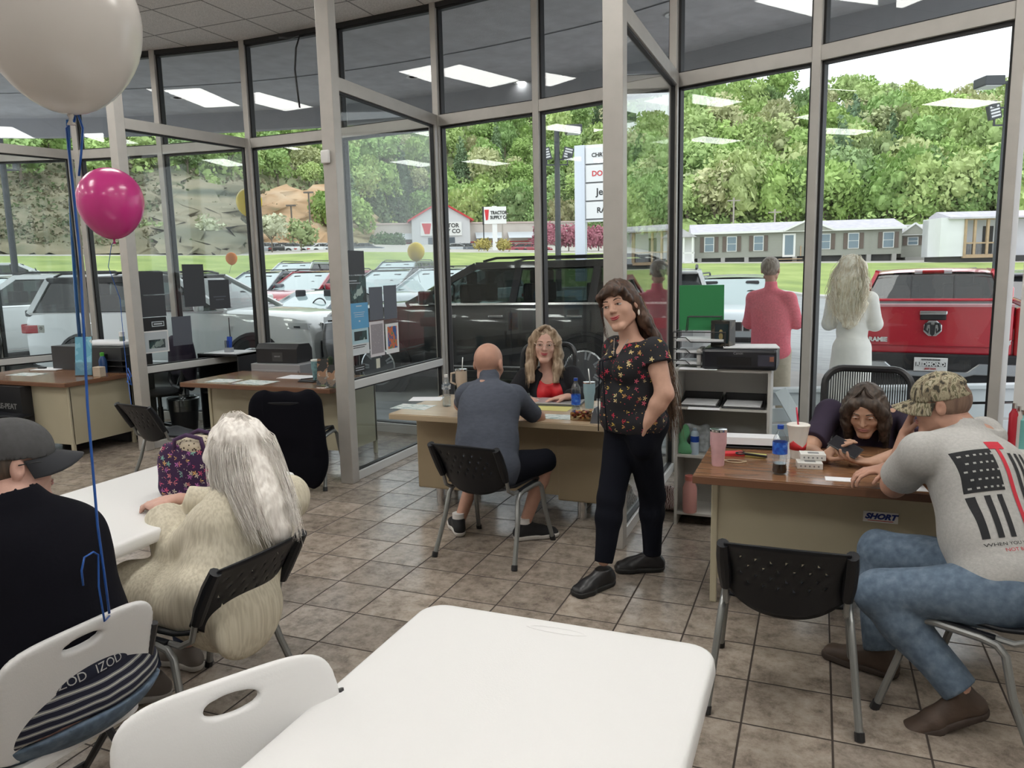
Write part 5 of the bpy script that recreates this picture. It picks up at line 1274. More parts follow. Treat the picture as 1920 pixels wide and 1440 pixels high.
oc_at(oc, .27, 4.80, 174, 'black mesh backed office chair behind the woman with the phone')
oc_at(copy_tree(oc), -9.1, 5.75, 180, 'black office chair behind the leftmost desk at the left edge')
oc2 = oc_at(copy_tree(oc), -6.78, 6.3, 150, 'black office chair behind the glass with a dark sweater over it')
oc_at(copy_tree(oc), -2.15, 5.95, 180, 'black office chair behind the blonde woman in red')
F = Field((-.36, -.46, .4), (.36, .05, 1.15), .014); F.ell((0, -.27, .86), (.27, .09, .24), k=.03, p=4); F.ell((0, -.30, .70), (.27, .06, .22), k=.03, p=3); F.wrinkle(.012, 22, 9, (1, 1, .4)); sw = F.mesh('dark_sweater', mat('plum_black_knit', (.02, .012, .028), .95)); sw.location = oc2.location; sw.rotation_euler = oc2.rotation_euler
tag(sw, 'dark plum sweater hung over the office chair behind the glass', 'sweater')

# ---- bookcase by the right partition
M_SHELF = mat('warm_white_board', (.56, .55, .52), .55, noise=.02, nscale=3)
def bookcase():
    x0, y0 = G(1268, 985)[0]-.01, 4.99; x1 = YP(1443, 700, y0)[0]; zt = YP(1265, 690, y0)[2]; e = empty('bookcase', ((x0+x1)/2, y0+.15, 0)); cx, cy_ = (x0+x1)/2, y0+.15; hw = (x1-x0)/2
    for s in (-1, 1): MB().box((s*hw-.009 if s < 0 else hw-.009, -.15, 0), (s*hw+.009, .15, zt-.016)).build('side_panel', M_SHELF, e)
    MB().box((-hw-.012, -.155, zt-.018), (hw+.012, .152, zt)).build('top_panel', M_SHELF, e)
    MB().box((-hw, .14, 0), (hw, .148, zt-.02)).build('back_panel', M_SHELF, e)
    zs = [YP(1350, v, y0)[2] for v in (766, 858)]
    for z in zs+[.09]: MB().box((-hw+.009, -.145, z-.016), (hw-.009, .14, z)).build('shelf', M_SHELF, e)
    tag(e, 'off white open bookcase with a printer on top, beside the right glass partition', 'bookcase'); return x0, x1, y0, zt, zs
BX0, BX1, BY0, BZT, BZS = bookcase()
# ================================================================== people
V3 = lambda *a: np.array(a, float)
def unit(v): v = np.asarray(v, float); return v/(np.linalg.norm(v)+1e-12)
def skin(name, c): 
    return mat('skin_'+name, c, .5, spec=.35, noise=.06, nscale=30, bump=.06, bscale=260)
SK_F = skin('fair', (.56, .335, .25)); SK_R = skin('ruddy', (.46, .255, .185)); SK_T = skin('tan', (.50, .30, .21)); SK_P = skin('pale', (.60, .36, .29))
M_EYEW = mat('eye_white', (.7, .68, .66), .2); M_IRIS = mat('iris_dark', (.05, .035, .025), .2); M_LIP = mat('lip_red', (.38, .06, .07), .4); M_LIPN = mat('lip_natural', (.42, .17, .15), .5)
def bbox(prims, pad):
    lo = np.full(3, 1e9); hi = -lo
    for p in prims:
        if p[0] == 'c': 
            R = max(p[3], p[4]); lo = np.minimum(lo, np.minimum(p[1], p[2])-R); hi = np.maximum(hi, np.maximum(p[1], p[2])+R)
        else:
            A = np.eye(3) if p[3] is None else np.asarray(p[3]); R = np.sqrt(((A*np.asarray(p[2])[:, None])**2).sum(0)); lo = np.minimum(lo, p[1]-R); hi = np.maximum(hi, p[1]+R)
    return lo-pad, hi+pad
def put(F, prims, t=0.0, k=.03, cuts=()):
    for p in prims:
        kk = p[5] if (p[0] == 'c' and len(p) > 5 and p[5] is not None) else (p[4] if p[0] == 'e' and len(p) > 4 and p[4] is not None else k)
        if p[0] == 'c': F.cone(p[1], p[2], p[3]+t, p[4]+t, kk, cuts)
        else: F.ell(p[1], np.asarray(p[2])+t, p[3], kk, cuts)
class Head:
    def __init__(s, c, f, u=(0, 0, 1), k=1.0):
        s.c = np.asarray(c, float); s.f = unit(f); u = np.asarray(u, float); u = unit(u-s.f*(u@s.f)); s.u = u; s.r = unit(np.cross(s.f, u)); s.k = k      # r: the figure's own right
        s.A = np.array([s.r, s.f, s.u])
    def L(s, r, f, u): return s.c+s.k*(s.r*r+s.f*f+s.u*u)
    def prims(s, jaw=1.0, nose=1.0, full=0.0):
        k = s.k; L = s.L
        P = [('e', L(0, -.008, .028), (.074*k, .094*k, .086*k), s.A), ('e', L(0, .035, -.025), ((.061+full)*k, .056*k, .080*k), s.A),
             ('c', L(.045, .005, -.062), L(.012, .072, -.098), .022*k*jaw, .018*k*jaw), ('c', L(-.045, .005, -.062), L(-.012, .072, -.098), .022*k*jaw, .018*k*jaw), ('c', L(-.012, .074, -.098), L(.012, .074, -.098), .016*k, .016*k),
             ('e', L(.036, .058, -.026), (.024*k, .026*k, .022*k), s.A), ('e', L(-.036, .058, -.026), (.024*k, .026*k, .022*k), s.A), ('e', L(0, .078, -.058), (.026*k, .016*k, .02*k), s.A)]
        return P
    def add(s, F, jaw=1.0, nose=1.0, full=0.0, ear=1.0):
        k = s.k; L = s.L; put(F, s.prims(jaw, nose, full), k=.018)
        F.cone(L(-.034, .079, .024), L(.034, .079, .024), .011*k, k=.012)
        for q in (-1, 1): F.ell(L(q*.031, .100, .006), (.014*k, .014*k, .008*k), s.A, k=.012, op='sub')
        F.cone(L(0, .086, .012), L(0, .110*nose if nose > 1 else .108, -.022), .0075*k, .0105*k, k=.008)
        for q in (-1, 1): F.cone(L(q*.010, .096, -.025), L(q*.012, .092, -.026), .0075*k, k=.006)
        F.cone(L(-.017, .086, -.052), L(.017, .086, -.052), .006*k, k=.006); F.cone(L(-.013, .086, -.062), L(.013, .086, -.062), .0065*k, k=.006)
        if ear:
            for q in (-1, 1):
                F.ell(L(q*.078, -.006, -.004), (.010*k, .019*k, .031*k), s.A, k=.008); F.ell(L(q*.088, -.001, .0), (.007*k, .010*k, .017*k), s.A, k=.004, op='sub')
    def features(s, parent, lips=M_LIPN, brow=None, closed=False, smile=0.0, lids=None):
        k = s.k; L = s.L
        for q in (-1, 1):
            e = MB(); e.ball(tuple(L(q*.031, .0785, .006)), (.0135*k, .0118*k, .0085*k), 14, 10); eo = e.build('eye', M_EYEW, None, smooth=True); world_to(parent, eo)
            if not closed:
                c = L(q*.031, .0785, .006)+s.f*.0072*k; e = MB(); e.ball(tuple(c), .0062*k, 10, 8); o = e.build('iris', M_IRIS, None, smooth=True); o.parent = eo
            if lids:
                e = MB(); e.tube([tuple(L(q*.031+x, .0925-.35*abs(x), .0125-.30*abs(x))) for x in (-.016, -.009, 0, .009, .016)], .0033*k, 6); o = e.build('eyelid', lids, None, smooth=True); world_to(parent, o)
        if brow:
            for q in (-1, 1):
                e = MB(); e.tube([tuple(L(q*x, .0895-.5*max(0, x-.03), .0265+z)) for x, z in ((.014, -.001), (.026, .003), (.038, .003), (.048, -.003))], [.0028, .0034, .003, .0015], 6); o = e.build('eyebrow', brow, None, smooth=True); world_to(parent, o)
        m = MB(); w = .025
        m.tube([tuple(L(x, .0985-.4*abs(x), -.0525+smile*abs(x)*8*abs(x))) for x in (-w, -.012, 0, .012, w)], [.002, .0045, .0045, .0045, .002], 8)
        m.tube([tuple(L(x, .0985-.4*abs(x), -.061+smile*abs(x)*12*abs(x))) for x in (-w*.9, -.011, 0, .011, w*.9)], [.0015, .005, .0055, .005, .0015], 8); o = m.build('lips', lips, None, smooth=True); world_to(parent, o)
    def glasses(s, parent, m=None):
        m = m or M_BLACK; q = MB(); L = s.L
        for a in (-1, 1):
            q.tube([tuple(L(a*.033+.024*cos(t), .100-.05*abs(a*.033+.024*cos(t))*.6, .004+.018*sin(t))) for t in [2*pi*i/16 for i in range(16)]], .0018, 5, closed=True)
            q.tube([tuple(L(a*.057, .096, .010)), tuple(L(a*.078, .04, .012)), tuple(L(a*.083, -.005, .008))], .0022, 5)
        q.tube([tuple(L(-.010, .108, .008)), tuple(L(.010, .108, .008))], .0016, 5)
        o = q.build('eyeglasses', m, None, smooth=True); world_to(parent, o)
        g = MB()
        for a in (-1, 1): g.add([tuple(L(a*.033+.023*cos(t), .099-.05*abs(a*.033+.024*cos(t))*.6, .004+.017*sin(t))) for t in [2*pi*i/16 for i in range(16)]], [tuple(range(16))])
        g = g.build('lens', glass_mat('spectacle_lens', (.95, .96, .96), .9, .03), None); g.parent = o; return o
def hand(F, w, d, n, side, curl=.4, k=1.0, spread=.12, thumb_in=.5, curls=None):
    """palm and five fingers rooted at wrist w; d towards the fingers, n the way the palm faces, side +1/-1 says where the thumb is"""
    d = unit(d); n = unit(np.asarray(n, float)-d*(np.asarray(n, float)@d)); t = np.cross(d, n)*side
    A = np.array([t, d, n]); F.ell(w+d*.048*k, (.040*k, .052*k, .0155*k), A, k=.012); F.cone(w-d*.02, w+d*.03*k, .025*k, .027*k, k=.015, flat=(n, .72))
    base = [(.030, .088, 1.0), (.010, .094, 1.1), (-.011, .090, 1.03), (-.030, .080, .82)]
    for i, (x, y, ln) in enumerate(base):
        c = curls[i] if curls else curl*(1+.12*i); p = w+(t*x+d*y)*k; dd = unit(d+t*(x/.03)*spread); seg = [.040*ln, .025*ln, .021*ln]; ang = 0; P = [p-dd*.02*k]; R = [.0095*k]; P.append(p); R.append(.0092*k)
        for j in range(3):
            ang += c*(.7 if j == 0 else 1.0); q = dd*cos(ang)+n*sin(ang); p = p+q*seg[j]*k; P.append(p); R.append((.0086, .0078, .0068)[j]*k)
        for a in range(len(P)-1): F.cone(P[a], P[a+1], R[a], R[a+1], k=.0035)
    p0 = w+(t*.022+d*.018)*k; q1 = unit(t*.75+d*.65+n*thumb_in*.5); p1 = p0+q1*.038*k; q2 = unit(t*.25+d*.9+n*thumb_in); p2 = p1+q2*.030*k; p3 = p2+unit(q2+n*.3)*.024*k
    F.cone(p0, p1, .0135*k, .0115*k, k=.010); F.cone(p1, p2, .0108*k, .0095*k, k=.003); F.cone(p2, p3, .0095*k, .0078*k, k=.003)
def shoe(parent, ank, d, m, sole, up=(0, 0, 1), ln=.27, high=False, name='shoe'):
    ank = np.asarray(ank, float); d = unit(d); up = unit(up); sd = np.cross(d, up); h = .0055
    heel = ank-d*.035-up*.07; ball_ = ank+d*.12-up*.082; toe = ank+d*(ln-.085)-up*.083
    F = Field(np.minimum.reduce([heel, toe, ank])-.12, np.maximum.reduce([heel, toe, ank])+.12, h)
    F.cone(heel+up*.02, ball_+up*.018, .036, .042, k=.02, flat=(sd, .92)); [F.cone(ball_+up*.018+sd*q, toe+up*.010+sd*q, .036, .032, k=.02) for q in (-.016, .016)]; F.cone(heel+up*.02, ank+up*(.05 if high else .0), .036, .043, k=.03, flat=(sd, .9)); F.cone(ank-up*.005, ball_+up*.03, .036, .03, k=.03)
    bot = ank-up*.085; F.cut(bot, -up); F.cut(ank+up*(.06 if high else .012), up); o = F.mesh(name, m, parent, 1)
    F = Field(np.minimum.reduce([heel, toe, ank])-.12, np.maximum.reduce([heel, toe, ank])+.12, h)
    F.cone(heel-up*.0, ball_, .042, .047, k=.01, flat=(sd, .95)); [F.cone(ball_+sd*q, toe+up*.004+sd*q, .040, .037, k=.01) for q in (-.016, .016)]; F.cut(ank-up*.098, -up); F.cut(ank-up*.068, up)
    so = F.mesh('sole', sole, None); so.parent = o; so.matrix_parent_inverse = o.matrix_parent_inverse.copy(); so.matrix_parent_inverse = Matrix.Identity(4); return o
def frames(J):
    a = unit(J['shR']-J['shL']); up = unit(J['neck']-J['pel']); f = unit(np.cross(up, a)); a = np.cross(f, up); return a, f, up       # a: own right
def torso(J, w=1.0, d=1.0, belly=0.0, bust=0.0, hip=1.0, sh=.055):
    a, f, up = frames(J); A = np.array([a, f, up]); P = J['pel']; N = J['neck']; H = np.linalg.norm(N-P)
    ch = J.get('chest', P+(N-P)*.68+f*.0); wa = J.get('waist', P+(N-P)*.32)
    T = [('e', P+up*.01, (.158*hip*w, .115*d*hip, .12), A), ('e', wa, (.142*w, .102*d, .15), A), ('e', ch, (.150*w, .106*d, .17), A),
         ('c', J['shL']-up*.01, N+(J['shL']-N)*.25-up*.035, sh, sh*.95), ('c', J['shR']-up*.01, N+(J['shR']-N)*.25-up*.035, sh, sh*.95), ('e', ch+up*.06, (.145*w, .095*d, .09), A)]
    if belly: T.append(('e', P+(N-P)*.28+f*.045*belly, (.14*w, .10+.06*belly, .14), A))
    if bust:
        for q in (-1, 1): T.append(('e', ch+f*.085*d+a*q*.062*w-up*.0, (.062, .062*bust, .062), A))
    return T, A
def arm(J, s, r=1.0): 
    return [('c', J['sh'+s], J['el'+s], .050*r, .040*r), ('c', J['el'+s], J['el'+s]+(J['wr'+s]-J['el'+s])*.35, .040*r, .038*r), ('c', J['el'+s]+(J['wr'+s]-J['el'+s])*.35, J['wr'+s], .038*r, .0255*r)]
def leg(J, s, r=1.0):
    k = J['kn'+s]; h = J['hip'+s]; an = J['an'+s]; c = k+(an-k)*.3
    return [('c', h, k, .085*r, .056*r), ('c', k, c, .054*r, .052*r), ('c', c, an, .052*r, .035*r)]
def neck_prims(J, hd, r=.052): return [('c', J['neck']-unit(J['neck']-J['pel'])*.03, hd.L(0, -.018, -.055), r*1.12, r)]
def cloth(prims, m, name, parent, t=.012, h=.008, k=.03, cuts=(), arms=(), wr=(.004, 34), seed=1, extra=None, sub=None, smooth=0, stretch=(1, 1, .6), drape=None):
    allp = list(prims)+[q for q, _ in arms]; lo, hi = bbox(allp, .06+t)
    F = Field(lo, hi, h); put(F, prims, t, k, cuts)
    for q, c in arms: put(F, [q], t+.006, k*.9, c)
    if drape is not None:
        J_, w_, A_ = drape; P_ = J_['pel']; N_ = J_['neck']; F.cone(P_+(N_-P_)*.05, P_+(N_-P_)*.62, .158*w_+t, .150*w_+t, k=.04, flat=(A_[1], .76), cuts=cuts)
    if extra: extra(F)
    if wr: F.wrinkle(wr[0], wr[1], seed, stretch)
    if sub: sub(F)
    return F.mesh(name, m, parent, smooth)
def lerpv(a, b, t): return a+(b-a)*t
def sleeve(J, s, frac, r=1.0):
    """upper arm prims cut square at frac (beyond 1 it runs down the forearm)"""
    A = arm(J, s, r); out = []
    if frac <= 1:
        p = lerpv(J['sh'+s], J['el'+s], frac); n = J['el'+s]-J['sh'+s]; out.append((A[0], [(p, n)]))
    else:
        out.append((A[0], [])); p = lerpv(J['el'+s], J['wr'+s], frac-1); n = J['wr'+s]-J['el'+s]; out += [(A[1], [(p, n)]), (A[2], [(p, n)])]
    return out
def trouser(J, s, frac, r=1.0):
    L_ = leg(J, s, r); k = J['kn'+s]; an = J['an'+s]
    if frac <= 1: p = lerpv(J['hip'+s], k, frac); return [(L_[0], [(p, k-J['hip'+s])])]
    p = lerpv(k, an, frac-1); n = an-k; return [(L_[0], []), (L_[1], [(p, n)]), (L_[2], [(p, n)])]
def person(label, base): 
    e = empty('person', base); return tag(e, label, 'person', 'people')
def drop_group(e):
    if 'group' in e: del e['group']
def body_mesh(e, J, hd, m, prims, hands=(), h=.0065, head_kw={}, neck_r=.052):
    allp = list(prims)+hd.prims()+neck_prims(J, hd, neck_r); lo, hi = bbox(allp, .05)
    for (w, *_) in hands: lo = np.minimum(lo, w-.2); hi = np.maximum(hi, w+.2)
    F = Field(lo, hi, h); put(F, prims, 0, .028); put(F, neck_prims(J, hd, neck_r), 0, .03); hd.add(F, **head_kw)
    for a in hands: hand(F, *a[:4], **(a[4] if len(a) > 4 else {}))
    return F.mesh('body', m, e, 0)
def strands(name, m, parent, guides, n, spread, r=.0016, seed=1, wave=.004, ends=.35, r_end=.3):
    """guides: lists of points; each strand follows a blend of two neighbouring guides"""
    rr = random.Random(seed); q = MB(); G_ = [[np.asarray(p, float) for p in g] for g in guides]
    for i in range(n):
        a = rr.random()*(len(G_)-1); j = int(a); t = a-j; g0, g1 = G_[j], G_[min(j+1, len(G_)-1)]; off = np.array([rr.gauss(0, spread) for _ in range(3)]); ph = rr.uniform(0, 6.3); fr = rr.uniform(1.5, 3.0); K = len(g0); cut_ = 1-ends*rr.random(); pts = []
        N_ = 10
        for s in range(N_+1):
            u = s/N_*cut_*(K-1); b = min(int(u), K-2); v = u-b; p = (g0[b]*(1-v)+g0[b+1]*v)*(1-t)+(g1[b]*(1-v)+g1[b+1]*v)*t
            w = wave*(s/N_)*np.array([sin(fr*s*.6+ph), cos(fr*s*.7+ph), 0]); pts.append(p+off*(.5+.6*s/N_)+w)
        q.tube(pts, [r*(1-(1-r_end)*s/N_) for s in range(N_+1)], 4, caps=False)
    o = q.build(name, m, None, smooth=True)
    if parent is not None: world_to(parent, o)
    return o
def hairmat(name, c1, c2, rough=.55):
    return ramp_mat('hair_'+name, 'noise', 60, [(.35, c1), (.65, c2)], rough, stretch=(1, 1, .12), detail=3, bump=.25)
def HF(hd, lo, hi, h): F = Field(lo, hi, h); F.rs = hd.k; return F

# ------------------------------------------------------------------ standing woman in the floral blouse
def flower_mat(name, base, cols, scale=26, petals=5, r0=.30):
    m = bpy.data.materials.new(name); m.use_nodes = True; N, L = _nodes(m); b = N['Principled BSDF']; b.inputs['Roughness'].default_value = .85
    t = N.new('ShaderNodeTexCoord'); v = N.new('ShaderNodeTexVoronoi'); v.inputs['Scale'].default_value = scale; v.inputs['Randomness'].default_value = .8; L.new(t.outputs['Object'], v.inputs['Vector'])
    sb = N.new('ShaderNodeVectorMath'); sb.operation = 'SUBTRACT'; mp = N.new('ShaderNodeVectorMath'); mp.operation = 'SCALE'; mp.inputs['Scale'].default_value = scale; L.new(t.outputs['Object'], mp.inputs[0])
    pv = N.new('ShaderNodeVectorMath'); pv.operation = 'SCALE'; pv.inputs['Scale'].default_value = scale; L.new(v.outputs['Position'], pv.inputs[0]); L.new(mp.outputs[0], sb.inputs[0]); L.new(pv.outputs[0], sb.inputs[1])
    s = N.new('ShaderNodeSeparateXYZ'); L.new(sb.outputs[0], s.inputs[0])
    def M_(op, a, b_=None):
        n = N.new('ShaderNodeMath'); n.operation = op
        for i, q in enumerate((a, b_)):
            if q is None: continue
            if isinstance(q, (int, float)): n.inputs[i].default_value = q
            else: L.new(q, n.inputs[i])
        return n.outputs[0]
    hx = M_('ADD', s.outputs[0], M_('MULTIPLY', s.outputs[1], .6)); an = M_('ARCTAN2', s.outputs[2], hx); pet = M_('ADD', .62, M_('MULTIPLY', M_('COSINE', M_('MULTIPLY', an, petals)), .38))
    rad = M_('MULTIPLY', pet, r0); ins = M_('LESS_THAN', v.outputs['Distance'], rad)
    sc2 = N.new('ShaderNodeSeparateColor'); L.new(v.outputs['Color'], sc2.inputs[0]); cr = N.new('ShaderNodeValToRGB'); cr.color_ramp.interpolation = 'CONSTANT'; L.new(sc2.outputs[0], cr.inputs[0])
    el = cr.color_ramp.elements
    while len(el) < len(cols): el.new(.5)
    for i, (e_, c) in enumerate(zip(el, cols)): e_.position = i/len(cols); e_.color = (*c, 1)
    mx = N.new('ShaderNodeMix'); mx.data_type = 'RGBA'; L.new(ins, mx.inputs['Factor']); mx.inputs['A'].default_value = (*base, 1); L.new(cr.outputs[0], mx.inputs['B'])
    # small leaves between the flowers
    v2 = N.new('ShaderNodeTexVoronoi'); v2.inputs['Scale'].default_value = scale*2.3; L.new(t.outputs['Object'], v2.inputs['Vector']); l2 = M_('LESS_THAN', v2.outputs['Distance'], .17)
    sc3 = N.new('ShaderNodeSeparateColor'); L.new(v2.outputs['Color'], sc3.inputs[0]); c2 = N.new('ShaderNodeValToRGB'); c2.color_ramp.interpolation = 'CONSTANT'; L.new(sc3.outputs[1], c2.inputs[0])
    el = c2.color_ramp.elements; k2 = [base, base, cols[0], cols[-1]]
    while len(el) < 4: el.new(.5)
    for i, (e_, c) in enumerate(zip(el, k2)): e_.position = i/4; e_.color = (*c, 1)
    m2 = N.new('ShaderNodeMix'); m2.data_type = 'RGBA'; L.new(l2, m2.inputs['Factor']); L.new(mx.outputs['Result'], m2.inputs['A']); L.new(c2.outputs[0], m2.inputs['B'])
    m3 = N.new('ShaderNodeMix'); m3.data_type = 'RGBA'; L.new(ins, m3.inputs['Factor']); L.new(m2.outputs['Result'], m3.inputs['A']); L.new(cr.outputs[0], m3.inputs['B']); L.new(m3.outputs['Result'], b.inputs['Base Color'])
    MATS[name] = m; return m
FLORAL = flower_mat('floral_blouse_print', (.008, .008, .012), [(.50, .03, .07), (.60, .42, .08), (.55, .10, .16), (.62, .50, .25), (.42, .02, .04), (.55, .30, .10)], 25, 5, .36)
M_NAVY = mat('black_navy_cloth', (.006, .007, .012), .95, spec=.15, bump=.1, bscale=60)
def woman_standing():
    e = person('standing woman in a black floral blouse and dark trousers, long brown hair with bangs', (-.93, 3.98, 0)); drop_group(e)
    hd = Head(YP(1162, 573, 4.02), (-.16, -.97, .0), (-.28, .0, 1), 1.14); J = dict(neck=YP(1188, 645, 4.06), shR=YP(1146, 672, 3.99), shL=YP(1222, 662, 4.12), pel=V3(-.92, 4.04, .90))
    J['shR'] = J['neck']+V3(-.125, .105, -.04); J['shL'] = J['neck']+V3(.135, -.105, -.03)
    J['elL'] = YP(1246, 738, 3.90); J['wrL'] = YP(1212, 795, 3.885); J['elR'] = V3(-1.06, 4.27, 1.08); J['wrR'] = V3(-.94, 4.22, .93)
    J['hipL'] = V3(-.86, 3.98, .86); J['hipR'] = V3(-.98, 4.08, .86); J['knL'] = YP(1222, 930, 4.15); J['knR'] = YP(1146, 935, 3.92); J['anL'] = YP(1222, 1035, 4.15); J['anR'] = YP(1132, 1050, 3.84)
    T, A = torso(J, 1.12, 1.12, belly=.5, bust=1.1, hip=1.12, sh=.05); T = [q for q in T]
    arms = arm(J, 'L', 1.12)+arm(J, 'R', 1.1); legs = leg(J, 'L', .95)+leg(J, 'R', .95)
    body_mesh(e, J, hd, SK_F, T+arms+legs, [(J['wrL'], (-.35, .45, -1), (-1, 0, 0), 1, dict(curl=.15)), (J['wrR'], (0, 0, -1), (1, 0, 0), 1, dict(curl=.3))], .006, dict(full=.006))
    a, f, up = frames(J)
    def vneck(F): F.cone(J['neck']+f*.14+up*.03, J['neck']+f*.17-up*.12, .075, .012, k=.006, op='sub')
    cap = lambda s: [(('c', J['sh'+s], lerpv(J['sh'+s], J['el'+s], .4), .056, .066), [(lerpv(J['sh'+s], J['el'+s], .30), J['el'+s]-J['sh'+s])])]
    cloth(T, FLORAL, 'blouse', e, .016, .006, cuts=[(V3(0, 0, .845), (0, 0, -1)), (J['neck']+up*.0, up)], arms=cap('L')+cap('R'), wr=(.0045, 38), seed=4, sub=vneck)
    fr = f; ct = J['neck']+f*.13-up*.10
    tie = MB()
    for s in (-1, 1): tie.tube([tuple(J['neck']+f*.10+a*s*.012-up*.06), tuple(J['pel']+f*.215+up*.33+a*s*.012), tuple(J['pel']+f*.21+up*.1+a*s*.03), tuple(J['pel']+f*.2-up*.05+a*s*.04)], .003, 5)
    world_to(e, tie.build('tie_cord', M_NAVY, None, smooth=True))
    nl = MB(); nl.tube([tuple(J['neck']+a*x+f*(.085+.05*(1-abs(x)/.06))+up*(.03-.13*(1-abs(x)/.06))) for x in (-.06, -.04, -.02, 0, .02, .04, .06)], .0022, 5); world_to(e, nl.build('lanyard', mat('lanyard_grey', (.35, .33, .3), .5), None, smooth=True))
    pel = [T[0]]
    cloth([T[0]], M_NAVY, 'trousers', e, .010, .007, arms=trouser(J, 'L', 2.04, 1.0)+trouser(J, 'R', 2.04, 1.0), wr=(.004, 30), seed=8, extra=lambda F: (F.ell(J['pel']-f*.06-up*.02, (.17, .12, .13), A, k=.05), F.ell(J['wrL']+V3(-.035, .045, -.095), (.06, .05, .10), None, k=.04)), cuts=[(V3(0, 0, .99), (0, 0, 1))])
    for s, d in (('L', (-.95, -.35, 0)), ('R', (-.55, -.85, 0))):
        an = J['an'+s].copy(); an[2] = .098; o = shoe(e, an, d, M_BLACK, mat('black_rubber', (.012, .012, .012), .7), ln=.26)
    # hair: crown, bangs, long fall behind the left shoulder down to the hip
    HM = hairmat('dark_brown', (.022, .012, .008), (.085, .042, .024))
    L = hd.L; F = HF(hd, hd.c-.42, hd.c+.42, .0065); F.ell(L(0, -.018, .035), (.086, .102, .094), hd.A, k=.02); F.ell(L(0, .085, .068), (.055, .018, .032), hd.A, k=.02)
    F.path([L(.06, .078, .06), L(.068, .062, .02)], [.018, .010], k=.015); F.path([L(-.06, .07, .06), L(-.075, .035, .01)], [.018, .012], k=.015)
    F.path([L(0, -.08, 0), L(-.03, -.11, -.10), L(-.06, -.12, -.2), L(-.08, -.13, -.30)], [.065, .06, .05, .035], k=.04, flat=(hd.f, .6)); F.path([L(-.07, -.03, .0), L(-.085, -.04, -.1), L(-.10, -.07, -.18)], [.03, .025, .02], k=.03)
    F.ell(L(0, .10, -.035), (.062, .06, .085), hd.A, k=.01, op='sub'); F.wrinkle(.004, 150, 3, (1, 1, .10)); F.mesh('hair', HM, e)
    back = [[L(-.03+x, -.12, .02), L(-.05+x, -.13, -.12), L(-.07+x, -.15, -.26), L(-.07+x, -.17, -.40), L(-.06+x, -.16, -.54), L(-.05+x, -.13, -.68)] for x in (-.03, 0, .03)]
    strands('long_hair_fall', hairmat('brown_ends', (.07, .036, .02), (.20, .115, .065)), e, back, 260, .016, .0022, 5, .01)
    strands('face_strand', HM, e, [[L(.074, .05, .05), L(.080, .045, -.03), L(.075, .05, -.12), L(.06, .05, -.2)], [L(.07, .055, .05), L(.078, .055, -.03), L(.085, .06, -.12), L(.07, .05, -.18)]], 14, .003, .0012, 6, .006)
    hd.features(e, M_LIP, HM, smile=1.0, lids=SK_F)
    er = MB(); er.ball(tuple(L(-.083, -.002, -.055)), (.006, .006, .016), 8, 6); world_to(e, er.build('earring', mat('pearl', (.8, .78, .72), .3), None, smooth=True))
    return e
woman_standing()

# ------------------------------------------------------------------ bald man at the middle desk
def man_bald():
    e = person('bald man seen from behind in a blue grey polo, sitting at the middle desk', (-1.85, 4.2, 0)); drop_group(e)
    hd = Head(YP(916, 683, 4.46), (.06, .99, -.22), (0, .2, 1), 1.18); J = dict(neck=V3(-1.925, 4.38, 1.03), shR=V3(-1.765, 4.41, .935), shL=V3(-2.105, 4.43, .93), pel=V3(-1.83, 4.10, .53))
    J.update(elR=YP(1008, 783, 4.62), wrR=V3(-1.93, 4.86, .80), elL=V3(-2.26, 4.66, .82), wrL=V3(-2.06, 4.86, .80), hipR=V3(-1.73, 4.16, .52), hipL=V3(-1.93, 4.16, .52), knR=V3(-1.60, 4.55, .50), knL=V3(-2.07, 4.57, .50), anR=YP(983, 985, 4.40), anL=YP(860, 982, 4.36))
    T, A = torso(J, 1.24, 1.2, belly=.6, sh=.06); a, f, up = frames(J)
    arms = arm(J, 'R', 1.12)+arm(J, 'L', 1.12); legs = leg(J, 'R', 1.0)+leg(J, 'L', 1.0)
    body_mesh(e, J, hd, SK_R, T+arms+legs, [(J['wrR'], (-.9, .35, -.05), (0, 0, -1), 1, dict(curl=.35)), (J['wrL'], (.9, .35, -.05), (0, 0, -1), -1, dict(curl=.35))], .0065, {}, .06)
    M_POLO = mat('blue_grey_jersey', (.062, .072, .098), .9, noise=.15, nscale=25, bump=.1, bscale=120, stretch=(1, 1, 3))
    def collar(F): F.cone(J['neck']-up*.02, J['neck']+up*.035+f*.012, .074, .066, k=.01)
    def neckhole(F): F.cone(J['neck']-up*.1, J['neck']+up*.12+f*.03, .052, .056, k=0, op='sub')
    cloth(T, M_POLO, 'polo_shirt', e, .014, .0065, cuts=[(J['pel']-up*.09, -up), (J['neck']+up*.04, up)], arms=sleeve(J, 'R', .86, 1.1)+sleeve(J, 'L', .86, 1.1), wr=(.006, 30), seed=12, drape=(J, 1.18, A), extra=lambda F: (F.cone(J['neck']-up*.03, J['neck']+up*.03+f*.01, .072, .068, k=.012), F.ell(J['pel']-up*.02+f*.0, (.185, .15, .10), A, k=.05, cuts=[(J['pel']-up*.10, -up)])), stretch=(1, 1, .5))
    cloth([T[0]], M_NAVY, 'shorts', e, .012, .008, arms=trouser(J, 'R', 1.0, 1.1)+trouser(J, 'L', 1.0, 1.1), wr=(.004, 25), seed=2, cuts=[(J['pel']+up*.04, up)])
    WS = mat('white_rubber_sole', (.6, .57, .54), .6)
    for s, d in (('L', (-.55, .8, 0)), ('R', (.75, .6, 0))):
        an = J['an'+s].copy(); an[2] = .10; shoe(e, an, d, mat('black_knit', (.014, .014, .016), .8), WS, ln=.28)
        q = MB(); q.tube([tuple(an+V3(0, 0, -.01)), tuple(an+V3(0, 0, .045))], .041, 14); world_to(e, q.build('sock', mat('white_sock', (.62, .6, .58), .9), None, smooth='auto'))
man_bald()

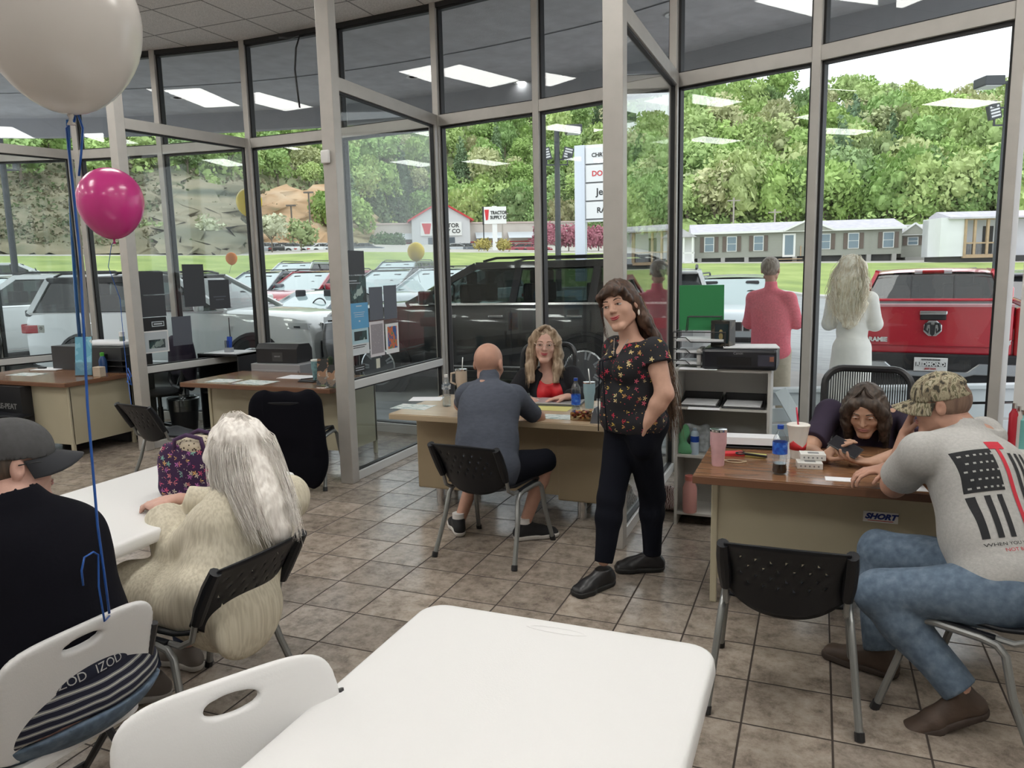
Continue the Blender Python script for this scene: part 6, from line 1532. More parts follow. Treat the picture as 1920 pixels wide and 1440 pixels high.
# ------------------------------------------------------------------ blonde woman in red behind the middle desk
def woman_red():
    e = person('blonde woman with glasses, red top and black cardigan, sitting behind the middle desk', (-1.95, 5.6, 0)); drop_group(e)
    hd = Head(YP(1022, 645, 5.50), (.30, -.95, -.04), (.06, 0, 1), 1.14); J = dict(neck=YP(1028, 694, 5.55), pel=V3(-1.92, 5.70, .52))
    J['shR'] = J['neck']+V3(-.165, -.05, -.055); J['shL'] = J['neck']+V3(.175, .05, -.05)
    J.update(elR=V3(-2.20, 5.42, .72), wrR=V3(-2.0, 5.20, .785), elL=V3(-1.62, 5.40, .72), wrL=YP(1062, 744, 5.22), hipR=V3(-2.02, 5.6, .52), hipL=V3(-1.84, 5.6, .52), knR=V3(-2.0, 5.25, .5), knL=V3(-1.8, 5.25, .5), anR=V3(-2.0, 5.3, .1), anL=V3(-1.8, 5.3, .1))
    J['elL'] = V3(-1.60, 5.48, .76)
    T, A = torso(J, 1.05, 1.05, bust=1.1, sh=.045); a, f, up = frames(J); arms = arm(J, 'R', .95)+arm(J, 'L', .95); legs = leg(J, 'R', .9)+leg(J, 'L', .9)
    body_mesh(e, J, hd, SK_P, T+arms+legs, [(J['wrL'], (-1, -.35, -.12), (0, 0, -1), 1, dict(curl=.25)), (J['wrR'], (.8, -.5, 0), (0, 0, -1), -1, dict(curl=.3))], .006)
    def scoop(F): F.ell(J['neck']+f*.10+up*.0, (.075, .09, .07), A, k=.01, op='sub')
    cloth(T, mat('red_satin', (.55, .010, .018), .55, noise=.1, nscale=20), 'red_top', e, .010, .006, cuts=[(J['neck']-up*.01, up)], wr=(.003, 60), seed=3, sub=scoop, stretch=(1, 1, .15))
    def openf(F): 
        F.ell(J['neck']+f*.19-up*.2+a*.0, (.105, .15, .42), A, k=.012, op='sub'); F.cone(J['neck']-up*.05, J['neck']+up*.2, .075, .085, k=.01, op='sub')
    cloth(T, mat('black_knit_cardigan', (.008, .008, .011), .95, bump=.2, bscale=90), 'cardigan', e, .020, .0065, cuts=[(J['pel'], -up)], arms=sleeve(J, 'R', 1.9, 1.1)+sleeve(J, 'L', 1.9, 1.1), wr=(.004, 34), seed=5, sub=openf)
    cloth([T[0]], M_NAVY, 'trousers', e, .01, .012, arms=trouser(J, 'R', 2.0, 1)+trouser(J, 'L', 2.0, 1), wr=None)
    HM = hairmat('ash_blonde', (.20, .13, .08), (.46, .35, .25)); L = hd.L; F = HF(hd, hd.c-.3, hd.c+.25, .006)
    F.ell(L(0, -.02, .036), (.086, .100, .092), hd.A, k=.02)
    for q, w in ((1, 1), (-1, 1)):
        F.path([L(q*.055, .05, .085), L(q*.082, .03, .03), L(q*.088, .015, -.06), L(q*.092, .03, -.15), L(q*.082, .06, -.24)], [.024, .026, .032, .033, .024], k=.03)
        F.path([L(q*.06, -.04, .02), L(q*.08, -.04, -.08), L(q*.085, -.03, -.18)], [.045, .045, .035], k=.03)
    F.ell(L(0, .10, -.03), (.060, .055, .098), hd.A, k=.006, op='sub'); F.wrinkle(.0035, 170, 5, (1, 1, .10)); F.mesh('hair', HM, e)
    strands('hair_strands', HM, e, [[L(.02, .07, .118), L(.085, .055, .03), L(.10, .035, -.08), L(.10, .06, -.17), L(.085, .09, -.30)], [L(.0, .02, .125), L(.095, .01, .03), L(.108, .0, -.08), L(.12, .03, -.17), L(.11, .07, -.28)]], 110, .006, .0016, 8, .005)
    strands('hair_strands', HM, e, [[L(-.02, .07, .118), L(-.085, .055, .03), L(-.10, .035, -.08), L(-.11, .05, -.17), L(-.12, .05, -.24)], [L(.0, .02, .125), L(-.095, .01, .03), L(-.108, .0, -.08), L(-.13, .0, -.16), L(-.15, -.01, -.22)]], 110, .006, .0016, 9, .005)
    hd.features(e, M_LIP, mat('brow_brown', (.16, .10, .06), .8), smile=1.1, lids=SK_P); hd.glasses(e, mat('clear_frame', (.55, .45, .38), .3))
woman_red()

# ------------------------------------------------------------------ woman with the phone behind the right desk
def woman_phone():
    e = person('dark haired woman in a dark purple shirt bending over a phone behind the right desk', (.27, 4.6, 0)); drop_group(e)
    hd = Head(YP(1623, 768, 4.36), (-.16, -.88, -.40), (-.08, -.35, .9), 1.08); J = dict(neck=YP(1632, 790, 4.55), pel=V3(.30, 4.72, .50))
    J['neck'] = V3(.28, 4.50, .92); J['shR'] = V3(.08, 4.50, .90); J['shL'] = V3(.48, 4.52, .90)
    J.update(elR=YP(1512, 850, 4.22), wrR=YP(1545, 858, 3.98), elL=V3(.50, 4.24, .785), wrL=YP(1635, 868, 3.93), hipR=V3(.2, 4.66, .5), hipL=V3(.4, 4.66, .5), knR=V3(.18, 4.28, .48), knL=V3(.42, 4.28, .48), anR=V3(.15, 4.3, .1), anL=V3(.45, 4.3, .1))
    T, A = torso(J, 1.15, 1.1, bust=1.2, sh=.058); a, f, up = frames(J); arms = arm(J, 'R', 1.15)+arm(J, 'L', 1.1); legs = leg(J, 'R', .95)+leg(J, 'L', .95)
    hR = (J['wrR'], (.62, -.3, .75), (.75, .2, -.5), -1, dict(curl=.30, curls=[.15, .35, .4, .45])); hL = (J['wrL'], (-1, -.25, .10), (0, .1, 1), 1, dict(curl=.35, thumb_in=.6))
    body_mesh(e, J, hd, SK_T, T+arms+legs, [hR, hL], .0055)
    cloth(T, mat('dark_purple_jersey', (.028, .018, .040), .9, noise=.1, nscale=30), 'shirt', e, .013, .0065, cuts=[(J['neck']+up*.0, up)], arms=sleeve(J, 'R', .72, 1.22)+sleeve(J, 'L', .72, 1.2), wr=(.005, 32), seed=15, sub=lambda F: F.cone(J['neck']-up*.02+f*.05, J['neck']+up*.2+f*.08, .065, .07, k=.01, op='sub'))
    cloth([T[0]], M_NAVY, 'trousers', e, .01, .012, arms=trouser(J, 'R', 2.0, 1)+trouser(J, 'L', 2.0, 1), wr=None)
    nl = MB(); 
    for s in (-1, 1): nl.tube([tuple(J['neck']+a*s*.055+f*.09), tuple(J['neck']+a*s*.035+f*.145-up*.12), tuple(J['neck']+f*.155-up*.26)], .0018, 5)
    world_to(e, nl.build('cord', mat('grey_cord', (.2, .2, .22), .6), None, smooth=True))
    HM = hairmat('near_black_brown', (.022, .014, .011), (.085, .06, .045)); L = hd.L; F = HF(hd, hd.c-.32, hd.c+.28, .006)
    F.ell(L(0, -.018, .036), (.090, .105, .094), hd.A, k=.02)
    for q in (1, -1):
        F.path([L(q*.05, .07, .075), L(q*.082, .055, .02), L(q*.080, .045, -.06), L(q*.080, .04, -.14)], [.024, .022, .022, .016], k=.03)
        F.path([L(q*.07, .0, .03), L(q*.080, .0, -.06), L(q*.082, .01, -.15)], [.035, .034, .022], k=.03)
    F.path([L(0, -.07, .0), L(0, -.08, -.1)], [.075, .06], k=.03)
    F.ell(L(0, .115, -.038), (.069, .085, .110), hd.A, k=.006, op='sub'); F.wrinkle(.003, 160, 6, (1, 1, .12)); F.mesh('hair', HM, e)
    for q in (1, -1):
        strands('hair_strands', HM, e, [[L(q*.015, .05, .125), L(q*.082, .055, .05), L(q*.092, .05, -.05), L(q*.086, .05, -.15), L(q*.08, .05, -.20)], [L(0, .0, .13), L(q*.095, .0, .05), L(q*.105, .0, -.07), L(q*.10, .01, -.16), L(q*.10, .02, -.22)]], 150, .004, .0014, 21+q, .004)
    hd.features(e, M_LIPN, HM, smile=-1.2, lids=SK_T)
    # phone held in both hands
    c = (J['wrR']+J['wrL'])/2+V3(.0, -.03, .045); M = Matrix.Translation(tuple(YP(1585, 838, 3.91))) @ Euler((.55, .35, -.5)).to_matrix().to_4x4()
    ph = MB().box((-.075, -.037, -.004), (.075, .037, .004)).build('smartphone', M_BLACK, None, bevel=.004); ph.matrix_world = M
    sc_ = MB().box((-.071, -.033, .004), (.071, .033, .0048)).build('screen', mat('phone_screen', (.02, .02, .025), .08), ph)
    tag(ph, 'dark smartphone held by the woman in the purple shirt', 'phone')
woman_phone()

# ------------------------------------------------------------------ man in the camouflage cap
CAMO = ramp_mat('camouflage_twill', 'noise', 48, [(.0, (.045, .04, .028)), (.40, (.20, .165, .11)), (.48, (.36, .32, .22)), (.56, (.13, .12, .07)), (.63, (.42, .38, .28))], .9, const=True, detail=6, distort=.3, stretch=(1, 1, .35))
M_DENIM = ramp_mat('blue_denim', 'noise', 34, [(.3, (.075, .11, .16)), (.5, (.105, .15, .21)), (.7, (.155, .205, .265))], .9, detail=8, bump=.15); M_DENIMD = mat('dark_denim', (.03, .045, .09), .9, noise=.2, nscale=20)
M_BOOT = mat('brown_leather', (.065, .042, .030), .6, noise=.25, nscale=12, bump=.15, bscale=60)
def cap(parent, hd, crown, brim, back_gap=False, lift=0.0):
    L = hd.L; k = hd.k; F = HF(hd, hd.c-.22, hd.c+.26, .005); F.ell(L(0, -.004, .040), (.084*k, .104*k, .088*k), hd.A, k=0, cuts=[(L(0, 0, .022+lift), -hd.u)])
    F.ell(L(0, -.004, .030), (.079*k, .099*k, .083*k), hd.A, k=0, op='sub', cuts=[(L(0, 0, .028), hd.u)])
    if back_gap: F.ell(L(0, -.11, .054), (.040, .04, .020), hd.A, k=.006, op='sub')
    o = F.mesh('cap', crown, parent)
    q = MB(); P = []
    for i in range(9):
        t = i/8; row = []
        for j in range(15):
            a = (j/14-.5)*pi*.92; rx = lerp(.078, .074, t)*k; ry = lerp(.092, .172, t)*k; x = rx*sin(a)*(1+.04*t); y = lerp(.02, .0, t)+ry*cos(a) if t > 0 else .0+.098*k*cos(a)
            y = lerp(.098*k*cos(a)-.004, .172*k*cos(a)**.8 if cos(a) > 0 else 0, t); row.append(tuple(L(x, y, .036+lift-.016*t-5.5*x*x*(.5+t))))
        P.append(row)
    q.sheet(P)
    b = q.build('cap_brim', brim, None, smooth=True, solid=.004); b.parent = o; bt = MB(); bt.ball(tuple(L(0, -.004, .128)), .006, 8, 6); x = bt.build('button', brim, None, smooth=True); x.parent = o
    return o
def on_surface(obj, pts, nrm, off=.0025):
    """drop points on to the surface of obj along -nrm"""
    me = obj.data; bv = BVHTree.FromPolygons([v.co.copy() for v in me.vertices], [tuple(p.vertices) for p in me.polygons]); out = []
    n = Vector(unit(nrm))
    for p in pts:
        h = bv.ray_cast(Vector(p)+n*.35, -n); out.append((h[0]+n*off) if h[0] is not None else None)
    return out
def decal(obj, name, m, polys, O, X, Y, N, parent, step=.012):
    """flat print laid over a garment: polys in print coordinates (x, y), refined into a grid that follows the cloth"""
    q = MB(); idx = []; pts = []
    for poly in polys:                     # quads only: (4 corners)
        a, b, c, d = [np.array(p, float) for p in poly]; nu = max(1, int(np.linalg.norm(b-a)/step)); nv = max(1, int(np.linalg.norm(d-a)/step)); g = []
        for i in range(nu+1):
            row = []
            for j in range(nv+1):
                u, v = i/nu, j/nv; p = (a*(1-u)+b*u)*(1-v)+(d*(1-u)+c*u)*v; row.append(len(pts)); pts.append(O+X*p[0]+Y*p[1])
            g.append(row)
        idx.append(g)
    S_ = on_surface(obj, pts, N)
    keep = {}
    for i, p in enumerate(S_):
        if p is not None: keep[i] = len(q.v); q.v.append(tuple(p))
    for g in idx:
        for i in range(len(g)-1):
            for j in range(len(g[0])-1):
                f = (g[i][j], g[i+1][j], g[i+1][j+1], g[i][j+1])
                if all(x in keep for x in f): q.f.append(tuple(keep[x] for x in f)); q.m.append(0)
    o = q.build(name, m, None); world_to(parent, o); return o
def decal_text(obj, body, size, m, O, X, Y, N, parent, sx=1, name='lettering', sub_=None):
    o = text(body, size, m, None, name=name, extrude=0); me = o.data; pts = [O+X*(v.co.x*sx)+Y*v.co.y for v in me.vertices]; S_ = on_surface(obj, pts, N, .003)
    for v, p, fb in zip(me.vertices, S_, pts): v.co = p if p is not None else Vector(fb)
    world_to(parent, o); return o
def man_camo():
    e = person('man in a camouflage cap, grey T shirt and jeans leaning on the right desk', (.64, 3.2, 0)); drop_group(e)
    hd = Head(YP(1765, 758, 3.46), (-.93, .22, -.22), (-.18, .05, 1), 1.03); J = dict(neck=YP(1812, 812, 3.42), pel=V3(.70, 3.16, .54))
    J['shL'] = YP(1722, 850, 3.27); J['shR'] = V3(.66, 3.62, 1.0)
    J.update(elL=YP(1672, 905, 3.50), wrL=YP(1692, 822, 3.58), elR=V3(.46, 3.78, .80), wrR=YP(1668, 872, 3.66), hipL=V3(.66, 3.06, .53), hipR=V3(.72, 3.26, .53), knL=YP(1650, 1112, 3.10), knR=V3(.28, 3.46, .50), anL=YP(1800, 1292, 3.02), anR=V3(.30, 3.36, .1))
    J['elL'] = V3(.325, 3.48, .795); J['wrL'] = V3(.37, 3.56, 1.0)
    T, A = torso(J, 1.28, 1.22, belly=.7, sh=.066); a, f, up = frames(J); arms = arm(J, 'R', 1.2)+arm(J, 'L', 1.2); legs = leg(J, 'R', 1.08)+leg(J, 'L', 1.1)
    J['wrR'] = YP(1660, 880, 3.60); arms = arm(J, 'R', 1.2)+arm(J, 'L', 1.2)
    body_mesh(e, J, hd, SK_R, T+arms+legs, [(J['wrL'], (.15, -.1, .9), (.8, -.1, -.2), -1, dict(curl=.95, k=1.05)), (J['wrR'], (-.8, -.35, -.05), (0, 0, -1), 1, dict(curl=.5))], .006, dict(full=.008, jaw=1.25), .064)
    M_GT = mat('heather_grey_jersey', (.43, .425, .41), .92, noise=.10, nscale=90, bump=.1, bscale=150)
    sh = cloth(T, M_GT, 't_shirt', e, .016, .006, cuts=[(J['neck']+up*.02, up)], arms=sleeve(J, 'R', .7, 1.2)+sleeve(J, 'L', .7, 1.22), wr=(.0065, 26), seed=31, stretch=(.7, .7, 1.1), drape=(J, 1.3, A), extra=lambda F: (F.cone(J['neck']-up*.02, J['neck']+up*.015, .082, .072, k=.02), F.ell(J['pel']+up*.03, (.20, .165, .12), A, k=.05, cuts=[(J['pel']-up*.055, -up)])), sub=lambda F: F.cone(J['neck']-up*.02, J['neck']+up*.15, .058, .064, k=0, op='sub'))
    # print across the back: black starred field and stripes, one red stripe, two lines of words
    bk = -f; X_ = unit(np.cross(up, bk)); Yv = np.cross(bk, X_); O = J['neck']-up*.10+bk*.12+X_*.0
    M_PR = mat('black_print', (.02, .021, .024), .9); M_RP = mat('red_print', (.52, .03, .05), .9); M_WP = mat('star_print', (.40, .40, .39), .9)
    # view: print seen with its left edge nearer our left
    def quad(x0, x1, y0, y1, sk=-.0): return [(x0, y0), (x1, y0), (x1+sk, y1), (x0+sk, y1)]
    O = O-X_*.07
    decal(sh, 'printed_star_field', M_PR, [quad(-.135, -.035, -.17, -.01, 0)], O, X_, Yv, bk, e)
    st = []
    for i in range(6):
        for j in range(5): cx, cy_ = -.125+.017*i+(.008 if j % 2 else 0), -.155+.031*j; st.append(quad(cx-.0035, cx+.0035, cy_-.0035, cy_+.0035))
    for k_ in range(0, len(st)):
        d_ = decal(sh, 'printed_star', M_WP, [st[k_]], O, X_, Yv, bk, e, .01)
        for v in d_.data.vertices: v.co += Vector(tuple(bk*.0015))
    decal(sh, 'printed_stripes', M_PR, [quad(-.135+.034*i, -.119+.034*i, -.34, -.185, 0) for i in range(3)]+[quad(-.005+.034*i, .011+.034*i, -.34, -.03, 0) for i in range(1, 4)], O, X_, Yv, bk, e)
    decal(sh, 'printed_red_stripe', M_RP, [quad(-.012, .004, -.34, -.01, 0), quad(-.035, .03, -.012, .02, 0)], O, X_, Yv, bk, e)
    decal_text(sh, 'WHEN YOU WALK THROUGH FIRE', .017, M_PR, O-Yv*.362, X_, Yv, bk, e); decal_text(sh, 'NOT BE BURNED', .017, M_RP, O-Yv*.384-X_*.03, X_, Yv, bk, e)
    cloth([T[0]], M_DENIM, 'jeans', e, .016, .0065, arms=trouser(J, 'L', 2.0, 1.22)+trouser(J, 'R', 1.98, 1.2), wr=(.006, 26), seed=6, cuts=[(J['pel']+up*.05, up)])
    bl = MB(); R_ = [tuple(J['pel']+up*.045+a*.19*cos(t)+f*.15*sin(t)) for t in [2*pi*i/28 for i in range(28)]]; bl.tube(R_, .014, 6, closed=True); world_to(e, bl.build('belt', M_BOOT, None, smooth=True))
    SO = mat('boot_sole', (.05, .035, .028), .8)
    an = J['anL'].copy(); shoe(e, V3(an[0], an[1]-.0, .135), unit((-.86, -.12, -.42)), M_BOOT, SO, (-.40, -.05, .90), .29, True, 'boot')
    J['anR'][2] = .10; shoe(e, V3(.30, 3.36, .10), (-.8, .35, 0), M_BOOT, SO, (0, 0, 1), .29, True, 'boot')
    HM = hairmat('cropped_brown', (.12, .07, .05), (.22, .14, .10)); F = HF(hd, hd.c-.2, hd.c+.2, .005); F.ell(hd.L(0, -.024, .016), (.0775, .086, .082), hd.A, k=.01, cuts=[(hd.L(0, .015, 0), hd.f), (hd.L(0, 0, -.045), -hd.u)]); F.mesh('cropped_hair', HM, e)
    cap(e, hd, CAMO, CAMO, True); hd.features(e, M_LIPN, HM, lids=SK_R)
man_camo()

# ------------------------------------------------------------------ white haired woman in the cream cardigan
def woman_cream():
    e = person('white haired woman in a cream ribbed cardigan sitting at the left white table', (-2.2, 2.15, 0)); drop_group(e)
    hd = Head(XP(452, 846, -2.10), (-.90, .42, -.12), (-.08, 0, 1), 1.03); J = dict(neck=XP(478, 930, -2.08), pel=V3(-2.08, 2.16, .50))
    J['shL'] = J['neck']+V3(-.01, -.185, -.06); J['shR'] = J['neck']+V3(.0, .19, -.06)
    J.update(elL=XP(335, 1035, -2.36), wrL=XP(345, 985, -2.50), elR=V3(-2.32, 2.50, .72), wrR=V3(-2.50, 2.38, .79), hipL=V3(-2.14, 2.06, .50), hipR=V3(-2.14, 2.26, .50), knL=XP(235, 1105, -2.58), knR=V3(-2.60, 2.42, .49), anL=V3(-2.50, 2.15, .1), anR=V3(-2.55, 2.40, .1))
    J['wrL'] = V3(-2.53, 2.30, .775)
    T, A = torso(J, 1.22, 1.2, belly=.7, bust=1.1, hip=1.15, sh=.06); a, f, up = frames(J); arms = arm(J, 'R', 1.1)+arm(J, 'L', 1.1); legs = leg(J, 'R', 1.0)+leg(J, 'L', 1.0)
    body_mesh(e, J, hd, SK_P, T+arms+legs, [(J['wrL'], (-.9, .4, 0), (0, 0, -1), -1, dict(curl=.4)), (J['wrR'], (-.9, -.3, 0), (0, 0, -1), 1, dict(curl=.4))], .0065)
    KN = ramp_mat('cream_rib_knit', 'noise', 95, [(.36, (.54, .49, .38)), (.5, (.61, .56, .44)), (.64, (.66, .61, .49))], .95, bump=.3, stretch=(1, 1, .035), detail=1)
    skirt = lambda F: (F.cone(J['pel']+f*.02, J['knL']*.86+J['hipL']*.14+V3(0, 0, .005), .155, .112, k=.06), F.cone(J['hipL']+V3(0, 0, .01), J['knL']*.84+J['hipL']*.16, .118, .104, k=.05), F.cone(J['pel']+f*.02, J['knR']*.86+J['hipR']*.14+V3(0, 0, .005), .155, .112, k=.06), F.ell(J['pel']-f*.05+V3(0, 0, -.02), (.185, .11, .14), A, k=.06), F.cone(J['elL'], lerpv(J['elL'], J['wrL'], .6), .068, .058, k=.04), F.ell(V3(-1.95, 2.13, .44), (.055, .16, .13), None, k=.05))
    cloth(T, KN, 'cardigan', e, .024, .0065, cuts=[(J['neck']+up*.02, up)], arms=sleeve(J, 'R', 1.9, 1.25)+sleeve(J, 'L', 1.85, 1.35), wr=(.008, 24), seed=41, extra=skirt, drape=(J, 1.15, A))
    cloth([T[0]], M_DENIMD, 'jeans', e, .008, .0075, arms=trouser(J, 'L', 1.93, 1.1)+trouser(J, 'R', 1.93, 1.1), wr=(.004, 30), seed=7)
    for s, d in (('L', (-.75, -.5, 0)), ('R', (-.95, .1, 0))): shoe(e, V3(J['an'+s][0], J['an'+s][1], .10), d, mat('grey_canvas', (.17, .15, .135), .9), mat('pale_sole', (.5, .48, .45), .7), ln=.26)
    HM = hairmat('silver_white', (.64, .59, .54), (.94, .90, .85), .5); L = hd.L; F = HF(hd, hd.c-.42, hd.c+.3, .006)
    F.ell(L(0, -.012, .042), (.098, .112, .100), hd.A, k=.02)
    F.path([L(-.055, .055, .07), L(-.090, .035, .0), L(-.092, .02, -.08), L(-.085, .0, -.17)], [.03, .032, .034, .03], k=.03); F.path([L(.055, .055, .07), L(.09, .035, .0), L(.09, .02, -.08), L(.08, .0, -.15)], [.03, .03, .03, .025], k=.03)
    F.path([L(0, -.06, .0), L(0, -.10, -.10), L(.0, -.15, -.2), L(.02, -.19, -.30)], [.085, .09, .08, .05], k=.05, flat=(hd.f, .62)); F.ell(L(0, .108, -.035), (.058, .062, .098), hd.A, k=.01, op='sub')
    F.wrinkle(.006, 110, 9, (1, 1, .12)); F.mesh('hair', HM, e)
    for q, sd in ((-1, 1), (1, 2)):
        gs = [[L(q*.02, .06, .138), L(q*.075, .07, .06), L(q*.105, .045, -.05), L(q*.10, .02, -.16), L(q*.09, -.01, -.24)], [L(q*.01, .0, .148), L(q*.11, .0, .04), L(q*.125, -.02, -.09), L(q*.12, -.06, -.20), L(q*.11, -.12, -.30)], [L(0, -.05, .14), L(q*.10, -.08, .03), L(q*.11, -.11, -.10), L(q*.10, -.18, -.22), L(q*.08, -.23, -.33)], [L(0, -.09, .11), L(q*.04, -.13, .02), L(q*.05, -.17, -.10), L(q*.05, -.22, -.22), L(q*.04, -.255, -.36)]]
        strands('hair_strands', HM, e, gs, 520, .010, .0013, 60+sd, .010, .35)
    hd.features(e, M_LIPN, None, lids=SK_P); hd.glasses(e, mat('brown_frame', (.12, .05, .03), .3))
woman_cream()

# ------------------------------------------------------------------ man in the grey cap, lower left
def man_cap():
    e = person('man in a grey cap, glasses and black T shirt sitting at the lower left', (-2.1, 1.4, 0)); drop_group(e)
    hd = Head(XP(22, 872, -2.16), (.36, .92, -.10), (-.03, .08, 1), 1.05); J = dict(neck=XP(22, 945, -2.10), pel=V3(-2.0, 1.40, .53))
    J['shR'] = XP(128, 985, -2.06); J['shL'] = J['neck']*2-J['shR']+V3(-.02, .0, -.10); J['shR'] = J['shR']+V3(0, 0, -.03)
    J.update(elR=XP(150, 1140, -2.18), wrR=V3(-2.42, 1.72, .78), elL=V3(-2.2, 1.02, .80), wrL=V3(-2.42, 1.20, .78), hipR=V3(-2.06, 1.50, .53), hipL=V3(-2.06, 1.30, .53), knR=V3(-2.50, 1.56, .50), knL=V3(-2.50, 1.25, .50), anR=V3(-2.52, 1.56, .1), anL=V3(-2.52, 1.25, .1))
    T, A = torso(J, 1.35, 1.25, belly=.7, hip=1.25, sh=.07); a, f, up = frames(J); arms = arm(J, 'R', 1.3)+arm(J, 'L', 1.3); legs = leg(J, 'R', 1.1)+leg(J, 'L', 1.1)
    body_mesh(e, J, hd, SK_P, T+arms+legs, [(J['wrL'], (-1, .2, 0), (0, 0, -1), -1, dict(curl=.4)), (J['wrR'], (-1, -.2, 0), (0, 0, -1), 1, dict(curl=.4))], .0055, dict(full=.010, jaw=1.3), .068)
    M_BT = mat('black_jersey', (.006, .006, .010), .95, spec=.15, bump=.1, bscale=90)
    cloth(T, M_BT, 't_shirt', e, .018, .007, cuts=[(J['neck']+up*.0, up), (J['pel']+up*.135, -up)], arms=sleeve(J, 'R', .9, 1.35)+sleeve(J, 'L', .9, 1.35), wr=(.007, 26), seed=51, drape=(J, 1.35, A), extra=lambda F: F.cone(J['neck']-up*.05, J['neck']-up*.02, .10, .09, k=.02), sub=lambda F: F.cone(J['neck']-up*.05, J['neck']+up*.2, .064, .070, k=0, op='sub'))
    BX = ramp_mat('striped_boxers', 'wave', 14, [(0, (.006, .007, .02)), (.5, (.006, .007, .02)), (.62, (.22, .23, .25)), (.8, (.006, .007, .02)), (.9, (.40, .40, .36))], .9, const=True, distort=1.0); BX.node_tree.nodes['Wave Texture'].bands_direction = 'Z'
    bx = cloth([T[0]], BX, 'boxer_shorts', e, .020, .007, cuts=[(J['pel']+up*.11, up), (J['pel']-up*.03, -up)], wr=(.004, 40), seed=2, extra=lambda F: F.ell(J['pel']+up*.05, (.205, .16, .10), A, k=.03, cuts=[(J['pel']+up*.11, up)]))
    bk = -f; X_ = unit(np.cross(up, bk)); M_BL = mat('silver_lettering', (.45, .45, .45), .7)
    wbm = cloth([('e', J['pel']+up*.085, (.215, .172, .06), A)], mat('navy_waistband', (.008, .010, .026), .9), 'waistband', e, .014, .007, cuts=[(J['pel']+up*.128, up), (J['pel']+up*.05, -up)], wr=None)
    for q in (-.13, -.02, .09): decal_text(wbm, 'IZOD', .034, M_BL, J['pel']+up*.09+X_*q, X_, up, bk, e)
    cloth([T[0]], M_DENIM, 'jeans', e, .026, .007, cuts=[(J['pel']-up*.03, up)], arms=trouser(J, 'R', 1.95, 1.25)+trouser(J, 'L', 1.95, 1.25), wr=(.005, 26), seed=3)
    for s, d in (('L', (-1, -.1, 0)), ('R', (-1, .1, 0))): shoe(e, V3(J['an'+s][0], J['an'+s][1], .10), d, mat('grey_canvas', (.17, .15, .135), .9), mat('pale_sole', (.5, .48, .45), .7))
    HM = hairmat('cropped_dark', (.04, .028, .02), (.10, .07, .05)); F = HF(hd, hd.c-.2, hd.c+.2, .005); F.ell(hd.L(0, -.026, .016), (.0785, .088, .084), hd.A, k=.01, cuts=[(hd.L(0, .015, 0), hd.f), (hd.L(0, 0, -.035), -hd.u)]); F.mesh('cropped_hair', HM, e)
    cap(e, hd, mat('charcoal_wool', (.075, .075, .078), .95, noise=.12, nscale=60), mat('charcoal_brim', (.03, .032, .038), .9)); hd.features(e, M_LIPN, HM, lids=SK_P); hd.glasses(e)
man_cap()

# ------------------------------------------------------------------ the two people outside
def man_pink():
    y = 9.0; b = YP(1448, 700, y); gz = lotz(b[0], y); e = person('grey haired man in a pink pullover standing outside with folded arms', (b[0], y, gz)); drop_group(e)
    c = YP(1445, 506, y); hd = Head(c, (.25, .96, -.02), (0, 0, 1), 1.2); J = dict(neck=YP(1446, 540, y-.03), pel=V3(b[0]-.02, y, .93+gz*0))
    z0 = J['neck'][2]; J['pel'] = YP(1446, 660, y); ax = unit(V3(.96, -.25, 0)); J['shR'] = J['neck']+ax*.19+V3(0, 0, -.12); J['shL'] = J['neck']-ax*.19+V3(0, 0, -.12)
    J.update(elR=J['shR']+V3(.09, .06, -.27), elL=J['shL']+V3(-.05, .10, -.28)); J['wrR'] = J['elR']+V3(-.16, .16, .02); J['wrL'] = J['elL']+V3(.22, .14, .04)
    P = J['pel']; lg = P[2]-gz; J.update(hipR=P+ax*.10, hipL=P-ax*.10, knR=V3(P[0]+.13, P[1], gz+lg*.52), knL=V3(P[0]-.10, P[1], gz+lg*.52), anR=V3(P[0]+.14, P[1]-.02, gz+.1), anL=V3(P[0]-.12, P[1]-.02, gz+.1))
    T, A = torso(J, 1.2, 1.2, belly=.5, sh=.062); a, f, up = frames(J); arms = arm(J, 'R', 1.1)+arm(J, 'L', 1.1); legs = leg(J, 'R', 1.0)+leg(J, 'L', 1.0)
    body_mesh(e, J, hd, SK_R, T+arms+legs, [(J['wrR'], (-1, .2, 0), (0, -1, 0), 1, dict(curl=.3)), (J['wrL'], (1, .1, 0), (0, -1, 0), 1, dict(curl=.3))], .008)
    PK = mat('coral_pink_knit', (.78, .19, .24), .9, noise=.14, nscale=60)
    cloth(T, PK, 'pullover', e, .018, .008, cuts=[(J['pel']-up*.05, -up), (J['neck']+up*.06, up)], arms=sleeve(J, 'R', 1.95, 1.15)+sleeve(J, 'L', 1.95, 1.15), wr=(.007, 22), seed=61, drape=(J, 1.3, A), extra=lambda F: (F.cone(J['neck']-up*.02, J['neck']+up*.05, .078, .070, k=.015), F.ell(J['pel']+up*.02, (.195, .15, .13), A, k=.05, cuts=[(J['pel']-up*.05, -up)])))
    cloth([T[0]], mat('khaki_cotton', (.50, .44, .35), .9, noise=.08, nscale=20), 'trousers', e, .012, .009, arms=trouser(J, 'L', 2.0, 1.25)+trouser(J, 'R', 2.0, 1.25), wr=(.005, 22), seed=62)
    for s in 'LR': shoe(e, V3(J['an'+s][0], J['an'+s][1], gz+.1), (.25, .96, 0), M_BOOT, M_BLACK)
    HM = hairmat('grey_brown', (.16, .12, .09), (.34, .29, .24)); F = HF(hd, hd.c-.2, hd.c+.2, .006); F.ell(hd.L(0, -.014, .030), (.083, .097, .094), hd.A, k=.01, cuts=[(hd.L(0, .05, 0), hd.f), (hd.L(0, 0, -.05), -hd.u)]); F.mesh('hair', HM, e)
man_pink()
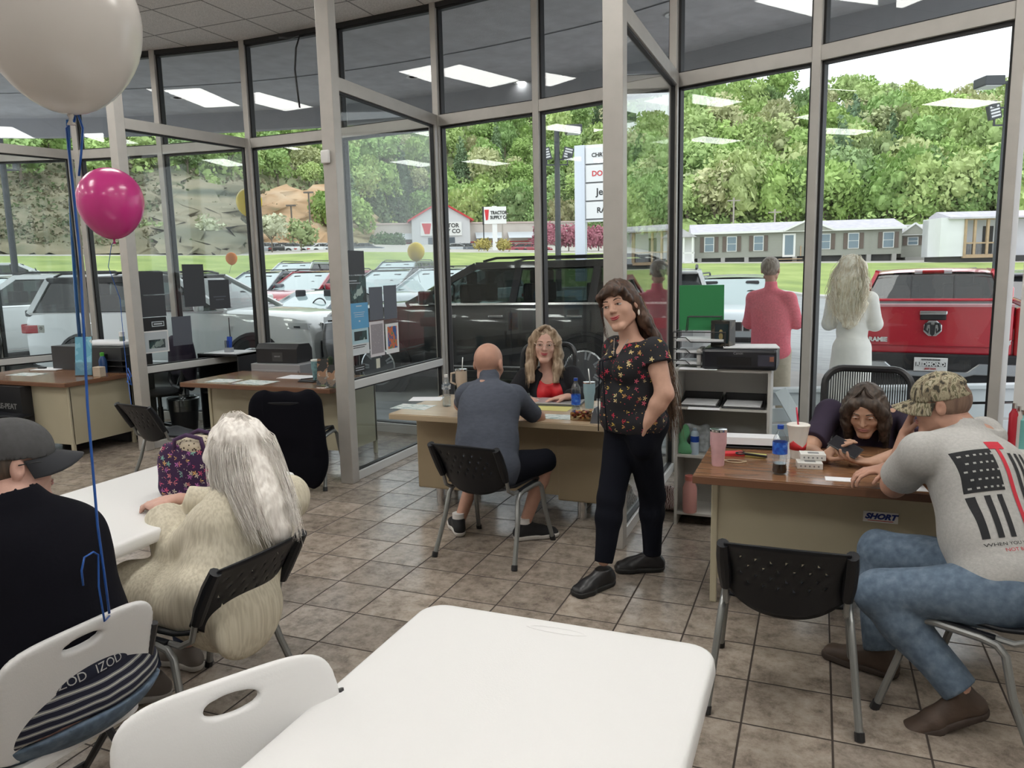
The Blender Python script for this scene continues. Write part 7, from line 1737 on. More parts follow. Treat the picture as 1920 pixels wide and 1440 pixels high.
def woman_white():
    y = 8.3; b = YP(1598, 700, y); gz = lotz(b[0], y); e = person('woman in a long white dress with long curly blonde hair standing outside', (b[0], y, gz)); drop_group(e)
    c = YP(1598, 508, y); hd = Head(c, (.15, .98, 0), (0, 0, 1), 1.15); J = dict(neck=YP(1598, 552, y), pel=YP(1596, 655, y)); ax = V3(.98, -.15, 0)
    J['shR'] = J['neck']+ax*.165+V3(0, 0, -.05); J['shL'] = J['neck']-ax*.165+V3(0, 0, -.05); J.update(elR=J['shR']+V3(.05, .02, -.24), elL=J['shL']+V3(-.04, .02, -.24)); J['wrR'] = J['elR']+V3(-.10, .18, .02); J['wrL'] = J['elL']+V3(.10, .18, .02)
    P = J['pel']; J.update(hipR=P+ax*.09, hipL=P-ax*.09, knR=V3(P[0]+.08, P[1], gz+.48), knL=V3(P[0]-.08, P[1], gz+.48), anR=V3(P[0]+.08, P[1], gz+.1), anL=V3(P[0]-.08, P[1], gz+.1))
    T, A = torso(J, .98, .95, sh=.045); a, f, up = frames(J); arms = arm(J, 'R', .9)+arm(J, 'L', .9); legs = leg(J, 'R', .85)+leg(J, 'L', .85)
    body_mesh(e, J, hd, SK_P, T+arms+legs, [(J['wrR'], (-.8, .5, 0), (0, -1, 0), 1, dict(curl=.3)), (J['wrL'], (.8, .5, 0), (0, -1, 0), -1, dict(curl=.3))], .008)
    WD = mat('ivory_knit', (.84, .82, .77), .9, noise=.04, nscale=20)
    bz = V3(P[0], P[1], gz+.05)
    cloth(T, WD, 'dress', e, .014, .0085, cuts=[(J['neck']+up*.02, up)], arms=sleeve(J, 'R', 1.85, 1.25)+sleeve(J, 'L', 1.85, 1.25)+[(('c', P+V3(0, 0, .0), bz, .165, .22), [(V3(P[0], P[1], gz+.06), (0, 0, -1))])], wr=(.006, 20), seed=71, stretch=(1, 1, .25))
    HM = hairmat('curly_blonde', (.72, .61, .44), (.95, .89, .76)); L = hd.L; F = HF(hd, hd.c-.6, hd.c+.3, .009); F.ell(L(0, -.02, .03), (.105, .115, .105), hd.A, k=.02)
    F.path([L(0, -.05, .0), L(0, -.10, -.12), L(0, -.12, -.28), L(0, -.12, -.42)], [.11, .14, .13, .07], k=.05, flat=(hd.f, .6)); F.wrinkle(.014, 70, 4, (1, 1, .8)); F.mesh('hair', HM, e)
    gs = [[L(x*.5, -.05, .12), L(x*1.1, -.13, .0), L(x*1.35, -.17, -.14), L(x*1.2, -.19, -.28), L(x*.9, -.18, -.46)] for x in (-.12, -.05, .05, .12)]
    strands('hair_strands', HM, e, gs, 240, .02, .0035, 81, .03, .3)
woman_white()
# ================================================================== small things
def tagp(o, label, cat, group=None): return tag(o, label, cat, group)
# ---- balloons
def balloon(name, c, R, m, label, ribbon=None, rm=None, knot=True, n=40):
    e = empty(name, tuple(c)); prof = []
    for i in range(25):
        a = pi*i/24; z = -cos(a); r = sin(a); k = 1+.10*(1-z)/2 if z < 0 else 1; prof.append((R*r*(1-.10*max(0, -z)**2), R*z*(1.22 if z < 0 else 1.05)))
    b = MB(); b.lathe(prof, n=n); b.build('balloon_skin', m, e, smooth=True)
    if knot:
        b = MB(); b.lathe([(R*.02, -R*1.18), (R*.045, -R*1.24), (R*.02, -R*1.28), (R*.06, -R*1.36), (.0, -R*1.36)], n=12); b.build('knot', m, e, smooth=True)
    tag(e, label, 'balloon'); return e
def latex(name, c, tr=.0, sp=.5, ct=.2): return mat('latex_'+name, c, .25, spec=sp, coat=ct)
M_RIB = mat('blue_ribbon', (.02, .10, .40), .3, metal=.2); M_STRING = mat('pale_string', (.5, .5, .52), .6)
wb_c = XP(114, 38, -1.75); Rw = 143/FPX*float((wb_c-CAM)@CF)
balloon('balloon', wb_c, Rw*.97, latex('white', (.62, .585, .55)), 'big white balloon in the upper left corner', n=56)
pk = DP(207, 377, 4.7); balloon('balloon', pk, 58/FPX*4.7, latex('pink', (.55, .035, .22)), 'glossy magenta pink balloon before the left partition post')
yl = DP(467, 378, 12); balloon('balloon', yl, 23.5/FPX*12, latex('yellow', (.95, .66, .004), sp=.12, ct=0), 'yellow balloon outside above the white sport utility, half behind a mullion')
y2 = DP(780, 471, 12); balloon('balloon', y2, 16/FPX*12, latex('yellow', (.95, .66, .004), sp=.12, ct=0), 'yellow balloon outside above the black sport utility mirror')
og = DP(434, 484, 12); balloon('balloon', og, 10.5/FPX*12, latex('orange', (.95, .26, .01), sp=.12, ct=0), 'small orange balloon outside above the white sport utility')
def ribbon(name, pts, m, label, w=.004, cat='ribbon'):
    q = MB(); q.tube(pts, w, 6); return tag(q.build(name, m, None, smooth=True), label, cat)
kn = np.array(wb_c)+V3(0, 0, -Rw*1.28)
tie_ = V3(-1.80, 1.50, .79)
ribbon('balloon_ribbon', [kn, DP(125, 240, 1.98), DP(150, 480, 2.05), XP(164, 760, -1.80), XP(183, 985, -1.80), XP(196, 1080, -1.80), XP(205, 1150, -1.80)], M_RIB, 'long blue ribbon from the big white balloon down to the white folding chair', .0035)
ribbon('balloon_ribbon', [XP(205, 1155, -1.80), XP(196, 1165, -1.78), XP(185, 1100, -1.80), XP(184, 1040, -1.80), XP(175, 1035, -1.80), XP(158, 1045, -1.80), XP(153, 1070, -1.80), XP(156, 1098, -1.80)], M_RIB, 'curled tail of blue ribbon tied to the white folding chair', .003)
ribbon('balloon_ribbon', [kn+V3(.01, 0, .0), DP(143, 205, 2.0), DP(155, 240, 2.0), DP(152, 290, 2.0), DP(148, 330, 2.02)], M_RIB, 'short curled blue ribbon hanging from the big white balloon', .003)
ribbon('balloon_string', [pk+V3(0, 0, -.24), DP(209, 460, 4.75), DP(203, 500, 4.8), DP(225, 560, 4.9), DP(232, 640, 4.95), DP(238, 700, 5.0), DP(246, 758, 4.72)], M_RIB, 'thin blue string under the pink balloon down to the empty chair', .0022, 'string')
ribbon('balloon_ribbon', [DP(240, 690, 5.0), DP(246, 705, 5.0), DP(238, 716, 5.02), DP(247, 722, 5.0), DP(240, 700, 4.99)], M_RIB, 'crumpled knot of blue ribbon on the string under the pink balloon', .004)
ribbon('balloon_string', [y2+V3(0, 0, -.14), DP(783, 510, 12), DP(788, 530, 12)], M_STRING, 'pale string under the yellow balloon by the black sport utility', .003, 'string')
ribbon('balloon_string', [yl+V3(0, 0, -.2), DP(470, 440, 12), DP(476, 500, 12)], M_STRING, 'pale string under the yellow balloon above the white sport utility', .003, 'string')
ribbon('balloon_string', [og+V3(0, 0, -.09), DP(432, 503, 12), DP(430, 512, 12)], M_STRING, 'pale string under the small orange balloon', .003, 'string')
bl = YP(131, 200, 6.5); 
# blue streamer along the left partition post and its white cable covers
ribbon('blue_streamer', [XP(127, 225, -8.5), XP(130, 300, -8.5), XP(134, 420, -8.5), XP(143, 560, -8.5), XP(150, 640, -8.5)], mat('blue_foil', (.015, .12, .38), .3, .3), 'wide blue streamer hanging by the left partition corner', .022, 'streamer')
# hanging cable under the ceiling
ribbon('hanging_cable', [YP(523, 70, 7.0), YP(545, 71, 7.0), YP(562, 66, 7.0), YP(555, 90, 7.0), YP(553, 130, 7.0), YP(557, 165, 7.0), YP(562, 202, 7.0)], M_BLACK, 'black cable end hanging down from the top of the windows', .010, 'cable')

# ---- generic small builders
def paper(x, y, w, d, rz, z, label=None, m=None, name='sheet_of_paper', group=None, t=.0012):
    o = MB().box((-w/2, -d/2, 0), (w/2, d/2, t)).build(name, m or M_PAPER, None); o.location = (x, y, z); o.rotation_euler = (0, 0, rz)
    return tag(o, label or 'white sheet of paper lying on a desk', 'paper', group)
def at(u, v, z): p = G(u, v, z); return p[0], p[1]
ZD = .7503
def bottle(name, u, v, h, r, body, capm, label_m, fill=None, fillm=None, label='', z=.75, lab=(.42, .66)):
    x, y = at(u, v, z); e = empty(name, (x, y, z)); b = MB(); b.lathe([(r*.7, 0), (r*.96, .006), (r, h*.08), (r*.9, h*.2), (r, h*.3), (r, h*.66), (r*.82, h*.76), (r*.38, h*.88), (r*.36, h*.93)], n=20, cap=False); b.lathe([(0, .004), (r*.7, .0)], n=20); b.build('bottle_body', body, e, smooth=True)
    c = MB(); c.lathe([(r*.42, h*.92), (r*.43, h), (0, h)], n=16); c.build('bottle_cap', capm, e, smooth='auto')
    q = MB(); q.lathe([(r*1.012, h*lab[0]), (r*1.012, h*lab[1])], n=20, cap=False); q.build('label_band', label_m, e, smooth=True)
    if fill: f = MB(); f.lathe([(0, .006), (r*.9, .008), (r*.95, h*.08), (r*.86, h*.2), (r*.93, h*fill), (0, h*fill)], n=20); f.build('drink', fillm, e, smooth='auto')
    return tag(e, label, 'bottle')
M_CLEAR = glass_mat('clear_plastic', (.90, .93, .95), .9, .08); M_BLUEC = mat('blue_cap', (.01, .06, .38), .4); M_BLUEL = ramp_mat('blue_label', 'noise', 40, [(.4, (.01, .06, .42)), (.6, (.03, .16, .62)), (.75, (.5, .6, .75))], .4)
M_COLA = mat('cola', (.012, .005, .003), .1); M_GREYL = ramp_mat('white_label', 'noise', 60, [(.4, (.5, .53, .55)), (.6, (.12, .16, .2))], .5)
bottle('water_bottle', 838, 762, .235, .033, M_CLEAR, M_WHITE, M_GREYL, .35, glass_mat('water', (.93, .96, .97), .9, .05), 'clear water bottle with a white cap left of the bald man', lab=(.55, .70))
bottle('soda_bottle', 1080, 772, .235, .032, M_CLEAR, M_BLUEC, M_BLUEL, .3, glass_mat('water2', (.85, .9, .95), .9, .05), 'clear bottle with blue cap and label beside the pale blue tumbler', lab=(.22, .52))
bottle('soda_bottle', 1461, 888, .235, .034, M_CLEAR, M_BLUEC, M_BLUEL, .22, M_COLA, 'nearly empty cola bottle with blue label on the right desk', lab=(.42, .66))
def tumbler(u, v, h, r0, r1, m, label, straw=None, handle=False, z=.75, lid=None, strawm=None):
    x, y = at(u, v, z); e = empty('tumbler', (x, y, z)); b = MB(); b.lathe([(0, 0), (r0*.96, 0), (r0, .006), (lerp(r0, r1, .45), h*.45), (r1, h*.52 if handle else h*.6), (r1, h*.94)], n=24); b.build('cup_body', m, e, smooth='auto')
    l = MB(); l.lathe([(r1*1.03, h*.93), (r1*1.04, h*.99), (r1*.9, h), (0, h)], n=24, cap=False); l.build('lid', lid or M_CHROME, e, smooth='auto')
    if straw: s_ = MB(); s_.tube([(.008, 0, h*.9), (.018*straw, .0, h+.09)], .0042, 8); s_.build('straw', strawm or M_WHITE, e, smooth=True)
    if handle: q = MB(); q.tube([(-r1, 0, h*.85), (-r1-.04, 0, h*.82), (-r1-.045, 0, h*.5), (-r1, 0, h*.42)], .009, 8); q.build('handle', m, e, smooth=True)
    return tag(e, label, 'tumbler')
tumbler(866, 743, .22, .032, .046, mat('beige_powder_coat', (.48, .40, .32), .5), 'beige tumbler with a handle and straw behind the water bottle', 1, True)
tumbler(1105, 765, .19, .030, .042, mat('pale_blue_coat', (.28, .42, .48), .5), 'pale blue tumbler with a straw beside the standing woman', -.3)
tumbler(1346, 872, .185, .030, .040, mat('pink_marbled_coat', (.62, .38, .40), .4, noise=.12, nscale=18), 'pink tumbler with a steel lid at the left end of the right desk')
def cup():
    x, y = at(1495, 858, .75); e = empty('drink_cup', (x, y, .75)); m = mat('foam_cup', (.74, .71, .66), .7); b = MB(); b.lathe([(0, 0), (.034, 0), (.044, .10), (.053, .158), (.055, .165)], n=28); b.build('cup_body', m, e, smooth='auto')
    q = MB(); q.lathe([(.056, .163), (.0575, .172), (.05, .176), (0, .172)], n=28, cap=False); q.build('lid', m, e, smooth='auto'); s_ = MB(); s_.tube([(.0, 0, .16), (-.012, 0, .26)], .0042, 8); s_.build('straw', mat('red_straw', (.6, .03, .07), .4), e, smooth=True)
    q = MB(); P = []
    for i in range(17):
        a = pi+.2+pi*1.1*i/16; zt = .062+.05*(abs(i-9)/8) ; P.append([((r_+.001)*cos(a), (r_+.001)*sin(a), z_) for r_, z_ in ((.0385, .045), (.042, zt))])
    q.sheet(P); q.build('red_band', M_REDI, e, smooth=True, solid=.001); return tag(e, 'large foam cup with a red band and red straw on the right desk', 'cup')
cup()
def white_box(u, v, z, rz, label):
    x, y = at(u, v, z); e = MB().box((-.058, -.04, 0), (.058, .04, .030)).build('phone_accessory_box', mat('white_card', (.66, .65, .62), .6), None, bevel=.002); e.location = (x, y, z); e.rotation_euler = (0, 0, rz)
    q = MB()
    for i in range(5): q.box((-.045+.02*i, -.0405, .010), (-.038+.02*i, -.0398, .018))
    q.build('printed_marks', mat('grey_ink', (.2, .2, .2), .6), e); q = MB().box((-.022, -.018, .030), (.028, .014, .0304)); q.build('top_print', mat('grey_ink', (.2, .2, .2), .6), e); return tag(e, label, 'box')
white_box(1517, 876, .75, .12, 'small white box under another one on the right desk'); white_box(1523, 860, .781, .12, 'small white box on top of the other one on the right desk')
pg = 'papers on the right desk'
for u, v, w_, d_, r_, l in [(1576, 899, .13, .07, .05, 'white card lying before the man in the camouflage cap'), (1640, 868, .16, .11, -.1, 'white notepad under the hands of the woman with the phone'), (1712, 915, .10, .10, .1, 'white paper slip under the elbow at the right desk')]: x, y = at(u, v, .75); paper(x, y, w_, d_, r_, ZD, l)
# clutter at the left back of the right desk
x, y = at(1408, 834, .75); tr = empty('paper_tray', (x, y, .75), .1); MB().box((-.15, -.11, 0), (.15, .11, .012)).build('tray', M_BLACK, tr, bevel=.003); MB().box((-.145, -.105, .012), (.145, .105, .05), Matrix.Rotation(-.10, 4, 'X')).build('paper_stack', M_PAPER, tr); tag(tr, 'black tray with a pile of white papers at the back of the right desk', 'tray')
x, y = at(1372, 853, .75); o = MB().box((-.06, -.03, 0), (.06, .03, .016)).build('folded_leaflet', M_REDI, None, bevel=.002); o.location = (x, y, .75); o.rotation_euler = (0, 0, .3); tag(o, 'red leaflet beside the pink tumbler', 'leaflet')
x, y = at(1410, 855, .75); o = MB().box((-.07, -.02, 0), (.07, .02, .012)).build('folded_leaflet', mat('yellow_card', (.62, .58, .15), .7), None, bevel=.002); o.location = (x, y, .75); o.rotation_euler = (0, 0, -.1); tag(o, 'yellow leaflet on the right desk between tumbler and bottle', 'leaflet')
x, y = at(1388, 858, .75); q = MB(); q.tube([(.022*cos(t), .022*sin(t), .022) for t in [2*pi*i/20 for i in range(20)]], .004, 6, closed=True); q.beam((.02, 0, .020), (.13, .01, .01), .016, .01); o = q.build('magnifying_glass', M_BLACK, None, smooth='auto'); o.location = (x, y, .752); tag(o, 'black handled magnifying glass lying on the right desk', 'magnifying glass')
x, y = at(1378, 866, .75); q = MB(); q.tube([(.05*cos(t)*(1+.2*sin(3*t)), .028*sin(t), .004) for t in [2*pi*i/24 for i in range(24)]], .0028, 6, closed=True); o = q.build('beige_cord', mat('beige_cord', (.5, .4, .28), .8), None, smooth=True); o.location = (x, y, .75); tag(o, 'looped beige cord lying by the pink tumbler', 'cord')
# middle desk papers and laptop
M_PRINT = ramp_mat('printed_sheet', 'noise', 14, [(.3, (.25, .36, .36)), (.45, (.62, .66, .64)), (.6, (.74, .75, .74)), (.75, (.45, .50, .48))], .6, const=True, stretch=(1, 3, 1))
for u, v, w_, d_, r_, l, m in [(775, 763, .28, .20, .02, 'printed sheet under glass at the left end of the middle desk', M_PRINT), (800, 748, .25, .18, .3, 'white sheet behind the printed one on the middle desk', None), (1052, 782, .26, .16, .04, 'framed leaflet before the folder on the middle desk', M_PRINT), (1000, 752, .24, .18, -.3, 'white sheet under the bald man\'s forearm', None), (1000, 742, .2, .2, .1, 'white sheet beside the blonde woman\'s hand', None)]:
    x, y = at(u, v, .75); paper(x, y, w_, d_, r_, ZD, l, m)
x, y = at(1050, 757, .75); lp_ = empty('laptop_computer', (x, y, .752), .10); MB().box((-.17, -.12, 0), (.17, .12, .012)).build('base', mat('laptop_dark', (.10, .10, .105), .4), lp_, bevel=.004); MB().box((-.17, -.12, .014), (.17, .12, .021)).build('lid', mat('laptop_silver', (.42, .42, .43), .35, .3), lp_, bevel=.004); tag(lp_, 'closed silver laptop before the blonde woman', 'laptop')
x, y = at(1032, 764, .75); o = MB().box((-.18, -.10, 0), (.18, .10, .002)).build('paper_folder', mat('yellow_folder', (.6, .55, .2), .7), None); o.location = (x-.02, y-.02, .7505); tag(o, 'yellow edged folder under the silver laptop', 'folder')
x, y = at(1092, 787, .75); dsh = empty('candy_dish', (x, y, .75)); MB().box((-.07, -.05, 0), (.07, .05, .055)).build('dish', glass_mat('amber_plastic', (.75, .6, .42), .9, .08), dsh, bevel=.008)
rr_ = random.Random(3); q = MB(); q.use(mat('candy_gold', (.45, .30, .10), .4)); 
for i in range(46):
    q.use([mat('candy_gold', (.45, .30, .10), .4), mat('candy_brown', (.14, .06, .04), .4), mat('candy_red', (.35, .06, .05), .4)][i % 3]); q.ball((rr_.uniform(-.058, .058), rr_.uniform(-.038, .038), rr_.uniform(.012, .06)), (.012, .009, .008), 7, 5)
cd = q.build('candies', None, dsh, smooth=True); cd['kind'] = 'stuff'; tag(dsh, 'clear dish of wrapped candies at the right end of the middle desk', 'candy dish')
x, y = at(1119, 792, .75); ch_ = MB(); ch_.prism([(-.035, 0), (.035, 0), (.0, .10), (-.006, .10)], -.04, .04, 1); o = ch_.build('card_holder', mat('slate_plastic', (.12, .13, .15), .4), None); o.location = (x, y, .75); tag(o, 'dark card holder beside the candy dish', 'card holder')

# ---- things on the bookcase
zt = BZT
def wire(pts, r=.0035): q = MB(); q.tube(pts, r, 6); return q
tx0, tx1 = BX0-.03, BX0+.30; ty = BY0+.02
ft = empty('file_tray', ((tx0+tx1)/2, ty+.12, zt)); w2 = (tx1-tx0)/2; fm = M_BLACK
for s_ in (-1, 1):
    q = MB(); q.tube([(s_*w2, -.12, 0), (s_*w2, -.12, .235)], .004, 6); q.tube([(s_*w2, .12, 0), (s_*w2, .12, .235)], .004, 6); q.build('side_frame', fm, ft)
for k in range(3):
    z = .02+.075*k; q = MB(); q.tube([(-w2, -.12, z+.03), (-w2*.5, -.12, z+.028), (-w2*.3, -.125, z), (w2, -.12, z)], .004, 6); q.tube([(-w2, .12, z), (w2, .12, z)], .004, 6)
    for j in range(9): q.tube([(-w2+j*w2/4, -.12, z), (-w2+j*w2/4, .12, z)], .002, 4)
    q.build('shelf', fm, ft); MB().box((-w2+.02, -.11, z+.004), (w2-.01, .11, z+.018)).build('paper_stack', M_PAPER, ft)
q = MB()
for j, yy in enumerate((-.06, .0, .06)): q.tube([(-w2*.55, yy, .235), (-w2*.5, yy, .33), (w2*.8, yy, .33), (w2*.8, yy, .235)], .004, 6)
q.tube([(-w2, -.12, .235), (w2, -.12, .235), (w2, .12, .235), (-w2, .12, .235)], .004, 6, closed=True); q.build('sorter', fm, ft)
tag(ft, 'black wire file tray stacked with papers on the bookcase', 'file tray')
gf = MB().box((-.15, -.004, 0), (.14, .004, .30), Matrix.Rotation(.06, 4, 'X')).build('green_folder', mat('green_card', (.035, .26, .09), .6), None, bevel=.002); gf.location = ((tx0+tx1)/2+.0, ty+.15, zt+.235); tag(gf, 'green folder standing in the black wire file tray', 'folder')
pr_ = empty('printer', (BX1-.19, BY0+.12, zt), 0); M_PB = mat('printer_black', (.012, .013, .018), .3)
MB().box((-.225, -.15, .0), (.235, .15, .135)).build('body', M_PB, pr_, bevel=.02); MB().box((-.13, -.156, .035), (.08, -.148, .085)).build('paper_slot', mat('slot_black', (.003, .003, .004), .5), pr_)
MB().box((.12, -.157, .03), (.22, -.149, .10)).build('ink_windows', mat('ink_window', (.03, .03, .05), .15), pr_); MB().box((.19, -.16, .06), (.215, -.15, .09)).build('label', mat('tiny_label', (.3, .12, .08), .5), pr_)
text('Canon', .022, mat('silver_ink', (.4, .4, .42), .4), pr_, (0, -.1515, .108), (pi/2, 0, 0), extrude=.0005)
tag(pr_, 'black printer on top of the bookcase', 'printer')
o = MB().box((-.17, -.12, 0), (.17, .12, .006)).build('paper_stack', M_PAPER, None); o.location = (BX1-.13, BY0+.12, zt+.137); o.rotation_euler = (0, 0, .15); tag(o, 'sheets of paper lying on the black printer', 'paper')
o = MB().box((-.0, -.11, 0), (.03, .10, .125)).build('paper_booklet', mat('printed_grey', (.45, .44, .42), .8, noise=.3, nscale=60), None, bevel=.008); o.location = (BX1-.455, BY0+.13, zt); tag(o, 'booklet standing between the file tray and the printer', 'booklet')
fb = empty('figure_box', (BX1-.30, BY0+.11, zt+.137), -.25); MB().box((-.062, -.055, 0), (.062, .055, .17)).build('carton', ramp_mat('dark_toy_carton', 'noise', 18, [(.35, (.02, .018, .015)), (.55, (.08, .065, .045)), (.7, (.20, .17, .12))], .5, const=True), fb, bevel=.002)
MB().box((-.035, -.0575, .025), (.055, -.054, .15)).build('window', mat('box_window_dark', (.015, .03, .035), .1), fb)
q = MB(); q.ball((.008, -.060, .10), (.012, .008, .014), 10, 8); q.ball((.008, -.060, .07), (.014, .008, .022), 10, 8); q.build('toy_figure', mat('dull_gold', (.30, .24, .10), .5), fb, smooth=True); MB().ball((-.062, 0, .125), (.002, .028, .028), 14, 8).build('round_print', mat('tan_print', (.3, .26, .18), .6), fb)
tag(fb, 'dark windowed toy figure box standing on the printer', 'box')
def mesh_tray(x0, x1, z, label):
    e = empty('mesh_tray', ((x0+x1)/2, BY0+.13, z)); w = (x1-x0)/2; m = glass_mat('fine_black_mesh', (.35, .35, .35), .1, .02)
    q = MB(); q.tube([(-w, -.12, .012), (w, -.12, .012), (w, .12, .065), (-w, .12, .065)], .004, 6, closed=True); q.tube([(-w, -.12, .004), (w, -.12, .004), (w, .12, .004), (-w, .12, .004)], .004, 6, closed=True); q.build('rim', M_BLACK, e)
    q = MB(); q.box((-w, .118, .004), (w, .12, .065)); q.box((-w, -.12, .002), (w, .12, .004)); q.prism([(-.12, .004), (-.12, .012), (.12, .065), (.12, .004)], -w, -w+.002, 0); q.prism([(-.12, .004), (-.12, .012), (.12, .065), (.12, .004)], w-.002, w, 0); q.build('mesh_side', mat('mesh_black', (.025, .025, .027), .6), e)
    MB().box((-w+.01, -.115, .005), (w-.02, .10, .022)).build('paper_stack', M_PAPER, e); tag(e, label, 'tray')
mesh_tray(BX0+.02, BX0+.27, BZS[0], 'black mesh tray of papers on the middle shelf, left one'); mesh_tray(BX0+.29, BX1-.03, BZS[0], 'black mesh tray of papers on the middle shelf, right one')
z1 = BZS[1]
sc_x = BX0+.115; sp = empty('spray_can', (sc_x, BY0+.05, z1-.0)); q = MB(); q.lathe([(0, 0), (.028, 0), (.028, .14), (.02, .155), (.012, .16), (.012, .175), (0, .178)], n=20); q.build('can', mat('pale_blue_can', (.42, .52, .62), .35), sp, smooth='auto'); q = MB(); q.lathe([(.0285, .085), (.0285, .125)], n=20, cap=False); q.build('label_band', M_BLUEC, sp, smooth=True); tag(sp, 'white and blue spray can on the lower shelf of the bookcase', 'can')
F = Field((-.12, -.1, -.02), (.12, .1, .24), .007); F.cone((-.02, 0, .02), (.0, 0, .17), .05, .02, k=.02, flat=((0, 1, 0), .6)); F.cone((.0, 0, .03), (.06, -.01, .015), .03, .02, k=.02); F.wrinkle(.012, 60, 4); F.cut((0, 0, .001), (0, 0, -1)); o = F.mesh('green_cloth', mat('green_microfibre', (.15, .42, .22), .95)); o.location = (BX0+.055, BY0+.06, z1); tag(o, 'crumpled green cloth on the lower shelf beside the spray can', 'cloth')
F = Field((-.12, -.1, -.02), (.12, .1, .24), .008); F.ell((0, 0, .10), (.085, .03, .10), None, k=.02, p=4); F.wrinkle(.008, 50, 5); F.cut((0, 0, .001), (0, 0, -1)); o = F.mesh('plastic_bag', mat('printed_clear_bag', (.42, .46, .48), .25, noise=.4, nscale=30)); o.location = (BX0+.13, BY0+.13, z1); tag(o, 'crinkled printed plastic bag at the back of the lower shelf', 'bag')
q = MB(); q.ball((0, 0, .07), (.075, .03, .07), 18, 12); o = q.build('yellow_duster', mat('yellow_green_plush', (.50, .52, .10), .9), None, smooth=True); o.location = (BX0+.42, BY0+.1, z1); tag(o, 'round yellow green thing on the lower shelf behind the pink tumbler', 'duster')
o = MB().box((-.09, -.05, 0), (.09, .05, .07)).build('camera_pouch', M_SEAT, None, bevel=.02); o.location = (BX0+.30, BY0+.08, z1); tag(o, 'black pouch on the lower shelf beside the spray can', 'pouch')
o = paper(BX0+.18, BY0-.02, .2, .12, .1, BZS[0]+.001, 'white sheet hanging over the edge of the middle shelf')
o = paper(BX0+.14, BY0-.0, .24, .14, .05, zt+.001, 'white sheet under the black wire file tray')
x, y = BX0+.09, BY0+.03; e = empty('water_jug', (x, y, .091)); q = MB(); q.lathe([(0, 0), (.045, 0), (.048, .02), (.048, .17), (.03, .21), (.03, .225)], n=20); q.build('jug_body', mat('translucent_pink', (.60, .30, .28), .2), e, smooth='auto'); q = MB(); q.lathe([(.033, .22), (.033, .25), (0, .25)], n=16); q.build('lid', mat('coral_lid', (.55, .18, .15), .5), e, smooth='auto'); tag(e, 'pink water jug on the bottom shelf of the bookcase', 'bottle')
px, py = at(1262, 958, 0); F = Field((-.24, -.2, -.03), (.24, .2, .22), .008); F.ell((0, 0, .05), (.17, .10, .065), None); F.ell((-.04, .02, .09), (.08, .06, .06), None); F.wrinkle(.018, 38, 7); F.cut((0, 0, .002), (0, 0, -1)); o = F.mesh('patterned_bag', ramp_mat('red_white_pattern', 'wave', 26, [(0, (.55, .50, .46)), (.5, (.45, .04, .07)), (.75, (.10, .10, .09))], .9, const=True, distort=9)); o.location = (px, py+.05, 0); tag(o, 'crumpled red and white patterned bag on the floor beside the bookcase', 'bag')

# ---- floral tote bag on the left table
M_TOTE = flower_mat('floral_tote_print', (.035, .010, .055), [(.62, .20, .22), (.20, .42, .36), (.60, .08, .18), (.70, .42, .16), (.45, .14, .40), (.55, .50, .42)], 34, 5, .46)
def tote():
    x, y = at(362, 936, .74); e = empty('tote_bag', (x-.03, y+.06, .741), math.radians(12)); F = Field((-.20, -.13, -.01), (.20, .13, .33), .007)
    F.ell((0, 0, .12), (.145, .075, .14), None, k=.02, p=4, cuts=[((0, 0, .245), (0, 0, 1))]); F.ell((-.13, .0, .09), (.04, .055, .09), None, k=.02, p=3); F.wrinkle(.004, 40, 3); F.cut((0, 0, .0), (0, 0, -1)); o = F.mesh('bag_body', M_TOTE, None); o.parent = e
    F = Field((-.20, -.13, .15), (.20, .13, .33), .006); F.ell((.03, 0, .235), (.105, .06, .035), None, k=.02, p=3); F.wrinkle(.006, 50, 8); o = F.mesh('lining', ramp_mat('spotted_lining', 'voronoi', 70, [(0, (.05, .035, .03)), (.3, (.05, .035, .03)), (.34, (.50, .43, .32)), (1, (.55, .48, .38))], .9), None); o.parent = e
    for s in (-1, 1):
        q = MB(); q.tube([(-.06, s*.06, .21), (-.05, s*.065, .27), (.0, s*.05, .29), (.07, s*.05, .275), (.09, s*.06, .21)], .010, 8); q.build('handle', mat('handle_purple', (.05, .02, .07), .8), e, smooth=True)
    return tag(e, 'dark purple floral tote bag standing on the left white table', 'bag')
tote()
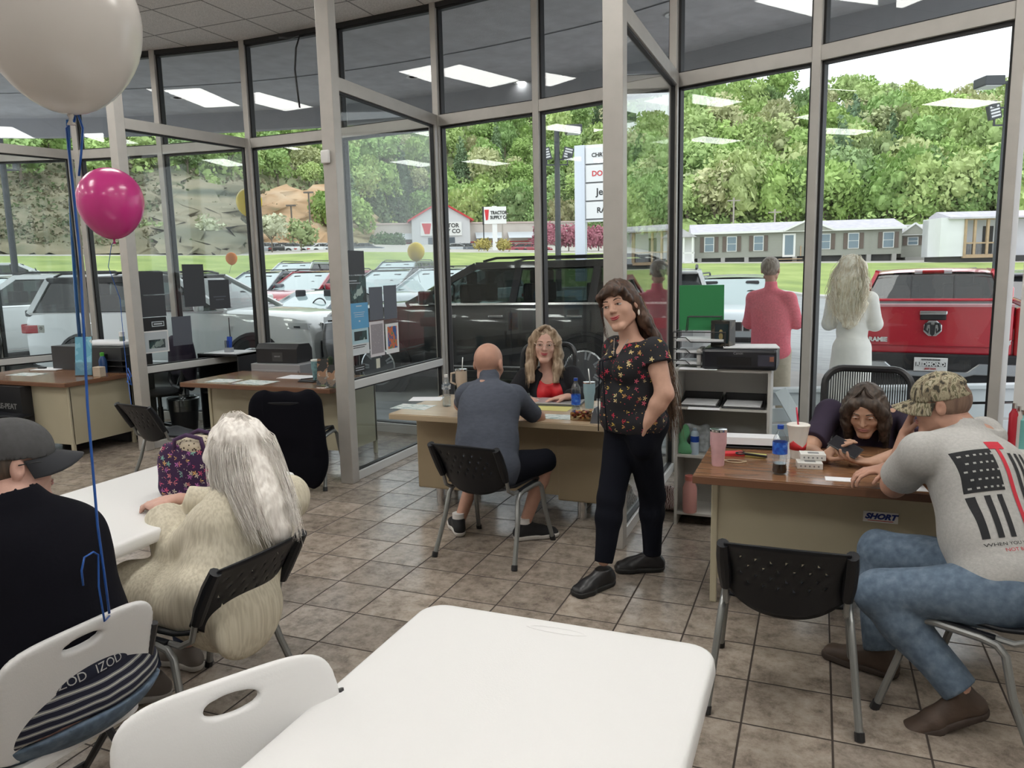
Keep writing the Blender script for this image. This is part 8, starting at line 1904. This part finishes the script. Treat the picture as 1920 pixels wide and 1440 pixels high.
# ---- left side: wastebasket, cabinets, counter things
px, py = [c*1.055 for c in at(350, 826, 0)]; e = empty('wastebasket', (px, py, 0)); q = MB(); q.lathe([(0, .01), (.13, .01), (.165, .38), (.170, .385), (.160, .385), (.125, .02)], n=28); q.build('bin', M_BLACK, e, smooth='auto'); q = MB(); q.lathe([(.171, .26), (.173, .385), (.168, .40), (.155, .38), (.150, .30)], n=28, cap=False); q.build('liner', glass_mat('bin_liner', (.75, .78, .78), .9, .15), e, smooth=True); tag(e, 'black wastebasket with a clear liner beside the second desk', 'wastebasket')
def cab(name, u0, u1, v, y, d, m, label, zb=0.0, drawers=0, open_=False):
    a = YP(u0, v, y); b = YP(u1, v, y); w = b[0]-a[0]; h = (a[2]+b[2])/2; e = empty(name, ((a[0]+b[0])/2, y+d/2, zb)); h -= zb
    if open_:
        q = MB(); q.box((-w/2, -d/2, 0), (-w/2+.02, d/2, h)); q.box((w/2-.02, -d/2, 0), (w/2, d/2, h)); q.box((-w/2, -d/2, h-.02), (w/2, d/2, h)); q.box((-w/2, d/2-.01, 0), (w/2, d/2, h)); q.build('body', m, e)
        for z in (.03, h*.5): MB().box((-w/2+.02, -d/2+.01, z), (w/2-.02, d/2-.01, z+.018)).build('shelf', m, e)
    else: MB().box((-w/2, -d/2, 0), (w/2, d/2, h)).build('body', m, e, bevel=.006)
    for k in range(drawers):
        z = h-.04-(k+1)*(h-.06)/drawers; dr = MB().box((-w/2+.02, -d/2-.012, z), (w/2-.02, -d/2, z+(h-.06)/drawers-.02)).build('drawer', m, e, bevel=.004); MB().box((-.05, -d/2-.03, z+.14), (.05, -d/2-.015, z+.155)).build('handle', M_CHROME, dr, bevel=.004)
    tag(e, label, 'cabinet'); return e, (a[0]+b[0])/2, y+d/2, zb+h, w
_, cx_, cy2, ch2, _w = cab('open_cabinet', 370, 446, 664, 6.45, .42, M_BLACK, 'black open cabinet behind the glass by the window, papers on top', open_=True)
q = MB().box((-.22, -.18, 0), (.22, .18, .006)).build('glass_top', M_PAPER, None); q.location = (cx_, cy2, ch2); tag(q, 'white sheet covering the top of the black open cabinet', 'paper')
e = empty('pen_holder', (cx_+.02, cy2-.05, ch2+.006)); MB().box((-.04, -.03, 0), (.04, .03, .05)).build('wire_base', mat('wire_clear', (.3, .32, .34), .4), e); MB().box((-.035, .0, .03), (.03, .01, .17), Matrix.Rotation(-.12, 4, 'X')).build('blue_cards', M_BLUEC, e); q = MB()
for k in range(3): q.tube([(-.03+.02*k, -.02, .04), (-.02+.02*k, -.03, .13)], .004, 6)
q.build('pens', M_BLACK, e); tag(e, 'holder with blue cards and pens on the black open cabinet', 'pen holder')
_, cx_, cy2, ch2, _w = cab('filing_cabinet', 470, 562, 683, 6.25, .45, M_GREYM, 'grey metal filing cabinet by the windows behind the second desk', drawers=2)
e = empty('deposit_box', (cx_-.05, cy2, ch2), .1); q = MB(); q.prism([(-.15, 0), (.15, 0), (.15, .13), (.10, .19), (-.10, .20), (-.15, .15)], -.24, .24, 0, ); q.build('box_body', M_BLACK, e, bevel=.006); MB().box((-.05, -.152, .02), (.07, -.150, .11)).build('plaque', mat('dark_plaque', (.05, .05, .05), .4), e); text('DEPOSIT', .018, mat('silver_ink', (.4, .4, .42), .4), e, (.01, -.153, .07), (pi/2, 0, 0), extrude=.0004); tag(e, 'black box with a sloped lid on the grey filing cabinet', 'box')
# second desk: papers, brochure stand, tumbler
for u, v, w_, d_, r_, l, m in [(420, 714, .28, .2, .1, 'printed sheet at the left of the second desk from the left', M_PRINT), (480, 717, .36, .24, -.05, 'brochure sheet in the middle of the second desk from the left', M_PRINT), (560, 707, .34, .24, .05, 'white papers at the back of the second desk from the left', None)]:
    x, y = at(u, v, .75); paper(x, y, w_, d_, r_, ZD, l, m)
x, y = at(575, 716, .75); q = MB(); q.tube([(-.08, 0, .01), (-.10, .05, .012), (.06, .06, .03), (.10, .0, .012), (-.06, -.02, .01)], .006, 6); q.box((-.07, -.04, .0), (.10, .04, .012)); o = q.build('notebook', M_BLACK, None, smooth='auto'); o.location = (x, y, .751); tag(o, 'black notebook with a strap on the second desk from the left', 'notebook')
def leaflet_stand(u, v, w, h, m, label, rz=.2, z=.75):
    x, y = at(u, v, z); e = empty('leaflet_stand', (x, y, z), rz); MB().box((-w/2, -.004, .01), (w/2, .006, h), Matrix.Rotation(-.16, 4, 'X')).build('leaflet', m, e); MB().box((-w/2-.006, -.03, 0), (w/2+.006, .09, .006)).box((-w/2-.004, -.012, .006), (w/2+.004, -.008, h*.35), Matrix.Rotation(-.16, 4, 'X')).build('clear_stand', M_CLEAR, e); return tag(e, label, 'leaflet stand')
M_BRO = ramp_mat('photo_leaflet', 'noise', 9, [(.3, (.03, .03, .03)), (.45, (.35, .20, .12)), (.55, (.50, .45, .38)), (.7, (.25, .05, .05))], .4, const=True)
M_BRO2 = ramp_mat('blue_leaflet', 'noise', 7, [(.3, (.12, .34, .46)), (.48, (.20, .45, .56)), (.58, (.60, .66, .66)), (.7, (.50, .36, .28))], .4, const=True)
leaflet_stand(605, 724, .10, .24, M_BRO, 'stand with dark food leaflets at the right end of the second desk', .25); leaflet_stand(621, 727, .08, .20, M_BRO, 'smaller leaflet stand against the tall partition post', .1)
tumbler(594, 714, .20, .032, .044, mat('teal_floral_coat', (.16, .30, .33), .4, noise=.5, nscale=30), 'teal patterned tumbler at the right end of the second desk', lid=M_WHITE)
F = Field((-.09, -.08, 0), (.09, .08, .2), .007); F.ell((0, 0, .10), (.05, .045, .07), None); F.wrinkle(.014, 60, 3); o = F.mesh('leafy_bundle', mat('dark_green_leaf', (.03, .05, .025), .9)); x, y = at(622, 700, .75); o.location = (x, y-.02, .75); o['label'] = 'dark leafy bundle behind the leaflet stand at the tall post'; o['category'] = 'plant'
# leftmost desk
ls = leaflet_stand(157, 705, .17, .40, M_BRO2, 'tall pale blue leaflet leaning on the leftmost desk', .35)
x, y = at(187, 700, .75); e = empty('spray_bottle', (x, y+.05, .75)); q = MB(); q.lathe([(0, 0), (.04, 0), (.042, .13), (.025, .165), (.018, .18)], n=20); q.build('bottle_body', mat('blue_liquid', (.03, .08, .22), .2), e, smooth='auto'); q = MB(); q.lathe([(.02, .175), (.022, .21), (.012, .215), (0, .215)], n=12); q.build('bottle_cap', mat('lime_cap', (.12, .55, .06), .4), e, smooth='auto'); tag(e, 'blue bottle with a lime green cap behind the tall leaflet', 'bottle')
x, y = at(187, 706, .75); o = MB().box((-.05, -.035, 0), (.05, .035, .10)).build('tissue_box', mat('beige_box', (.45, .38, .30), .7), None, bevel=.004); o.location = (x, y, .75); tag(o, 'small beige box before the blue bottle on the leftmost desk', 'box')
x, y = at(226, 698, .75); e = empty('desk_organizer', (x-.02, y+.05, .75)); q = MB(); q.box((-.17, -.1, 0), (-.16, .1, .19)); q.box((.16, -.1, 0), (.17, .1, .19)); q.box((-.17, .09, 0), (.17, .1, .19)); q.build('frame', M_BLACK, e)
for k in range(3): MB().box((-.16, -.1, .003+.06*k), (.16, .09, .01+.06*k)).build('shelf', M_BLACK, e)
tag(e, 'black desk organizer at the right end of the leftmost desk', 'organizer')
x, y = at(95, 693, .75); cb_ = empty('clipboard', (x, y, .751), .2); MB().box((-.17, -.12, 0), (.17, .12, .004)).build('board', mat('hardboard', (.16, .10, .06), .6), cb_); MB().box((-.16, -.11, .004), (.16, .115, .010)).build('sheets', M_PAPER, cb_); MB().box((-.15, -.02, .01), (-.06, .02, .03)).build('clip', M_BLACK, cb_, bevel=.006); tag(cb_, 'clipboard with sheets lying on the leftmost desk', 'clipboard')
x, y = at(50, 702, .75); paper(x, y, .36, .2, .05, ZD, 'printed sheet at the front of the leftmost desk', M_PRINT)
_, cx_, cy2, ch2, _w = cab('storage_cabinet', 95, 226, 650, 5.85, .4, mat('charcoal_cabinet', (.035, .035, .037), .5), 'charcoal cabinet behind the leftmost desk, papers piled on it')
o = MB().box((-.3, -.14, 0), (.3, .14, .05)).build('paper_pile', M_PAPER, None, bevel=.02); o.location = (cx_+.15, cy2, ch2); o.rotation_euler = (0, 0, .1); tag(o, 'pile of white papers on the charcoal cabinet', 'paper')
e = empty('candle_jar', (cx_+.36, cy2-.03, ch2)); q = MB(); q.lathe([(0, 0), (.028, 0), (.028, .13), (0, .13)], n=18); q.build('can', mat('grey_green_can', (.16, .20, .17), .4), e, smooth='auto'); q = MB(); q.lathe([(.029, .10), (.029, .15), (0, .15)], n=18); q.build('cap', M_WHITE, e, smooth='auto'); tag(e, 'grey green can with a white cap on the charcoal cabinet', 'can')
x, y = at(20, 735, 0); bx = empty('carton_under_desk', (YP(10, 760, 5.0)[0]-.05, 5.02, 0)); MB().box((-.28, 0, .12), (.26, .3, .70)).build('carton', mat('matt_black_card', (.012, .012, .014), .6), bx); text('RE-PEAT', .075, mat('dim_silver', (.22, .22, .22), .5), bx, (.05, -.003, .50), (pi/2, 0, 0), extrude=.001, bold=.002); tag(bx, 'black printed carton standing under the leftmost desk', 'box')

# ---- notices taped to the partition glass
def notice(X, u0, u1, v0, v1, m, label, rows=None, name='notice', th=.0015, off=.008, content=None, group=None):
    """sheet on a partition at x = X between two pixel columns; u0/u1 set its y range"""
    a = XP(u0, (v0+v1)/2, X); b = XP(u1, (v0+v1)/2, X); y0, y1 = sorted((a[1], b[1])); um = (u0+u1)/2; zt_, zb_ = XP(um, v0, X)[2], XP(um, v1, X)[2]
    e = MB().box((0, 0, 0), (th, y1-y0, zt_-zb_)).build(name, m, None); e.location = (X+off, y0, zb_); W_, H_ = y1-y0, zt_-zb_
    if X < -6: s_ = .156; e.location.x = X+(y0-5.62)*s_+.012; e.rotation_euler = (0, 0, -math.atan(s_))
    for (c, a0, a1, b0, b1) in (content or []): MB().box((th, W_*a0, H_*b0), (th+.0006, W_*a1, H_*b1)).build('print_block', c, e)
    return tag(e, label, 'notice', group)
XC = -3.58
M_CHAR = mat('charcoal_card', (.045, .048, .055), .6); M_SLATE = mat('slate_card', (.10, .11, .135), .6); M_SKY = mat('sky_blue_card', (.10, .34, .58), .5); M_LINE = mat('pale_line', (.55, .6, .65), .6)
M_TEALP = ramp_mat('dark_photo_card', 'noise', 8, [(.3, (.01, .02, .02)), (.5, (.02, .06, .06)), (.62, (.35, .45, .42))], .4, const=True)
notice(XC, 648, 681, 470, 515, M_CHAR, 'dark blank notice taped highest on the glass beside the tall post')
notice(XC, 650, 685, 517, 568, M_TEALP, 'dark notice with a photograph, second from the top on the glass', content=[(M_LINE, .1, .5, .80, .83), (M_LINE, .1, .7, .72, .74)])
notice(XC, 654, 689, 568, 616, M_SKY, 'sky blue notice with small white lines on the glass', content=[(M_LINE, .35, .65, .86, .9), (M_LINE, .2, .8, .62, .64), (M_LINE, .25, .75, .54, .56), (M_LINE, .25, .75, .46, .48), (M_LINE, .46, .54, .26, .32)])
notice(XC, 656, 690, 616, 665, mat('pale_blue_card', (.42, .60, .66), .5), 'pale blue and white notice lowest of the left column on the glass', content=[(M_TEALP, .2, .9, .55, .9), (mat('white_card2', (.65, .68, .70), .6), 0, 1, 0, .42), (M_INK, .1, .85, .34, .37), (M_INK, .1, .75, .27, .30)])
notice(XC, 691, 716, 538, 600, M_SLATE, 'blank slate grey sheet on the glass, left one of two'); notice(XC, 718, 742, 535, 598, M_SLATE, 'blank slate grey sheet on the glass, right one of two')
M_TXT = ramp_mat('dense_print', 'wave', 90, [(0, (.62, .56, .58)), (.55, (.30, .27, .29))], .7, const=True, distort=2)
notice(XC, 692, 719, 602, 668, mat('white_edge', (.66, .62, .64), .6), 'white sheet of dense small print on the glass', content=[(M_TXT, .08, .92, .08, .92)])
M_COLR = ramp_mat('orange_blue_photo', 'noise', 16, [(.3, (.03, .10, .30)), (.45, (.55, .14, .05)), (.6, (.05, .22, .10)), (.7, (.55, .28, .15))], .5, const=True)
notice(XC, 722, 746, 606, 662, M_WHITE, 'white framed colourful photo leaflet on the glass', content=[(M_COLR, .14, .86, .16, .90)])
notice(XC, 704, 711, 672, 690, mat('cream_tag', (.62, .62, .52), .6), 'small cream tag hanging on the glass above the rail')
notice(XC, 663, 683, 684, 698, M_INK, 'small black decal low on the glass above the rail', content=[(M_LINE, .1, .9, .3, .38), (M_LINE, .1, .9, .6, .68)])
XB = -6.28
notice(XB, 257, 298, 510, 552, M_CHAR, 'dark blank panel highest on the left glass partition'); notice(XB, 259, 302, 554, 594, M_CHAR, 'dark blank panel second from top on the left glass partition')
notice(XB, 262, 304, 595, 620, mat('matt_black_card', (.012, .012, .014), .6), 'black panel with a white outlined logo on the left glass partition', content=[(M_LINE, .4, .9, .62, .68), (M_LINE, .4, .9, .30, .36), (M_LINE, .4, .43, .3, .68), (M_LINE, .87, .9, .3, .68), (M_LINE, .48, .82, .44, .54)])
notice(XB, 266, 308, 620, 661, M_WHITE, 'white framed car photograph on the left glass partition', content=[(mat('sky_photo', (.50, .55, .58), .5), .04, .96, .05, .95), (M_TEALP, .2, .85, .2, .6)])
notice(XB, 330, 365, 496, 575, M_CHAR, 'tall charcoal sheet on the far half of the left glass partition'); notice(XB, 372, 406, 525, 579, M_CHAR, 'charcoal notice with faint words on the left glass partition', content=[(M_SLATE, .2, .8, .4, .44), (M_SLATE, .3, .7, .3, .34)]); notice(XB, 313, 345, 593, 647, M_SLATE, 'slate grey sheet low on the left glass partition')
# small white decal on the leftmost window
p = YP(77, 617, 6.95); o = MB().box((-.05, 0, -.05), (.05, .002, .05)).build('window_decal', M_WHITE, None); o.location = tuple(p); o.rotation_euler = (0, 0, .2); MB().tube([(.015*cos(t), -.002, .012+.015*sin(t)) for t in [2*pi*i/12 for i in range(12)]], .003, 5, closed=True).build('ring_print', M_INK, o); tag(o, 'small white square decal on the window left of the cabinet', 'decal')

# ---- right edge: screen, small shelf with bottles
def right_edge():
    e = empty('wall_screen', (2.0, 4.98, 1.75), math.atan2(4.55-5.60, 2.66-1.20)); MB().box((-.55, -.10, -.30), (.55, -.065, .38)).build('screen_panel', mat('black_glass', (.006, .007, .009), .08), e, bevel=.006); MB().box((-.57, -.085, -.32), (.57, -.06, .40)).build('bezel', M_BLACK, e); tag(e, 'black wall mounted screen at the right edge', 'screen')
right_edge()
sx, sy, sz = YP(1915, 842, 4.5); e = empty('side_table', (sx+.16, 4.6, 0)); MB().box((-.22, -.2, sz-.02), (.22, .2, sz)).build('top', M_SHELF, e, bevel=.004)
for a_, b_ in ((-1, -1), (1, -1), (1, 1), (-1, 1)): MB().box((a_*.19-.015, b_*.17-.015, 0), (a_*.19+.015, b_*.17+.015, sz-.02)).build('leg', M_SHELF, e)
tag(e, 'small off white stand with bottles at the right edge', 'stand')
for k, (u, h, r, m, l) in enumerate([(1898, .235, .022, mat('red_bottle', (.40, .015, .03), .3), 'slim red bottle leftmost on the stand at the right edge'), (1908, .22, .020, mat('pale_bottle', (.5, .48, .46), .3), 'slim pale bottle between the red and teal ones'), (1917, .20, .026, mat('teal_bottle', (.15, .42, .40), .3), 'teal bottle rightmost on the stand at the right edge')]):
    p = YP(u, 840, 4.5); e = empty('bottle', (p[0], 4.52, sz)); q = MB(); q.lathe([(0, 0), (r, 0), (r, h*.75), (r*.5, h*.84), (r*.45, h*.9)], n=16); q.build('bottle_body', m, e, smooth='auto'); q = MB(); q.lathe([(r*.5, h*.88), (r*.5, h), (0, h)], n=12); q.build('bottle_cap', M_CHROME, e, smooth='auto'); tag(e, l, 'bottle')
